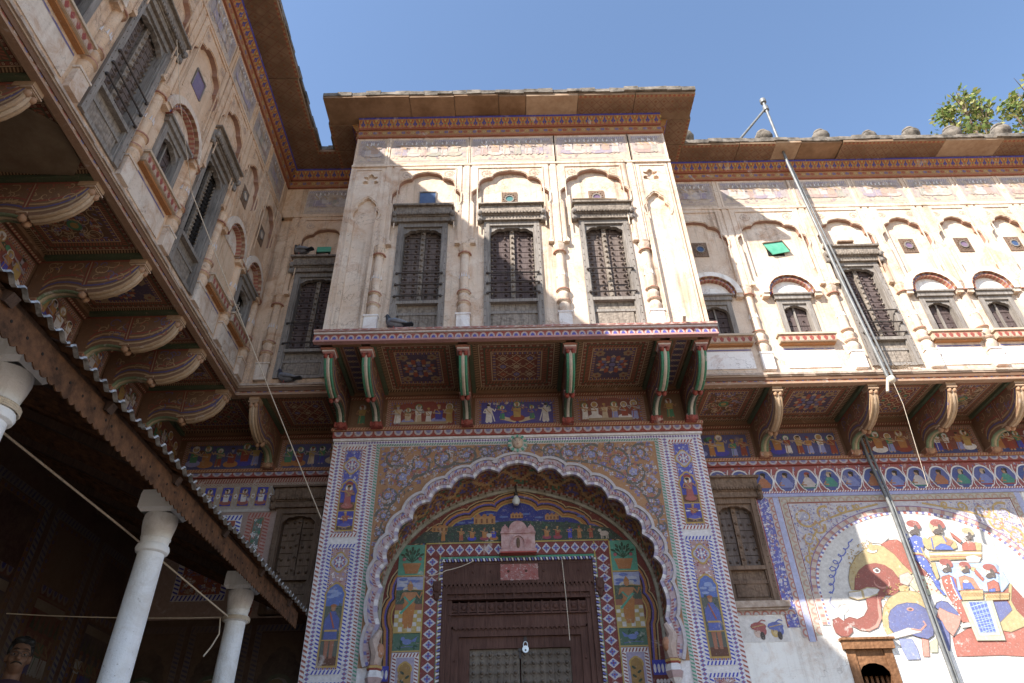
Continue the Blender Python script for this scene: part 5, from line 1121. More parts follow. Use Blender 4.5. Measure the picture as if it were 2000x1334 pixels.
MUR = [('P',0,3,[(5.315,3.561),(5.455,3.62),(5.58,3.68),(5.937,3.962),(6.297,4.154),(6.379,3.969),(6.08,3.33),(5.833,3.351),(5.278,3.348)]),
('P',1,4,[(6.295,4.188),(6.409,3.952),(6.424,3.805),(6.297,3.539),(6.288,3.696),(6.206,3.956)]),
('P',2,5,[(5.937,3.962),(6.16,3.966),(6.186,3.875),(6.076,3.781),(5.964,3.719),(5.926,3.784)]),
('P',3,5,[(6.286,4.188),(6.313,4.171),(6.214,3.973),(6.229,3.858),(6.281,3.76),(6.321,3.695),(6.047,3.607),(5.956,3.625),(5.964,3.719),(6.179,3.859),(6.179,3.99)]),
('P',1,4,[(5.059,4.745),(5.182,4.688),(5.211,4.526),(5.252,4.402),(5.334,4.296),(5.259,4.281),(5.108,4.344),(5.031,4.468)]),
('P',0,5,[(4.837,4.723),(4.962,4.775),(5.072,4.782),(5.164,4.688),(5.193,4.526),(5.194,4.386),(5.108,4.344),(5.031,4.468),(4.938,4.603)]),
('P',3,6,[(4.285,4.303),(4.345,4.44),(4.469,4.579),(4.624,4.674),(4.763,4.716),(4.863,4.695),(4.967,4.585),(5.028,4.459),(5.114,4.336),(5.009,4.312),(4.914,4.288),(4.876,4.379),(4.796,4.451),(4.683,4.48),(4.553,4.46),(4.444,4.393),(4.368,4.308),(4.31,4.15),(4.271,4.15),(4.272,4.235)]),
('P',1,6,[(4.31,4.15),(4.368,4.308),(4.444,4.393),(4.553,4.46),(4.683,4.48),(4.796,4.451),(4.876,4.379),(4.911,4.28),(4.935,4.203),(4.877,4.136),(4.785,4.072),(4.683,4.074),(4.596,4.018),(4.582,3.928),(4.526,3.962),(4.528,4.094),(4.467,4.146),(4.365,4.148)]),
('P',1,7,[(4.448,4.138),(4.564,4.127),(4.559,4.011),(4.568,3.912),(4.53,3.8),(4.447,3.706),(4.323,3.659),(4.213,3.677),(4.144,3.721),(4.13,3.65),(4.055,3.597),(3.974,3.604),(3.921,3.647),(3.911,3.734),(3.933,3.797),(4.009,3.828),(4.065,3.791),(4.143,3.825),(4.235,3.798),(4.327,3.833),(4.4,3.916),(4.416,4.03)]),
('P',4,8,[(4.573,4.077),(4.565,3.928),(4.535,3.8),(4.453,3.698),(4.33,3.654),(4.211,3.672),(4.34,3.685),(4.431,3.73),(4.502,3.816),(4.523,3.929)]),
('P',5,8,[(4.222,4.121),(4.361,4.135),(4.477,4.176),(4.578,4.169),(4.624,4.142),(4.556,4.077),(4.4,4.044),(4.293,4.03),(4.217,4.06)]),
('K',3,9,[0.012,(4.228,4.121),(4.36,4.132),(4.476,4.173),(4.601,4.16)]),
('K',3,9,[0.012,(4.217,4.06),(4.31,4.029),(4.436,4.05),(4.587,4.093)]),
('K',3,9,[0.03,(4.4,4.139),(4.391,4.044)]),
('E',5,8,[4.668,4.384,0.045,0.035,0]),
('E',6,9,[4.671,4.382,0.024,0.021,0]),
('K',6,9,[0.01,(4.621,4.399),(4.682,4.424),(4.722,4.388)]),
('E',4,7,[4.684,4.225,0.103,0.072,0]),
('E',1,8,[4.681,4.243,0.089,0.068,0]),
('E',3,9,[4.712,4.672,0.064,0.05,0]),
('E',5,9,[4.693,4.642,0.067,0.032,0]),
('E',3,10,[4.709,4.663,0.053,0.025,0]),
('P',5,5,[(4.68,4.846),(4.755,4.909),(4.873,4.934),(4.964,4.886),(4.972,4.802),(4.857,4.732),(4.736,4.744),(4.677,4.782)]),
('K',7,6,[0.007,(4.65,4.755),(4.704,4.864),(4.833,4.926),(4.935,4.905),(4.972,4.802),(4.846,4.75)]),
('P',3,9,[(4.538,3.8),(4.599,3.928),(4.706,4.04),(4.848,4.104),(4.976,4.126),(5.072,4.107),(5.135,4.047),(5.182,3.947),(5.204,3.849),(5.136,3.826),(5.107,3.905),(5.027,3.964),(4.904,3.976),(4.777,3.953),(4.676,3.893),(4.62,3.814),(4.586,3.687),(4.627,3.6),(4.536,3.602),(4.517,3.689)]),
('P',2,10,[(4.62,3.814),(4.676,3.893),(4.777,3.953),(4.904,3.976),(5.027,3.964),(5.107,3.905),(5.136,3.826),(5.138,3.722),(5.086,3.59),(5.005,3.55),(4.892,3.579),(4.734,3.645),(4.632,3.616),(4.591,3.687)]),
('P',2,9,[(5.175,3.817),(5.243,3.8),(5.295,3.719),(5.286,3.593),(5.221,3.41),(5.143,3.419),(5.143,3.627)]),
('P',2,10,[(5.237,3.913),(5.273,3.961),(5.343,3.988),(5.419,3.966),(5.466,3.891),(5.507,3.806),(5.427,3.795),(5.352,3.862),(5.275,3.88)]),
('P',5,9,[(5.235,4.061),(5.304,4.085),(5.379,4.058),(5.423,3.974),(5.346,3.996),(5.268,3.97),(5.214,3.897),(5.202,3.963)]),
('P',4,11,[(5.286,3.909),(5.374,3.853),(5.51,3.794),(5.435,3.684),(5.32,3.574),(5.27,3.656),(5.258,3.751),(5.21,3.8)]),
('E',4,11,[4.917,3.896,0.044,0.022,0]),
('E',6,12,[4.917,3.896,0.024,0.013,0]),
('P',5,11,[(4.52,3.602),(4.665,3.638),(4.814,3.682),(4.907,3.664),(4.962,3.632),(4.783,3.597),(4.605,3.562)]),
('K',4,12,[0.02,(4.841,3.666),(4.951,3.647),(5.041,3.709),(5.025,3.757)]),
('P',8,5,[(4.662,3.56),(4.818,3.557),(4.843,3.449),(4.839,3.328),(4.683,3.324),(4.657,3.453)]),
('P',4,5,[(4.944,3.585),(5.014,3.552),(4.955,3.355),(4.882,3.357)]),
('P',9,5,[(5.013,3.506),(5.135,3.565),(5.069,3.398),(4.988,3.4)]),
('P',9,6,[(5.122,4.335),(5.31,4.279),(5.412,4.141),(5.414,3.974),(5.343,4.009),(5.243,4.061),(5.125,4.064),(5.064,4.132),(5.01,4.218)]),
('E',0,7,[5.352,4.124,0.012,0.01,0]),
('E',0,7,[5.103,4.112,0.012,0.01,0]),
('E',0,7,[5.375,4.085,0.012,0.01,0]),
('E',0,7,[5.161,4.172,0.012,0.01,0]),
('E',0,7,[5.194,4.261,0.012,0.01,0]),
('E',0,7,[5.277,4.129,0.012,0.01,0]),
('E',0,7,[5.329,4.112,0.012,0.01,0]),
('E',0,7,[5.221,4.25,0.012,0.011,0]),
('E',0,7,[5.126,4.088,0.012,0.01,0]),
('E',0,7,[5.251,4.204,0.012,0.01,0]),
('E',0,7,[5.284,4.192,0.012,0.01,0]),
('E',0,7,[5.233,4.167,0.012,0.01,0]),
('E',0,7,[5.233,4.147,0.012,0.01,0]),
('E',0,7,[5.158,4.143,0.012,0.01,0]),
('P',3,9,[(4.875,4.179),(4.949,4.194),(5.008,4.167),(4.97,4.109),(4.87,4.117)]),
('P',10,7,[(4.932,4.314),(5.06,4.354),(5.103,4.284),(4.998,4.184),(4.915,4.22)]),
('E',11,13,[5.351,4.987,0.087,0.049,0]),
('E',11,13,[5.406,4.959,0.036,0.049,0]),
('E',5,12,[5.3,4.928,0.061,0.078,0]),
('E',6,13,[5.324,4.875,0.065,0.034,0.3]),
('E',6,13,[5.371,4.904,0.029,0.063,0]),
('E',6,14,[5.292,4.936,0.009,0.005,0]),
('E',11,13,[5.673,4.993,0.091,0.051,0]),
('E',11,13,[5.73,4.964,0.038,0.051,0]),
('E',12,12,[5.618,4.931,0.064,0.082,0]),
('E',6,13,[5.642,4.876,0.068,0.035,0.3]),
('E',6,13,[5.692,4.906,0.03,0.066,0]),
('E',6,14,[5.61,4.939,0.009,0.006,0]),
('E',13,13,[6.031,4.874,0.073,0.041,0]),
('E',13,13,[6.076,4.851,0.031,0.041,0]),
('E',5,12,[5.986,4.825,0.051,0.066,0]),
('E',6,13,[6.004,4.781,0.054,0.028,0.3]),
('E',6,13,[6.045,4.805,0.024,0.053,0]),
('E',6,14,[5.979,4.831,0.008,0.005,0]),
('E',11,13,[5.581,4.467,0.079,0.044,0]),
('E',11,13,[5.631,4.443,0.033,0.043,0]),
('E',5,12,[5.533,4.415,0.056,0.07,0]),
('E',6,13,[5.555,4.368,0.059,0.03,0.3]),
('E',6,13,[5.598,4.394,0.026,0.056,0]),
('E',6,14,[5.526,4.422,0.008,0.005,0]),
('E',11,13,[5.811,4.433,0.067,0.036,0]),
('E',11,13,[5.853,4.412,0.028,0.036,0]),
('E',12,12,[5.77,4.389,0.047,0.058,0]),
('E',6,13,[5.788,4.35,0.049,0.024,0.3]),
('E',6,13,[5.824,4.371,0.023,0.047,0]),
('E',6,14,[5.764,4.395,0.007,0.004,0]),
('E',11,13,[6.111,4.389,0.083,0.045,0]),
('E',11,13,[6.163,4.363,0.034,0.045,0]),
('E',5,12,[6.059,4.334,0.059,0.073,0]),
('E',6,13,[6.08,4.286,0.062,0.03,0.3]),
('E',6,13,[6.126,4.312,0.028,0.058,0]),
('E',6,14,[6.052,4.341,0.008,0.006,0]),
('P',14,10,[(5.218,4.787),(5.325,4.835),(5.401,4.796),(5.397,4.701),(5.337,4.603),(5.364,4.487),(5.375,4.312),(5.396,4.167),(5.349,4.202),(5.302,4.348),(5.213,4.508),(5.228,4.597),(5.217,4.687)]),
('P',14,10,[(5.145,4.876),(5.23,4.846),(5.198,4.806),(5.144,4.831)]),
('P',14,10,[(5.323,4.313),(5.411,4.226),(5.386,4.142),(5.43,4.057),(5.396,4.058),(5.34,4.176)]),
('E',5,11,[5.265,4.678,0.009,0.009,0]),
('E',5,11,[5.256,4.431,0.009,0.009,0]),
('E',5,11,[5.301,4.719,0.009,0.009,0]),
('E',5,11,[5.319,4.241,0.009,0.008,0]),
('E',5,11,[5.368,4.248,0.008,0.009,0]),
('E',5,11,[5.298,4.288,0.009,0.009,0]),
('E',5,11,[5.375,4.427,0.009,0.009,0]),
('E',5,11,[5.282,4.608,0.008,0.009,0]),
('E',5,11,[5.305,4.677,0.009,0.009,0]),
('E',5,11,[5.28,4.621,0.009,0.009,0]),
('E',5,11,[5.306,4.257,0.008,0.008,0]),
('E',5,11,[5.275,4.304,0.008,0.009,0]),
('E',5,11,[5.316,4.507,0.009,0.009,0]),
('E',5,11,[5.31,4.743,0.009,0.009,0]),
('E',5,11,[5.23,4.635,0.008,0.008,0]),
('E',5,11,[5.299,4.326,0.008,0.008,0]),
('E',5,11,[5.327,4.321,0.008,0.009,0]),
('E',5,11,[5.245,4.654,0.009,0.009,0]),
('E',5,11,[5.286,4.423,0.008,0.009,0]),
('E',5,11,[5.281,4.264,0.009,0.009,0]),
('E',5,11,[5.251,4.467,0.009,0.009,0]),
('E',5,11,[5.287,4.736,0.009,0.009,0]),
('E',5,11,[5.318,4.514,0.009,0.009,0]),
('E',5,11,[5.223,4.756,0.008,0.009,0]),
('E',5,11,[5.343,4.287,0.009,0.008,0]),
('E',5,11,[5.284,4.276,0.008,0.008,0]),
('K',3,12,[0.02,(5.202,4.597),(5.304,4.586),(5.364,4.558),(5.407,4.486)]),
('K',0,12,[0.012,(5.195,4.58),(5.297,4.567),(5.347,4.537),(5.383,4.469)]),
('K',3,12,[0.02,(5.343,4.666),(5.351,4.523)]),
('P',3,10,[(5.423,4.737),(5.506,4.799),(5.611,4.828),(5.711,4.807),(5.823,4.727),(5.815,4.655),(5.737,4.626),(5.481,4.632),(5.419,4.655)]),
('P',14,11,[(5.529,4.662),(5.619,4.71),(5.712,4.697),(5.755,4.626),(5.517,4.631)]),
('P',15,11,[(5.711,4.785),(5.787,4.728),(5.73,4.675),(5.684,4.694)]),
('K',14,12,[0.014,(5.524,4.789),(5.495,4.644)]),
('K',14,12,[0.014,(5.684,4.808),(5.699,4.73)]),
('E',3,11,[5.434,4.718,0.046,0.082,0]),
('P',0,10,[(5.892,4.698),(5.99,4.742),(6.065,4.707),(6.042,4.61),(5.866,4.614)]),
('P',0,10,[(5.803,4.866),(5.832,4.837),(5.91,4.744),(5.879,4.711),(5.806,4.797)]),
('P',3,9,[(6.071,4.722),(6.152,4.701),(6.112,4.608),(6.033,4.61)]),
('P',3,9,[(5.427,4.606),(6.109,4.601),(6.072,4.506),(5.392,4.493)]),
('K',5,10,[0.02,(5.425,4.578),(6.098,4.576)]),
('K',0,10,[0.01,(5.41,4.539),(6.082,4.538)]),
('K',16,10,[0.01,(5.4,4.513),(6.072,4.515)]),
('P',5,11,[(5.866,4.528),(5.982,4.552),(6.063,4.515),(6.011,4.454),(5.871,4.457)]),
('P',17,8,[(5.449,4.458),(6.22,4.449),(6.27,4.326),(6.286,4.188),(6.152,4.082),(5.572,4.112),(5.448,4.276)]),
('P',3,9,[(5.392,4.469),(5.453,4.467),(5.431,4.277),(5.383,4.243)]),
('P',0,10,[(5.46,4.284),(5.565,4.308),(5.632,4.258),(5.6,4.137),(5.598,3.987),(5.585,3.792),(5.583,3.728),(5.5,3.73),(5.493,3.875),(5.447,4.056),(5.44,4.191)]),
('P',5,10,[(5.454,3.699),(5.587,3.736),(5.597,3.68),(5.475,3.667)]),
('E',5,11,[5.481,4.217,0.008,0.009,0]),
('E',5,11,[5.507,4.242,0.009,0.009,0]),
('E',5,11,[5.531,3.896,0.009,0.008,0]),
('E',5,11,[5.548,4.2,0.009,0.008,0]),
('E',5,11,[5.471,4.058,0.009,0.008,0]),
('E',5,11,[5.537,4.042,0.009,0.008,0]),
('E',5,11,[5.49,4.233,0.009,0.009,0]),
('E',5,11,[5.525,3.993,0.009,0.008,0]),
('E',5,11,[5.553,4.138,0.008,0.008,0]),
('E',5,11,[5.458,3.965,0.008,0.008,0]),
('E',5,11,[5.529,4.055,0.008,0.009,0]),
('E',5,11,[5.549,4.006,0.009,0.009,0]),
('E',5,11,[5.56,4.05,0.009,0.009,0]),
('E',5,11,[5.496,4.201,0.009,0.009,0]),
('E',5,11,[5.504,4.016,0.009,0.008,0]),
('E',5,11,[5.567,4.247,0.008,0.009,0]),
('E',5,11,[5.525,3.839,0.008,0.008,0]),
('E',5,11,[5.493,3.816,0.009,0.008,0]),
('E',5,11,[5.466,4.085,0.009,0.008,0]),
('E',5,11,[5.508,3.945,0.008,0.008,0]),
('E',5,11,[5.493,3.912,0.008,0.008,0]),
('E',5,11,[5.478,4.144,0.009,0.009,0]),
('E',5,11,[5.492,3.895,0.009,0.008,0]),
('E',5,11,[5.511,4.097,0.009,0.008,0]),
('K',14,12,[0.022,(5.586,4.273),(5.583,4.137),(5.596,4.003)]),
('K',5,12,[0.012,(5.568,4.273),(5.557,4.138),(5.576,3.995)]),
('P',18,10,[(5.675,4.271),(5.76,4.295),(5.855,4.253),(5.886,4.122),(5.647,4.127)]),
('P',14,11,[(5.695,4.202),(5.798,4.2),(5.818,4.123),(5.673,4.127)]),
('E',5,12,[5.745,4.218,0.035,0.02,0]),
('P',0,10,[(6.004,4.195),(6.106,4.23),(6.149,4.192),(6.129,4.088),(5.976,4.091)]),
('P',0,10,[(5.913,4.369),(5.935,4.36),(5.991,4.246),(5.96,4.213),(5.905,4.309)]),
('P',3,9,[(5.876,4.405),(5.946,4.386),(5.907,4.334),(5.87,4.361)]),
('P',14,11,[(5.993,4.111),(6.077,4.126),(6.059,4.084),(5.982,4.086)]),
('K',0,12,[0.02,(6.112,4.364),(6.211,4.31)]),
('P',3,11,[(5.623,4.111),(5.918,4.116),(5.869,3.994),(5.608,3.99)]),
('P',3,11,[(5.91,4.066),(6.235,4.075),(6.186,3.986),(5.898,3.983)]),
('K',19,12,[0.007,(5.618,4.036),(5.661,4.082)]),
('K',19,12,[0.007,(5.637,4.035),(5.68,4.081)]),
('K',19,12,[0.007,(5.656,4.035),(5.699,4.081)]),
('K',19,12,[0.007,(5.674,4.035),(5.717,4.08)]),
('K',19,12,[0.007,(5.693,4.034),(5.736,4.08)]),
('K',19,12,[0.007,(5.711,4.034),(5.755,4.079)]),
('K',19,12,[0.007,(5.73,4.033),(5.773,4.079)]),
('K',19,12,[0.007,(5.749,4.033),(5.792,4.079)]),
('K',19,12,[0.007,(5.767,4.032),(5.811,4.078)]),
('K',19,12,[0.007,(5.786,4.032),(5.829,4.078)]),
('K',19,12,[0.007,(5.805,4.032),(5.848,4.077)]),
('K',19,12,[0.007,(5.823,4.031),(5.867,4.077)]),
('K',19,12,[0.007,(5.842,4.031),(5.885,4.076)]),
('K',19,12,[0.007,(5.86,4.03),(5.904,4.076)]),
('K',19,12,[0.007,(5.909,4.009),(5.95,4.048)]),
('K',19,12,[0.007,(5.93,4.009),(5.971,4.048)]),
('K',19,12,[0.007,(5.95,4.008),(5.991,4.047)]),
('K',19,12,[0.007,(5.97,4.008),(6.011,4.047)]),
('K',19,12,[0.007,(5.991,4.007),(6.032,4.046)]),
('K',19,12,[0.007,(6.011,4.007),(6.052,4.046)]),
('K',19,12,[0.007,(6.031,4.007),(6.072,4.045)]),
('K',19,12,[0.007,(6.051,4.006),(6.093,4.045)]),
('K',19,12,[0.007,(6.072,4.006),(6.113,4.044)]),
('K',19,12,[0.007,(6.092,4.005),(6.133,4.044)]),
('K',19,12,[0.007,(6.112,4.005),(6.154,4.044)]),
('K',19,12,[0.007,(6.133,4.004),(6.174,4.043)]),
('K',19,12,[0.007,(6.153,4.004),(6.194,4.043)]),
('K',19,12,[0.007,(6.173,4.003),(6.215,4.042)]),
('K',0,12,[0.008,(5.621,4.106),(5.916,4.111)]),
('K',0,12,[0.008,(5.908,4.061),(6.233,4.07)]),
('P',9,11,[(5.584,3.974),(5.979,3.981),(5.93,3.513),(5.586,3.518)]),
('P',20,12,[(5.622,3.961),(5.948,3.969),(5.898,3.571),(5.641,3.569)]),
('P',14,13,[(5.671,3.965),(5.896,3.967),(5.86,3.608),(5.664,3.603)]),
('K',17,14,[0.007,(5.671,3.965),(5.893,3.96)]),
('K',17,14,[0.007,(5.67,3.904),(5.908,3.954)]),
('K',17,14,[0.007,(5.668,3.843),(5.899,3.893)]),
('K',17,14,[0.007,(5.667,3.782),(5.89,3.832)]),
('K',17,14,[0.007,(5.666,3.722),(5.881,3.773)]),
('K',17,14,[0.007,(5.665,3.662),(5.873,3.713)]),
('K',17,14,[0.007,(5.664,3.603),(5.864,3.654)]),
('K',17,14,[0.007,(5.671,3.965),(5.666,3.608)]),
('K',17,14,[0.007,(5.715,3.964),(5.704,3.607)]),
('K',17,14,[0.007,(5.76,3.963),(5.743,3.606)]),
('K',17,14,[0.007,(5.804,3.962),(5.781,3.605)]),
('K',17,14,[0.007,(5.849,3.961),(5.82,3.604)]),
('K',17,14,[0.007,(5.893,3.96),(5.858,3.603)]),
('K',17,14,[0.007,(5.895,3.963),(5.658,3.903)]),
('K',17,14,[0.007,(5.889,3.903),(5.662,3.853)]),
('K',17,14,[0.007,(5.883,3.843),(5.665,3.803)]),
('K',17,14,[0.007,(5.877,3.784),(5.668,3.753)]),
('K',17,14,[0.007,(5.871,3.725),(5.672,3.704)]),
('K',17,14,[0.007,(5.866,3.666),(5.675,3.655)]),
('K',17,14,[0.007,(5.86,3.608),(5.678,3.606)]),
('K',21,4,[0.013,(4.494,4.804),(4.471,4.78),(4.446,4.765),(4.429,4.76),(4.423,4.755),(4.419,4.739),(4.421,4.714),(4.388,4.68),(4.35,4.668),(4.332,4.677),(4.339,4.685),(4.351,4.67),(4.353,4.634),(4.31,4.59),(4.26,4.577),(4.239,4.594),(4.252,4.61),(4.272,4.592),(4.274,4.545),(4.225,4.493),(4.168,4.482),(4.147,4.509),(4.171,4.532),(4.203,4.514),(4.205,4.458),(4.154,4.401),(4.095,4.391),(4.078,4.424),(4.112,4.452),(4.154,4.432),(4.144,4.372),(4.103,4.321),(4.056,4.309),(4.043,4.33),(4.07,4.346),(4.103,4.324),(4.096,4.27),(4.061,4.226),(4.023,4.213),(4.012,4.228),(4.035,4.238),(4.063,4.216),(4.058,4.169),(4.027,4.128),(3.992,4.116),(3.983,4.127),(4.003,4.134),(4.027,4.113)]),
('K',21,4,[0.007,(3.995,4.073),(3.954,4.008),(3.999,3.933)]),
('K',22,6,[0.007,(3.997,3.925),(4.073,3.981),(4.143,3.987),(4.156,3.921),(4.086,3.858),(4.051,3.908)]),
('K',22,6,[0.007,(3.944,3.861),(4.034,3.908),(4.071,3.81)]),
('P',5,8,[(3.91,3.862),(4.044,3.94),(4.086,3.858),(4.061,3.778),(4.009,3.828),(3.916,3.798)])]

# ================================================================= wings
def wing_upper(t, fr, u0, u1, divs, bays, apex=9.70, eave=.49, e0=None, e1=None, mats=None, par=11.86, base=6.66, slabs=None):
    """bays: (kind, centre, window width, vent kind, vent glass)"""
    holes = []
    for kd, uc, w, vk, vg in bays:
        if kd.startswith('tall'): holes.append((uc-w/2, uc+w/2, 6.86, 8.78))
        elif kd in ('small', 'broken'): holes.append((uc-.25, uc+.25, 7.44, 8.06))
    m = M(fr); wall_holes(m, u0, u1, base, 11.15, holes); m.build('upper_wall', 'plaster', t)
    for u in divs: pilaster(t, fr, u)
    for (kd, uc, w, vk, vg) in bays:
        lo = max([d for d in divs if d < uc] or [u0]); hi = min([d for d in divs if d > uc] or [u1]); b = hi-lo
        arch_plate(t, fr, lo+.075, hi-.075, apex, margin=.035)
        frieze(t, fr, lo+.06, hi-.06, blue=random.uniform(.3, 1))
        hw = min(.30, b*.5-.165); sw = min(.40, b*.5-.10)
        if kd == 'tall': tall_window(t, fr, uc, w)
        elif kd == 'tallmesh': tall_window(t, fr, uc, w, bars=False, leafmat='dark', rows=20)
        elif kd == 'small': small_window(t, fr, uc, hoodw=hw, sw=sw)
        elif kd == 'blind': small_window(t, fr, uc, blind=True, hoodw=hw, sw=sw)
        elif kd == 'broken': small_window(t, fr, uc, broken=True, hoodw=hw, sw=sw)
        if vk: vent(t, fr, uc, {'flap': 9.1, 'hole': 9.2, 'niche': 9.1}.get(vk, 9.13), kind=vk, glass=vg, **({'w': .13, 'h': .13} if vk == 'flap' else {'w': .10, 'h': .13} if vk == 'niche' else {}))
    m = M(fr); m.box(u0, u1, 9.98, 10.015, 0, .075); m.box(u0, u1, 10.015, 10.045, 0, .045); m.box(u0, u1, 10.06, 10.075, 0, .02); m.build('string_course', 'plaster', t)
    cornice(t, fr, u0, u1, e0, e1, edge=eave, mats=mats, slabs=slabs)
    parapet(t, fr, u0, u1, -.12, par)
def wing_lower(t, fr, bx, sof, ua, ub, styles, proj=1.03, upper='cream', bare=()):
    for u in bx: bracket(t, fr, u, sof, False, .14, proj, -.0, upper)
    xs = [ua] + list(bx) + [ub]
    for i in range(len(xs)-1):
        a = xs[i]+(.06 if i else .0); b = xs[i+1]-(.06 if i < len(xs)-2 else 0)
        if b-a < .12: continue
        o = coffer(t, fr, a, b, .02, 1.13, sof-.015, styles[i % len(styles)])
        if i in bare:
            m = M(under(fr, sof+.022)); m.prism([(a+.22, .25), (b-.12, .2), (b-.08, .5), (b-.05, .9), (b-.2, 1.03), (a+.3, 1.05), (a+.12, .85), (a+.16, .5)], 0, .012); m.build('bare_patch', 'barepatch', o)
    m = M(fr); m.box(ua, ub, sof+.036, sof+.10, -.3, 1.15, BRN); m.build('floor_slab', 'sooty', t)
    m = M(fr); m.box(ua, ub, 5.93, sof+.03, -.3, -.002, BRN); m.build('bracket_wall', 'sooty', t)
    for i in range(len(xs)-1):
        a, b = xs[i]+.09, xs[i+1]-.09
        if b-a < .3: continue
        p = M(fr); p.rect(a, 5.99, b, 6.46, (.20, .11, .06), 0); frame(p, a, 5.99, b, 6.46, .04, 'leaf', ((.38, .28, .22), (.30, .06, .05), BLU), 1, .04); frame(p, a+.045, 6.0, b-.045, 6.42, .02, 'dash', ((.40, .26, .14), RED, NVY), 1, .04)
        scene_panel(p, a+.07, 6.01, b-.07, 6.385, random.choice(((.24, .05, .045), (.22, .06, .05), (.06, .08, .26))), max(3, round((b-a)/.2)), 3, (.04, .07, .24))
        p.build('painted_panel', 'sooty', t)
    o = part('wall_cornice', t); m = M(fr); m.box(ua, ub, 5.94, 5.985, -.1, .07, (.42, .22, .11)); m.box(ua, ub, 5.87, 5.94, -.1, .045, (.30, .06, .045)); m.build('moulding', 'fresco', o)
    p = M(shift(fr, .07)); border(p, (ua, 5.962), (ub, 5.962), .042, 'leaf', ((.48, .28, .15), (.32, .08, .05), ORG), 0, .055); p.build('rope_band', 'fresco', o)
    p = M(shift(fr, .045)); border(p, (ub, 5.905), (ua, 5.905), .066, 'scallop', ((.32, .07, .06), (.48, .44, .48), (.22, .22, .42)), 0, .14); p.build('petal_band', 'fresco', o)
MAT['barepatch'] = simple('bare_ceiling_stone', (.16, .115, .075), (.22, .17, .115), 5)

# ---- right wing
RW = thing('right_wing', 'long right wing with arched windows above and a painted elephant mural below', 'building', (6.8, 8.85, 0))
RU = FACE(7.85); RL = FACE(8.85)
wing_upper(RW, RU, 2.5, 10.6, [3.60, 4.87, 5.91, 6.81, 7.66, 8.42, 9.20, 9.98],
  [('small', 3.07, .5, 'ring', 'glass_blue'), ('small', 4.24, .5, 'flap', ''), ('tall', 5.38, .70, 'niche', ''), ('small', 6.36, .5, 'ring', 'glass_mauve'), ('small', 7.235, .5, 'ring', 'glass_mauve'), ('small', 8.04, .5, 'ring', 'glass_blue'), ('small', 8.81, .5, 'ring', 'glass_mauve'), ('small', 9.59, .5, 'ring', 'glass_blue')],
  e0=3.03, e1=10.6, slabs=[3.03, 4.0, 4.62, 5.05, 5.75, 6.6, 7.5, 8.5, 9.6, 10.6], mats=['painted', 'painted', 'bare', 'brownslab', 'painted', 'painted', 'bare', 'painted', 'painted'])
for x in (3.35, 4.84, 5.92, 6.80, 7.62, 8.40, 9.28, 10.1): finial(RW, x, 8.05, 11.84, 1.15)
ledge(RW, RU, 2.5, 10.6, 6.545, .15, 'dull', lo=.06)
m = M(RU); m.box(2.5, 10.6, 0, 11.1, -4.6, -1.31); m.box(2.5, 10.6, 6.7, 11.1, -1.31, -.31); m.build('rear_mass', 'plaster', RW)
RB = [3.59, 4.87, 5.92, 6.84, 7.72, 8.6]
wing_lower(RW, RL, RB, 6.54, 2.5, 10.6, [2, 1, 3, 2, 0, 1, 3])
# lower wall
m = M(RL); wall_holes(m, 2.45, 10.6, 0, 5.93, [(2.72, 3.34, 4.0, 5.40), (3.98, 4.53, 2.2, 3.45)], -.3, 0, (.74, .71, .68)); m.build('lower_wall', 'white', RW)
p = M(RL)     # medallion frieze
p.rect(2.5, 5.46, 10.6, 5.87, (.34, .10, .10), 0)
for k in range(26):
    u = 2.595+.308*k; v = 5.655
    foliage(p, [(u-.15, 5.47), (u+.15, 5.47), (u+.15, 5.86), (u-.15, 5.86)], 46, .02, ((.58, .54, .54), (.36, .10, .10), (.16, .17, .40), (.56, .5, .5)), 1, .8)
    sh = [(u+.145*math.cos(t)*(1+.05*math.cos(6*t)), v+.17*math.sin(t)*(1+(.22 if math.sin(t) < -.95 else 0))) for t in (2*math.pi*i/28 for i in range(28))]
    p.q(sh, WHT, 3); p.q(scale_about(sh, u, v, .87, .88), (.10, .13, .34) if k % 3 else (.06, .10, .30), 4)
    p.q([(u-.118, v-.06), (u+.118, v-.06), (u+.08, v-.13), (u-.08, v-.13)], random.choice(((.30, .06, .06), (.08, .10, .28), (.05, .20, .16))), 5)
    rb = random.choice(((.56, .50, .48), (.32, .07, .06), (.06, .26, .2), (.20, .24, .48), (.40, .16, .08), (.20, .10, .18)))
    p.q([(u-.085, v-.11), (u+.085, v-.11), (u+.06, v+.0), (u+.02, v+.035), (u-.03, v+.035), (u-.065, v-.01)], rb, 6); p.ell(u-.005, v+.065, .028, .036, random.choice((SKN, (.55, .42, .32), (.46, .30, .2))), 7); p.ell(u+.01, v+.09, .04, .024, random.choice((BLK, RED, BLK, (.4, .3, .2))), 8, 8); p.ell(u+.024, v+.06, .014, .03, BLK, 8, 8)
    p.stroke([(u-.06, v-.03), (u-.10, v-.07), (u-.03, v-.08)], .022, SKN, 8); p.stroke([(u+.05, v-.02), (u+.09, v-.07), (u+.04, v-.09)], .022, rb, 7)
    p.stroke([(u+.154, v-.17), (u+.135, v-.1), (u+.154, v), (u+.135, v+.1), (u+.154, v+.17)], .012, WHT, 3)
border(p, (2.5, 5.475), (10.6, 5.475), .03, 'leaf', ((.42, .14, .13), WHT, RED), 8, .05)
p.rect(2.5, 5.41, 10.6, 5.458, (.40, .42, .66), 9); p.stroke([(2.5, 5.459), (10.6, 5.459)], .008, (.12, .12, .4), 10)
p.build('medallion_frieze', 'fresco', RW)
p = M(RL)     # borders of the elephant panel
def vband(u, w, v0, v1, kind, cols, ly=1, st=None): border(p, (u, v0), (u, v1), w, kind, cols, ly, st)
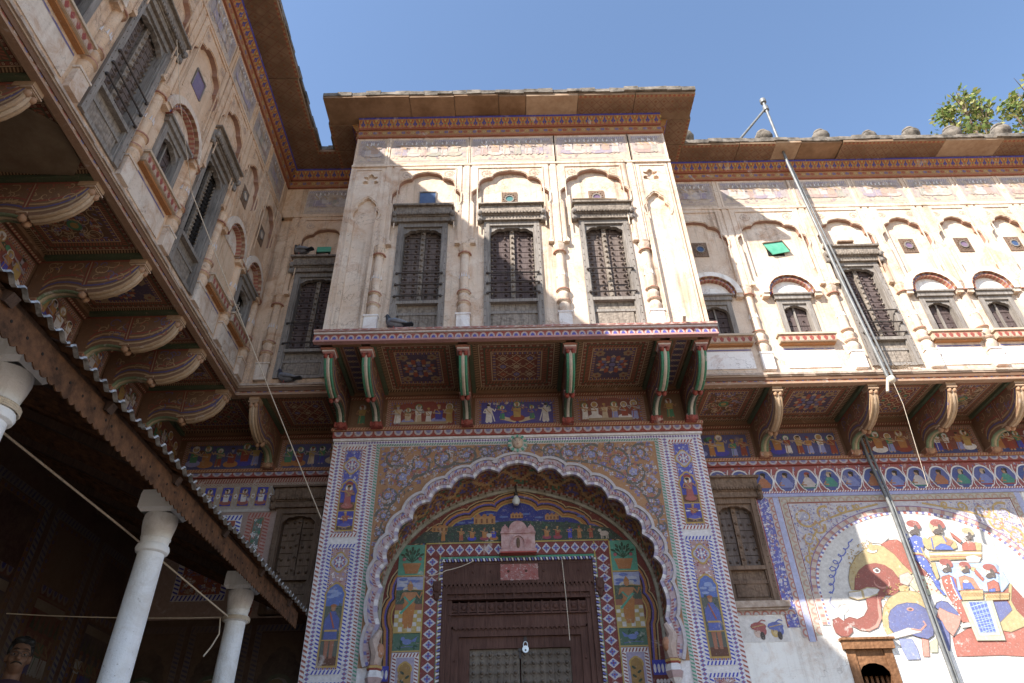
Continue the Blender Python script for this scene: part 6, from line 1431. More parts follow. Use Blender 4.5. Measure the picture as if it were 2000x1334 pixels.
p.rect(3.36, 3.72, 3.52, 5.40, (.10, .11, .42), 1); foliage(p, [(3.37, 3.72), (3.51, 3.72), (3.51, 5.40), (3.37, 5.40)], 420, .017, (WHT, LBL, (.5, .24, .16), (.10, .11, .42), WHT), 2, .45)
p.rect(3.355, 3.72, 3.37, 5.40, RED, 3)
vband(3.545, .06, 3.6, 5.41, 'scallop', ((.52, .44, .42), (.44, .18, .14), (.5, .46, .46)), 3, .11)
p.rect(3.58, 3.55, 3.66, 5.41, (.42, .45, .66), 2); p.rect(3.665, 3.56, 3.675, 5.41, RED, 3); p.rect(3.575, 3.56, 3.583, 5.41, RED, 3)
GB = (.50, .46, .36)
border(p, (3.68, 5.37), (6.90, 5.37), .075, 'scallop', (GB, (.44, .30, .22), (.50, .45, .40)), 1, .11); vband(3.72, .075, 3.62, 5.33, 'scallop', (GB, (.44, .28, .22), (.50, .45, .40)), 1, .11); vband(6.86, .075, 3.62, 5.33, 'scallop', (GB, (.44, .28, .22), (.5, .45, .4)), 1, .11)
p.rect(3.76, 5.315, 6.82, 5.33, RED, 2); p.rect(3.765, 3.8, 3.775, 5.32, RED, 2); p.rect(6.81, 3.8, 6.82, 5.32, RED, 2); p.rect(6.90, 3.4, 6.98, 5.41, (.42, .45, .66), 2)
# scrolled spandrels
MCU, MCV, MA, MH = 5.29, 4.15, 1.40, .985
def lun(d, n=40): return ellarc(MCU, MA+d, MCV, MH+d, n)
o5 = lun(.105)
for s in (-1, 1):
    half = [(MCU-s*(u-MCU), v) for u, v in o5[:21]]; half = [(min(max(u, 3.78), 6.80), v) for u, v in half]
    e = MCU+s*1.51; p.q([(e, MCV), *half, (MCU, 5.31), (e, 5.31)], (.56, .53, .56), 1)
    reg = [(e, 4.25), (e, 5.30), (MCU+s*.2, 5.30), (MCU+s*.5, 5.22), (MCU+s*1.0, 4.98), (MCU+s*1.35, 4.6)]
    foliage(p, reg, 800, .014, ((.14, .15, .40), (.58, .55, .58), (.40, .18, .14), (.16, .17, .44), (.5, .5, .56)), 2, .7)
    for (u, v, r, d) in ((1.34, 5.12, .15, 1), (1.06, 5.16, .11, -1), (1.36, 4.80, .12, -1), (1.43, 4.56, .08, 1), (.82, 5.22, .07, 1), (1.20, 4.98, .10, 1), (.6, 5.25, .05, -1)):
        scroll(p, MCU+s*u, v, r, 1.5, d*s, random.uniform(0, 6), .035, (OCH, (.40, .40, .52), WHT, (.44, .2, .16)), 3, r > .09)
    p.stroke([(MCU+s*.3, 5.28), (MCU+s*.8, 5.17), (MCU+s*1.15, 5.05), (MCU+s*1.4, 4.7), (MCU+s*1.47, 4.3)], .025, OCH, 3)
def ringband(d0, d1, cols, ly, n=80):
    A, B = lun(d0, n), lun(d1, n)
    for i in range(n): p.q([A[i], A[i+1], B[i+1], B[i]], cols[i % len(cols)], ly)
ringband(.035, .105, ((.54, .44, .38), (.44, .22, .18), (.56, .48, .42)), 4, 90); ringband(.0, .035, (WHT, (.18, .19, .42), WHT, (.46, .14, .10)), 4, 110); ringband(.1, .11, ((.22, .10, .28),), 5); ringband(.032, .04, ((.18, .16, .4),), 5)
for s in (-1, 1):
    e = MCU+s*MA
    border(p, (e+s*.07, 3.74), (e+s*.07, MCV), .07, 'dash', ((.54, .44, .38), (.44, .22, .18), (.56, .48, .42)), 4, .06); border(p, (e+s*.018, 3.74), (e+s*.018, MCV), .035, 'dash', (WHT, (.18, .19, .42), (.46, .14, .10)), 4, .06)
p.build('panel_border_painting', 'mural', RW)
p = M(RL); p.q([(MCU-MA, 3.55), (MCU-MA, MCV), *lun(0), (MCU+MA, 3.32)], (.66, .64, .61), 1)
for kd, c, ly, d in MUR:
    if kd == 'P': p.q(d, MC[c], ly); p.stroke(d, .007, tuple(x*.45 for x in MC[c]), ly, True)
    elif kd == 'E': p.ell(d[0], d[1], abs(d[2]), abs(d[3]), MC[c], ly, 14, d[4])
    else: p.stroke(d[1:], d[0], MC[c], ly)
for (a, b, c, d, ly) in ((4.35, 4.72, 4.30, 4.80, 7), (4.62, 5.0, 3.85, 4.22, 10)):   # beaded head cloth
    for i in range(150):
        u = random.uniform(a, b); v = random.uniform(c, d); p.ell(u, v, .011, .008, (.40, .26, .08), ly, 6) if abs(math.hypot((u-4.72)/.40, (v-4.42)/.33)-.9) < .16 and ly == 7 or abs(math.hypot((u-4.86)/.26, (v-3.9)/.30)-.92) < .14 and ly == 10 else None
p.build('elephant_mural', 'mural', RW)
p = M(RL)     # two turbaned heads under the window
p.q([(2.74, 3.56), (3.36, 3.56), (3.36, 3.72), (3.30, 3.82), (3.2, 3.86), (2.74, 3.87)], (.72, .69, .66), 1); border(p, (2.74, 3.905), (3.50, 3.905), .06, 'scallop', ((.52, .44, .40), (.44, .16, .13), (.5, .46, .46)), 3, .1)
for u, c, f in ((2.98, (.34, .07, .07), 1), (3.19, (.10, .14, .42), -1)):
    p.ell(u, 3.67, .05, .06, (.62, .46, .38) if f > 0 else (.52, .36, .12), 3); p.ell(u+.02, 3.74, .10, .05, c, 4); p.ell(u+.07, 3.69, .04, .055, c, 4); p.ell(u+.05, 3.63, .03, .05, BLK, 4); p.stroke([(u+.02, 3.78), (u+.08, 3.815), (u+.12, 3.80)], .014, c, 5); p.stroke([(u-.06, 3.73), (u+.10, 3.76)], .01, OCH, 5); p.ell(u-.02, 3.685, .008, .005, BLK, 5, 6)
p.build('turbaned_heads_painting', 'mural', RW)
tall_window(RW, RL, 3.03, .62, 4.02, 5.40, bars=False, rows=5, wmat='brownwood', leafmat='darkwood', panel_top=4.46, hoodmat='browncarved', hv=.29)
m = M(RL); m.box(2.70, 3.43, 3.945, 4.02, -.1, .09, jit=.006); m.box(2.72, 3.41, 3.925, 3.945, 0, .06); m.build('stone_sill', 'ledge_edge', RW)
w = part('window', RW); m = M(RL); m.box(3.95, 4.56, 3.45, 3.555, -.1, .06); m.box(3.93, 4.58, 3.55, 3.575, -.1, .08); m.build('hood', 'redwood', w)
m = M(RL); m.box(3.98, 4.08, 2.2, 3.45, -.2, .02); m.box(4.43, 4.53, 2.2, 3.45, -.2, .02); ar = cusped(4.08, 4.43, 3.16, 3.30, 2, .2, 4); m.prism([(4.08, 3.16), *ar, (4.43, 3.16), (4.43, 3.45), (4.08, 3.45)], -.16, .0); m.build('frame', 'redwood', w)
for k in range(6):
    u = 4.10+k*.062; m = M(RL); m.box(u-.014, u+.014, 2.2, 3.3, -.09, -.06); m.build('bar', 'redwood', w)
m = M(RL); m.box(4.06, 4.45, 2.2, 3.4, -.28, -.26); m.build('dark_room', 'dark', w)

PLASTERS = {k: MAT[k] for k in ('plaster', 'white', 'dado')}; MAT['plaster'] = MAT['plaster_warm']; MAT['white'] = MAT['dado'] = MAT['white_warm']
# ---- corner bay between left wing and gate block
CB = thing('corner_bay', 'shaded recessed corner bay with a tall shuttered window, left of the gate block', 'building', (-3.0, 8.85, 0))
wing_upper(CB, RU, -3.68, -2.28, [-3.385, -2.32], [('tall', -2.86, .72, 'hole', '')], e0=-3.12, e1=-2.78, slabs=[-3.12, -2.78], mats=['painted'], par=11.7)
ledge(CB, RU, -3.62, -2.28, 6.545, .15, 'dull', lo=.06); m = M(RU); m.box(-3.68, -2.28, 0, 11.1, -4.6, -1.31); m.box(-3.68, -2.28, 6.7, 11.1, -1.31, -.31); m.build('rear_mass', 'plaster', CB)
wing_lower(CB, RL, [-3.37], 6.54, -4.75, -2.28, [3, 0])
m = M(RL); wall_holes(m, -4.85, -2.2, 0, 5.93, [(-3.16, -2.54, 4.0, 5.40)], -.3, 0, (.40, .29, .25)); m.build('lower_wall', 'fresco', CB)
p = M(RL); p.rect(-4.75, 5.41, -3.2, 5.78, (.46, .40, .36), 1)
border(p, (-4.75, 5.83), (-2.25, 5.83), .07, 'leaf', ((.30, .07, .05), (.46, .36, .30), RED), 1, .05); border(p, (-4.75, 5.77), (-2.25, 5.77), .05, 'diamond', ((.40, .30, .24), (.5, .42, .36), (.3, .1, .08)), 2, .07)
for k in range(5):
    u = -3.42-.24*k; p.rect(u-.075, 5.46, u+.075, 5.73, BLU, 3); p.stroke([(u-.08, 5.455), (u+.08, 5.455), (u+.08, 5.735), (u-.08, 5.735)], .012, OCH, 4, True); figure(p, u, 5.47, .23, (.36, .12, .10), WHT, SKN, BLK, OCH, 5, (-1)**k, True); flower(p, u+.12, 5.6, .04, WHT, RED, 3)
    p.stroke([(u+.12, 5.48), (u+.155, 5.6), (u+.12, 5.72), (u+.09, 5.6)], .008, OCH, 4, True)
p.rect(-4.75, 5.37, -3.2, 5.41, (.55, .50, .46), 4)
p.rect(-4.3, 4.2, -3.62, 5.33, (.36, .10, .06), 2); frame(p, -4.3, 4.2, -3.62, 5.33, .08, 'leaf', (WHT, BLU, LBL), 3, .07); foliage(p, [(-4.2, 4.3), (-3.72, 4.3), (-3.72, 5.24), (-4.2, 5.24)], 260, .03, (WHT, (.40, .14, .08), (.16, .17, .42), (.5, .36, .28)), 4, .4); rosette(p, -3.92, 5.0, .17, (WHT, (.16, .17, .44), (.42, .16, .09)), 6)
p.rect(-3.55, 4.2, -3.24, 5.36, (.40, .14, .08), 2); frame(p, -3.55, 4.0, -3.24, 5.36, .08, 'leaf', ((.48, .30, .26), (.40, .10, .07), RED), 3, .06); p.rect(-3.45, 4.1, -3.34, 5.27, (.14, .20, .18), 4); foliage(p, [(-3.44, 4.1), (-3.35, 4.1), (-3.35, 5.27), (-3.44, 5.27)], 60, .025, (WHT, GRN, (.40, .14, .09)), 5, .4)
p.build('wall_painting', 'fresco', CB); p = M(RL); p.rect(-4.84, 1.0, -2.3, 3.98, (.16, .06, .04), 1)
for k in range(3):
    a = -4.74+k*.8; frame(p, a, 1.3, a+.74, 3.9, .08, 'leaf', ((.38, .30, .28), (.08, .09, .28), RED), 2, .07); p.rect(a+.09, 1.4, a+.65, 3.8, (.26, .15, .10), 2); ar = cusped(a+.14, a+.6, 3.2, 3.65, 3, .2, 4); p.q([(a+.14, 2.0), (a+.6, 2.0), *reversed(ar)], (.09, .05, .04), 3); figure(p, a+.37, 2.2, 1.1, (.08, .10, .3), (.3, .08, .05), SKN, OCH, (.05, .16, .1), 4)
p.build('shade_darkened_painting', 'shade_fresco', CB)  # end wall under the roof, its shade painted into the picture
tall_window(CB, RL, -2.85, .62, 4.02, 5.40, bars=False, rows=5, wmat='brownwood', leafmat='brownwood', panel_top=4.46, hoodmat='browncarved', hv=.29)

# ---- left wing
LW = thing('left_wing', 'shaded cream left wing running towards the viewer, carved brackets under its windows', 'building', (-4.75, 3.0, 0))
LU = SIDE(-3.68); LL = SIDE(-4.75)
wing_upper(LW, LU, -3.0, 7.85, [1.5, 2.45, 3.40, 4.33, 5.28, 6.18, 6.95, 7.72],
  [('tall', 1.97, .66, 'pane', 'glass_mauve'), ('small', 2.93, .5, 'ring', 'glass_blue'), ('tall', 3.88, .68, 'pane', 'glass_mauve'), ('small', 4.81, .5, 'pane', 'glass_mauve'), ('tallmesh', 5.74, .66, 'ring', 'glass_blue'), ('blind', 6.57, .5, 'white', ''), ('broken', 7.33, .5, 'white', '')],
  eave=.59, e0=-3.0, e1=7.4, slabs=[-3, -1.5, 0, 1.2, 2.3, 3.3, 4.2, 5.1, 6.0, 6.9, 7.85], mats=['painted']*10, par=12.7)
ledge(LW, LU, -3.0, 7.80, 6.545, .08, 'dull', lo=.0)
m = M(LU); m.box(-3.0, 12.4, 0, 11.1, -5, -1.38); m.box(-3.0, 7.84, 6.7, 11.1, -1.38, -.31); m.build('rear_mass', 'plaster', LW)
wing_lower(LW, LL, [-1.0, .1, 1.1, 2.15, 3.15, 4.15, 5.17, 6.08, 6.72, 7.63], 6.54, -2.0, 7.82, [3, 1, 2, 0, 3, 1, 2, 1, 3, 2, 0], bare=(5,))
m = M(LL); m.box(7.82, 8.86, 5.93, 6.57, -.3, -.002, (.20, .10, .06)); scene_panel(m, 7.86, 6.0, 8.80, 6.42, (.22, .06, .05), 5, 1, (.04, .07, .24)); m.build('painted_panel', 'sooty', LW)
m = M(LL); m.box(-3, 8.85, 0, 5.93, -.3, 0, (.20, .07, .05)); m.build('lower_wall', 'shade_fresco', LW)  # wall colour darkened for the shade behind the columns
p = M(LL)     # paintings along the verandah wall, the roof's shade put into their colours
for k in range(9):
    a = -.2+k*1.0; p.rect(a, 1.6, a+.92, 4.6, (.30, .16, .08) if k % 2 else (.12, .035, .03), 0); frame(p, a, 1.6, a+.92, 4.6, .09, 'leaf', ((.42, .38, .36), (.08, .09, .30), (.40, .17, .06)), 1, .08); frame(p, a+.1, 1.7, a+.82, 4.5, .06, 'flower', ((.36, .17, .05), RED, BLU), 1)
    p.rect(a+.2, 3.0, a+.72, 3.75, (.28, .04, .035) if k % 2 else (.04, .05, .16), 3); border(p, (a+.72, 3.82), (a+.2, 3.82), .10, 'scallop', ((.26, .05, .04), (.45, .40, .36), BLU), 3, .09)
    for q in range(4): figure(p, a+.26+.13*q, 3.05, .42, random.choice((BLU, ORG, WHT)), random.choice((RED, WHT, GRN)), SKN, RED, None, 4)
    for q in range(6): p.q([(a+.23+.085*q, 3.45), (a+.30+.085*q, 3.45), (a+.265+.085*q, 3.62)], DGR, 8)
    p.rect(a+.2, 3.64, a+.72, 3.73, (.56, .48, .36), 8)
p.build('verandah_wall_painting', 'shade_fresco', LW)
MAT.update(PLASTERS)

# ================================================================= verandah on the left
VE = thing('verandah', 'dark lean-to verandah with rusty corrugated roof on white columns, at the left', 'verandah', (-2.5, 4.0, 0))
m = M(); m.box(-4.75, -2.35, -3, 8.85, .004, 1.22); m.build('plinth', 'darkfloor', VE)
def roofz(x): return 3.79+(-2.30-x)*.45
y = -2.2; k = 0
while y < 8.8:         # corrugated sheets, each laid a little over the next
    y1 = min(y+.86, 8.84); m = M(); per = .112; n = int((y1-y)/per*6); dz = .012*(k % 2); xe = -2.30+random.uniform(-.02, .02)
    up_ = []; lo_ = []
    for i in range(n+1):
        yy = y+(y1-y)*i/n; w = .02*math.sin(2*math.pi*yy/per)
        up_.append(w+dz); lo_.append(yy)
    for i in range(n):
        a, b = lo_[i], lo_[i+1]; wa, wb = up_[i], up_[i+1]
        m.face([(xe, a, roofz(xe)+wa), (xe, b, roofz(xe)+wb), (-4.76, b, roofz(-4.76)+wb), (-4.76, a, roofz(-4.76)+wa)])
    s = m.build('roof_sheet', 'rust', VE, True)
    m = M()
    for i in range(n):
        a, b = lo_[i], lo_[i+1]; wa, wb = up_[i], up_[i+1]; za, zb = roofz(xe)+wa, roofz(xe)+wb
        m.face([(xe+.012, a, za-.004), (xe+.012, b, zb-.004), (xe+.004, b, zb+.010), (xe+.004, a, za+.010)])
        m.face([(xe+.012, a, za-.004), (xe+.012, b, zb-.004), (xe-.02, b, zb+.001), (xe-.02, a, za+.001)])
    m.build('bright_edge', 'tin', s); y = y1-.01 if y1 < 8.83 else 9; k += 1
y = -2.2
while y < 7.8:         # hanging sheet-iron valance with punched holes and a scalloped hem
    y1 = min(y+1.15, 7.93); m = M(SIDE(-2.39)); n = int((y1-y)/.065); pts = [(y, 3.78), (y, 3.625)]
    w = (y1-y)/n
    for i in range(n):
        for j in range(1, 5): pts.append((y+w*(i+j/4), 3.625-.022*math.sin(math.pi*j/4)+random.uniform(-.002, .002)))
    pts += [(y1, 3.78)]; m.prism(pts, -.004, .004, back=True); s = m.build('valance', 'rust', VE)
    m = M(SIDE(-2.385))
    for i in range(n):
        if i % 2 == 0: m.prism([(y+w*(i+.5)+.009*math.cos(t*1.047), 3.70+.009*math.sin(t*1.047)) for t in range(6)], 0, .002)
    tag(m.build('punched_holes', 'dark', s), kind='stuff'); y = y1+.004
for (a, b) in ((-2.2, 2.6), (2.6, 5.07), (5.07, 7.95)):
    m = M(); m.tube([(-2.72, a, 3.985), (-2.70, (a+b)/2, 3.99), (-2.72, b, 3.985)], .075, 9); m.build('beam', 'beam', VE, True)
m = M(); m.box(-2.50, -2.41, -2.2, 7.93, 3.76, 3.83); m.build('eave_batten', 'beam', VE)
for yy in (-1.5, -.5, .5, 1.5, 2.5, 3.5, 4.5, 5.5, 6.5, 7.5):
    m = M(); m.bar((-2.35, yy, roofz(-2.35)-.055), (-4.74, yy, roofz(-4.74)-.055), .06, .06); m.build('rafter', 'beam', VE)
for yy in (-.9, 1.1, 3.08, 5.07, 6.99):
    c = part('column', VE); fr = (Vector((-2.70, yy, 0)), Vector((1, 0, 0)), Vector((0, 0, 1)), Vector((0, -1, 0)))
    m = M(fr); m.lathe([(.15, 1.22), (.15, 1.32), (.12, 1.36), (.104, 1.45), (.102, 1.9), (.098, 2.8), (.094, 3.44)], 0, 0, 28); m.build('shaft', 'column', c, True)
    m = M(fr); m.lathe([(.094, 3.44), (.114, 3.452), (.121, 3.475), (.114, 3.50), (.10, 3.508), (.102, 3.55), (.108, 3.553), (.108, 3.565), (.105, 3.57), (.118, 3.64), (.124, 3.69), (.12, 3.735)], 0, 0, 28); m.build('neck', 'column', c, True)
    m = M(fr); w = .14
    for (a, b, z0, z1) in ((.115, w, 3.735, 3.765), (w, w, 3.765, 3.87), (w, .135, 3.87, 3.905)):
        q0 = [(-a, -a), (a, -a), (a, a), (-a, a)]; q1 = [(-b, -b), (b, -b), (b, b), (-b, b)]
        for i in range(4):
            j = (i+1) % 4; m.face([(q0[i][0], z0, q0[i][1]), (q0[j][0], z0, q0[j][1]), (q1[j][0], z1, q1[j][1]), (q1[i][0], z1, q1[i][1])])
    m.face([(-.135, 3.905, -.135), (.135, 3.905, -.135), (.135, 3.905, .135), (-.135, 3.905, .135)]); m.build('capital', 'column', c)

# ================================================================= ropes and wires
def rope(name, label, cat, pts, r=.008, mat='rope', sag=0.0, n=14):
    full = []
    for i in range(len(pts)-1):
        A, B = Vector(pts[i]), Vector(pts[i+1])
        for j in range(n): t = j/n; full.append(A.lerp(B, t) - Vector((0, 0, sag*4*t*(1-t))))
    full.append(Vector(pts[-1])); m = M(); m.tube([tuple(p) for p in full], r, 6); return tag(m.build(name, mat, None, True), label, cat)
rope('string', 'thin pale string running from the left wing window down to the gate pier', 'string', [(-3.55, 5.258, 7.69), (-2.303, 7.985, 4.897)], .006, sag=.02)
rope('string', 'thin string hanging down the front of the shaded left wing', 'string', [(-3.50, 4.0, 8.72), (-3.50, 4.43, 8.22), (-3.55, 5.258, 7.69)], .004)
rope('rope', 'pale rope slung through the dark verandah to the neck of a white column', 'rope', [(-3.1, 3.0, 3.78), (-3.1, 3.665, 3.726), (-2.93, 5.0, 3.62), (-2.74, 6.875, 3.47)], .0075)
rope('rope', 'level rope stretched across the dark verandah behind the white columns', 'rope', [(-4.7, 6.6, 3.47), (-2.84, 6.97, 3.49)], .005, sag=.02)
rope('rope', 'short knotted rope end dangling beside a white column', 'rope', [(-2.83, 6.92, 3.47), (-2.80, 6.90, 3.32), (-2.83, 6.86, 3.2), (-2.86, 6.80, 3.10)], .007)
m = M()
for yy, zz in ((3.08, 3.52), (6.99, 3.47)):
    for d in (-.012, 0, .012):
        t = M(); t.tube([(-2.70+.124*math.cos(a*math.pi/12), yy+.124*math.sin(a*math.pi/12), zz+d) for a in range(25)], .007, 5)
        b0 = len(m.v); m.v += t.v; m.f += [tuple(i+b0 for i in f) for f in t.f]; m.c += t.c
    tag(m.build('rope_tie', 'rope', None, True), 'rope wound round the neck of the nearest white column' if yy < 4 else 'rope wound round the neck of the white column by the gate pier', 'rope'); m = M()
rope('wire', 'white wire drooping across the left end of the door lintel', 'wire', [(-1.02, 8.49, 4.34), (-.81, 8.5, 4.40), (-.472, 8.55, 4.53)], .005, sag=.015)
rope('string', 'thin string hanging down the right side of the maroon door', 'string', [(.628, 8.5, 4.534), (.65, 8.5, 4.0), (.662, 8.52, 3.56)], .005)
rope('string', 'white string hanging loose from the foot of the grey pipes', 'string', [(5.03, 7.55, 6.42), (5.07, 7.60, 6.1), (5.149, 7.9, 5.10)], .0035, sag=.01)

# ================================================================= pipes
t = thing('pipe_pole', 'tall grey pipe rising past the right wing windows and through its eave', 'pipe', (5.0, 7.56, 6.4))
m = M(); m.tube([(5.01, 7.58, 6.42), (4.89, 7.545, 8.26), (4.79, 7.535, 10.78), (4.83, 7.60, 12.66)], .024, 10); m.build('main_pipe', 'pipe', t, True)
m = M(); m.tube([(5.09, 7.60, 6.47), (4.985, 7.575, 8.3), (4.86, 7.60, 10.9)], .014, 8); m.build('thin_pipe', 'pipe', t, True)
m = M(); m.tube([(4.825, 7.595, 12.42), (4.13, 8.02, 11.75)], .022, 8); m.build('brace', 'pipe', t, True)
m = M(); m.lathe([(.052, 12.62), (.052, 12.70), (.03, 12.71)], 4.83, 0, 10); m.fr = FACE(7.60); m = M(FACE(7.60)); m.lathe([(.055, 12.60), (.055, 12.69), (.03, 12.70)], 4.83, 0, 10); m.build('cap', 'pipe', t, True)
m = M(FACE(7.595)); m.lathe([(.05, 12.36), (.05, 12.47)], 4.826, 0, 10); m.build('clamp', 'pipe', t, True)
m = M(); m.tube([(5.0, 7.58, 6.50), (4.93, 7.56, 6.33), (4.90, 7.54, 6.26)], .018, 6); m.blob((5.03, 7.56, 6.46), (.05, .05, .06), None, 8, 6); m.build('rope_lashing', 'rope', t, True)
m = M()
t = thing('drain_pipes', 'pair of thin grey pipes running down over the elephant mural', 'pipe', (5.06, 8.75, 0))
m.tube([(5.04, 8.78, 6.5), (5.03, 8.74, 5.9), (5.08, 8.72, 5.2), (5.07, 8.72, 3.0), (5.07, 8.74, 0)], .023, 9); m.build('pipe', 'pipe', t, True)
m = M(); m.tube([(5.12, 8.79, 6.5), (5.11, 8.76, 5.9), (5.14, 8.75, 5.2), (5.13, 8.75, 3.0), (5.14, 8.76, 0)], .018, 8); m.build('pipe', 'pipe', t, True)

# ================================================================= small things
m = M(FACE(8.5)); m.lathe([(.0, 5.235), (.03, 5.24), (.052, 5.275), (.05, 5.31), (.03, 5.345), (.022, 5.36)], .078, 0, 14)
t = thing('light_bulb', 'round white light bulb hanging at the crown of the inner arch', 'bulb', (.078, 8.5, 5.235)); m.build('glass', 'bulb', t, True)
m = M(FACE(8.5)); m.lathe([(.026, 5.36), (.026, 5.40), (.014, 5.41), (.008, 5.60)], .078, 0, 10); m.build('socket', 'iron', t, True)
t = thing('padlock', 'steel padlock hanging at the top of the studded door', 'padlock', (.15, 8.72, 3.5))
PF = FACE(8.715); m = M(PF); cx_, cz_ = .145, 3.515
m.prism([(cx_+.038*math.cos(a*math.pi/10), cz_+.04*math.sin(a*math.pi/10)) for a in range(20)], -.015, .015, back=True); m.build('body', 'steel', t, True)
m = M(PF); m.tube([(cx_-.024, cz_+.025, 0), (cx_-.025, cz_+.06, 0), (cx_-.016, cz_+.08, 0), (cx_, cz_+.087, 0), (cx_+.016, cz_+.08, 0), (cx_+.025, cz_+.06, 0), (cx_+.024, cz_+.025, 0)], .006, 7); m.build('shackle', 'steel', t, True)
m = M(PF); m.stud(cx_, cz_-.01, .015, .012, .006, k=8); m.build('keyhole_cover', 'iron', t)
m = M(PF); m.box(cx_-.018, cx_+.018, cz_+.085, cz_+.15, -.07, -.01); m.build('staple', 'iron', t)
t = rope('stick', 'crooked dry stick lying on the hood of the rightmost gate window', 'stick', [(.98, 6.70, 9.08), (1.3, 6.715, 9.10), (1.62, 6.71, 9.075)], .014, 'twig')
m = M(); m.tube([(2.215, 6.83, 6.79), (2.18, 6.58, 6.83)], .022, 8); tag(m.build('water_spout', 'rope', None, True), 'short pale water spout at the right end of the gate ledge', 'spout')
m = M()
for k in range(90):
    a = random.uniform(0, 6.28); rr = random.uniform(0, .16); l = random.uniform(.06, .2); b = random.uniform(0, 6.28); x, y_, z = 5.25+rr*1.5*math.cos(a), 7.76+rr*.35*math.sin(a), 6.70+random.uniform(0, .09)
    m.tube([(x, y_, z), (x+l*.5*math.cos(b), y_+l*.25*math.sin(b), z+.01), (x+l*math.cos(b), y_+l*.4*math.sin(b)-.02, z+random.uniform(-.02, .03))], .0045, 4)
tag(m.build('twig_nest', 'twig', None), 'loose nest of dry twigs at the foot of the right wing\'s tall window', 'nest')

def pigeon(loc, yaw, label, tilt=0.0):
    t = thing('pigeon', label, 'pigeon', loc, 'pigeons perched on the facade'); t['group'] = 'pigeons perched on the facade'
    Rm = Matrix.Translation(Vector(loc)) @ Matrix.Rotation(yaw, 4, 'Z') @ Matrix.Rotation(tilt, 4, 'Y')
    fr = (Rm @ Vector((0, 0, 0)), (Rm.to_3x3() @ Vector((1, 0, 0))), (Rm.to_3x3() @ Vector((0, 1, 0))), (Rm.to_3x3() @ Vector((0, 0, 1))))
    m = M(fr); m.tube([(-.10, 0, .10), (-.07, 0, .105), (-.02, 0, .115), (.04, 0, .13), (.08, 0, .155), (.10, 0, .19), (.112, 0, .225), (.122, 0, .25), (.135, 0, .262), (.15, 0, .26)], [.012, .035, .058, .066, .058, .042, .030, .027, .025, .010], 12); m.build('body', 'feather', t, True)
    m = M(fr); m.tube([(.085, 0, .16), (.10, 0, .19), (.112, 0, .225), (.122, 0, .25), (.135, 0, .264), (.148, 0, .262)], [.052, .0435, .0315, .0285, .0265, .012], 12); m.build('neck', 'feather_dark', t, True)
    m = M(fr); m.prism([(-.08, -.03), (-.21, -.04), (-.225, 0), (-.21, .04), (-.08, .03)], .088, .102, back=True); m.build('tail', 'feather_dark', t)
    for s in (-1, 1):
        m = M(fr); m.tube([(.06, s*.05, .14), (.0, s*.064, .13), (-.08, s*.05, .112), (-.15, s*.025, .105)], [.022, .034, .026, .006], 8); m.build('wing', 'feather', t, True)
        m = M(fr); m.tube([(.02, s*.025, .08), (.025, s*.025, .0)], .005, 5); m.tube([(.0, s*.025, .004), (.055, s*.03, .004)], .004, 5); m.build('leg', 'feet', t)
    m = M(fr); m.tube([(.155, 0, .258), (.178, 0, .25)], [.007, .002], 6); m.build('beak', 'beak', t, True)
pigeon((-3.17, 7.74, 9.065), rad(160), 'grey pigeon perched on the hood of the shaded corner window', rad(0))
pigeon((-2.99, 7.74, 6.685), rad(170), 'grey pigeon on the ledge below the shaded corner window')
pigeon((-1.375, 6.74, 6.785), rad(172), 'grey pigeon on the gate ledge under the leftmost gate window')

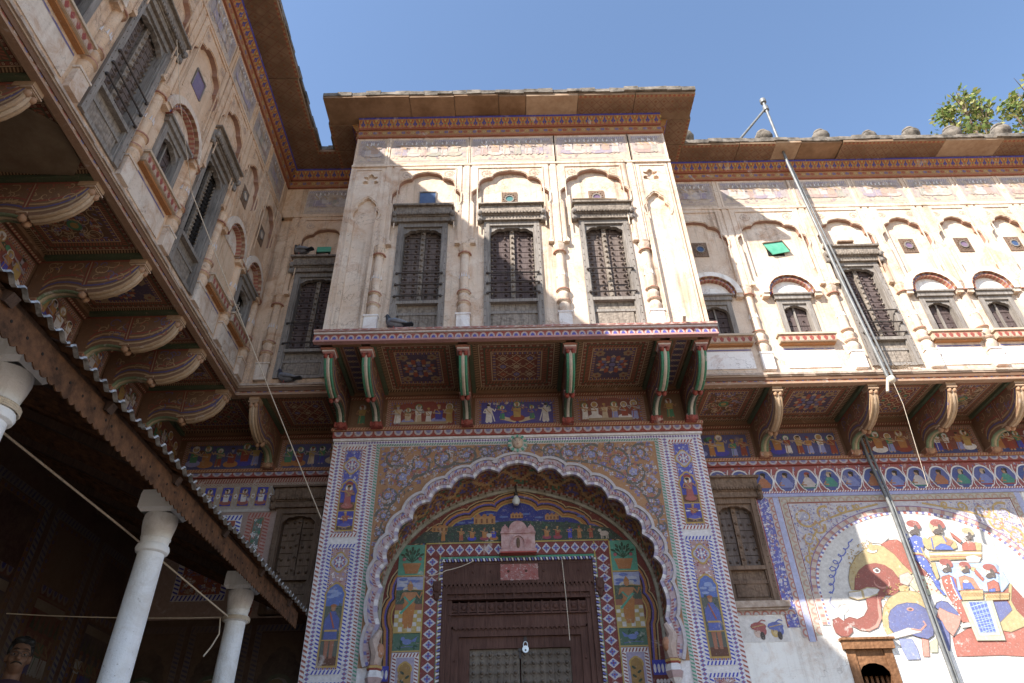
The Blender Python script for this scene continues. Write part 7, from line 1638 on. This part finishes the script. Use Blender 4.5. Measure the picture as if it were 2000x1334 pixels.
# ================================================================= man in the verandah
def person():
    m = M()
    # head
    m.blob((0, 0, 1.625), (.076, .098, .118), None, 18, 14) if False else None
    H = Matrix.Identity(3)
    def ball(x, y, z, rx, ry, rz, nu=16, nv=12):
        b = len(m.v)
        for i in range(nv+1):
            ph = math.pi*i/nv
            for a in range(nu):
                q = 2*math.pi*a/nu; m.v.append(Vector((x+rx*math.sin(ph)*math.cos(q), y+ry*math.sin(ph)*math.sin(q), z+rz*math.cos(ph))))
        for i in range(nv):
            for a in range(nu):
                a2 = (a+1) % nu; m.f.append((b+i*nu+a, b+(i+1)*nu+a, b+(i+1)*nu+a2, b+i*nu+a2)); m.c.append(None)
    ball(0, -.01, 1.63, .077, .096, .108); ball(0, .025, 1.575, .058, .068, .085); ball(0, .05, 1.535, .03, .034, .03)    # skull, face, chin
    ball(0, .098, 1.60, .013, .022, .03); ball(0, .106, 1.588, .019, .016, .013)                               # nose
    ball(0, .083, 1.556, .024, .012, .007); ball(0, .081, 1.546, .02, .012, .007)                              # lips
    ball(0, .078, 1.645, .05, .018, .012)                                                                      # brow
    for s in (-1, 1): ball(s*.078, -.005, 1.605, .010, .022, .034); ball(s*.04, .06, 1.59, .022, .02, .026)
    def limb(pts, rs): m.tube(pts, rs, 14)
    limb([(0, -.015, 1.56), (0, -.02, 1.46), (0, -.02, 1.38)], [.056, .058, .075])
    limb([(0, 0, .88), (0, 0, 1.0), (0, -.005, 1.12), (0, -.01, 1.28), (0, -.015, 1.38), (0, -.02, 1.43)], [.135, .14, .13, .145, .135, .07])
    ball(0, -.01, 1.34, .19, .10, .10); ball(0, 0, .93, .16, .11, .12)
    for s in (-1, 1):
        limb([(s*.15, -.01, 1.38), (s*.20, -.015, 1.36), (s*.225, -.01, 1.22), (s*.235, .0, 1.09), (s*.24, .03, .97), (s*.24, .055, .86)], [.05, .058, .05, .042, .036, .027])
        ball(s*.24, .065, .80, .018, .042, .05)
        for k in range(4): y0 = .035+.022*k; limb([(s*.24, y0, .77), (s*.243, y0+.008, .73), (s*.235, y0+.012, .69-.01*(k in (1, 2))+.012*(k == 0))], [.0095, .009, .007])
        limb([(s*.232, .10, .81), (s*.222, .125, .78), (s*.218, .13, .745)], [.011, .010, .008])
        limb([(s*.085, 0, .93), (s*.095, .005, .70), (s*.10, .01, .50), (s*.10, -.005, .30), (s*.10, -.01, .08)], [.088, .072, .056, .052, .036]); limb([(s*.10, -.04, .04), (s*.105, .03, .045), (s*.11, .14, .025)], [.038, .042, .028])
    o = m.build('person', 'skin', None, True)
    r = o.modifiers.new('remesh', 'REMESH'); r.mode = 'VOXEL'; r.voxel_size = .0075; r.use_smooth_shade = True
    sm = o.modifiers.new('smooth', 'SMOOTH'); sm.factor = .5; sm.iterations = 3
    tag(o, 'man with glasses and a moustache in a dark shirt, standing in the dark verandah', 'person')
    def child(name, mt, fn, vox=None):
        nonlocal m
        m = M(); fn(); c = m.build(name, mt, None, True); c.parent = o
        if vox:
            r = c.modifiers.new('remesh', 'REMESH'); r.mode = 'VOXEL'; r.voxel_size = vox; r.use_smooth_shade = True
            q = c.modifiers.new('smooth', 'SMOOTH'); q.factor = .5; q.iterations = 3
        return c
    def shirt():
        m.tube([(0, 0, .86), (0, 0, 1.0), (0, -.005, 1.12), (0, -.01, 1.28), (0, -.015, 1.38), (0, -.02, 1.45)], [.16, .158, .148, .16, .15, .085], 18); ball(0, -.01, 1.34, .205, .118, .112); ball(0, -.015, 1.43, .085, .085, .04)
        for s in (-1, 1): m.tube([(s*.15, -.01, 1.385), (s*.205, -.015, 1.365), (s*.232, -.01, 1.22), (s*.242, .0, 1.09), (s*.246, .03, .97), (s*.245, .05, .90)], [.06, .07, .062, .054, .048, .042], 14)
    child('shirt', 'shirt', shirt, .009)
    def trousers():
        ball(0, 0, .93, .168, .122, .11)
        for s in (-1, 1): m.tube([(s*.085, 0, .93), (s*.095, .005, .70), (s*.10, .01, .50), (s*.10, -.005, .30), (s*.10, -.005, .07)], [.1, .088, .074, .068, .06], 14)
    child('trousers', 'trousers', trousers, .009)
    def hair():
        ball(0, -.03, 1.665, .084, .092, .092); ball(0, -.005, 1.718, .070, .070, .034); ball(0, -.075, 1.60, .066, .04, .07); ball(.02, .02, 1.73, .05, .045, .022); ball(-.045, .005, 1.72, .034, .05, .03)
        for s in (-1, 1): ball(s*.072, -.01, 1.66, .014, .05, .045)
        for k in range(40): a = random.uniform(0, 6.28); ph = random.uniform(0, 1.2); ball(.08*math.sin(ph)*math.cos(a), -.02+.09*math.sin(ph)*math.sin(a), 1.675+.085*math.cos(ph), .016, .016, .012, 6, 4)
    child('hair', 'hair', hair, .006)
    def mous():
        for s in (-1, 1): m.tube([(0, .100, 1.568), (s*.018, .094, 1.566), (s*.036, .078, 1.556)], [.005, .006, .003], 7); m.tube([(s*.012, .093, 1.656), (s*.034, .086, 1.662), (s*.056, .066, 1.652)], [.002, .003, .002], 6)
    child('moustache_and_brows', 'hair', mous)
    def gls():
        for s in (-1, 1):
            cx0 = s*.034; pts = [(cx0+.026*math.cos(a*math.pi/8), .106, 1.622+.019*math.sin(a*math.pi/8)) for a in range(17)]; m.tube(pts, .0022, 5); m.tube([(s*.06, .104, 1.626), (s*.082, .0, 1.622)], .0022, 5)
        m.tube([(-.008, .108, 1.625), (.008, .108, 1.625)], .0022, 5)
    g = child('glasses', 'iron', gls)
    def eyes():
        for s in (-1, 1): ball(s*.032, .070, 1.622, .012, .012, .007, 10, 8)
    child('eyes', 'bone', eyes)
    def iris():
        for s in (-1, 1): ball(s*.032, .079, 1.622, .006, .005, .006, 8, 6)
    child('pupils', 'hair', iris)
    o.location = (-3.7, 5.51, 1.225); o.rotation_euler = (0, 0, rad(-146))
    return o
person()

# ================================================================= tree behind the right wing
def tree(name, label, base, height, clumps, n, seed):
    random.seed(seed); t = thing(name, label, 'tree', base, 'trees behind the right wing')
    bx, by, bz = base; m = M(); top = (bx+.2, by, bz+height*.72)
    m.tube([(bx, by, bz), (bx+.1, by+.1, bz+height*.3), (bx, by, bz+height*.55), top], [.30, .24, .18, .10], 10); m.build('trunk', 'bark', t, True)
    m = M()
    for (x, y, z, r) in clumps:
        s = Vector((bx, by, bz+height*.5)).lerp(Vector(top), random.random()); e = Vector((x, y, z)); mid = s.lerp(e, .5)+Vector((random.uniform(-.2, .2), random.uniform(-.2, .2), .2))
        m.tube([tuple(s), tuple(mid), tuple(e), tuple(e+Vector((0, 0, r*.8)))], [.07, .05, .03, .01], 6)
        for k in range(9):
            d = Vector((random.gauss(0, 1), random.gauss(0, 1), random.gauss(.2, 1))).normalized()*r*random.uniform(.6, 1.05); m.tube([tuple(e-Vector((0, 0, r*.3))), tuple(e+d*.5), tuple(e+d)], [.02, .012, .005], 4)
    m.build('branches', 'bark', t)
    m = M()
    for (x, y, z, r) in clumps:
        twigs = [Vector((random.gauss(0, 1), random.gauss(0, 1), random.gauss(0, 1))).normalized()*r*random.uniform(.35, 1.0) for _ in range(30)]
        for tw in twigs:
            c0 = Vector((x, y, z))+tw; dr = Vector((random.gauss(0, .5), random.gauss(0, .5), -.5)).normalized()
            for k in range(int(n)):
                p = c0+Vector((random.gauss(0, .11), random.gauss(0, .11), random.gauss(0, .11)))*r; l = random.uniform(.12, .21); dd = (dr+Vector((random.gauss(0, .6), random.gauss(0, .6), random.gauss(0, .4)))).normalized(); sd = dd.cross(Vector((random.gauss(0, 1), random.gauss(0, 1), random.gauss(0, 1)))).normalized()*l*.30
                g = random.uniform(.75, 1.3); m.face([tuple(p), tuple(p+dd*l*.5+sd), tuple(p+dd*l), tuple(p+dd*l*.5-sd)], (.13*g, .18*g, .045*g) if random.random() < .6 else (.28*g, .27*g, .09*g))
    m.build('crown', 'leaf', t); return t
tree('leafy_tree', 'slender leafy treetop rising just behind the right wing parapet', (14.2, 13.6, 0), 20.0, [(14.4, 13, 19.85, .8), (13.95, 13.1, 19.2, .7), (14.75, 13.0, 19.3, .75), (14.6, 13.1, 20.35, .5), (14.95, 13.1, 19.9, .45), (14.3, 13.3, 18.4, 1.0), (13.7, 13.3, 18.4, .8), (14.9, 13.3, 18.2, .9), (13.75, 13.0, 19.65, .35)], 5, 3)
tree('leafy_tree', 'leafy treetop at the right edge of the sky, its upper branches leaning out of frame', (17.0, 13.8, 0), 21.5, [(16.3, 13, 19.7, .75), (16.75, 13.0, 20.5, .8), (16.1, 13.2, 20.2, .4), (17.2, 13.2, 19.9, 1.0), (16.5, 13.3, 18.8, .9), (17.4, 13.2, 21.0, .8), (17.5, 13.4, 18.8, 1.1)], 5, 5)
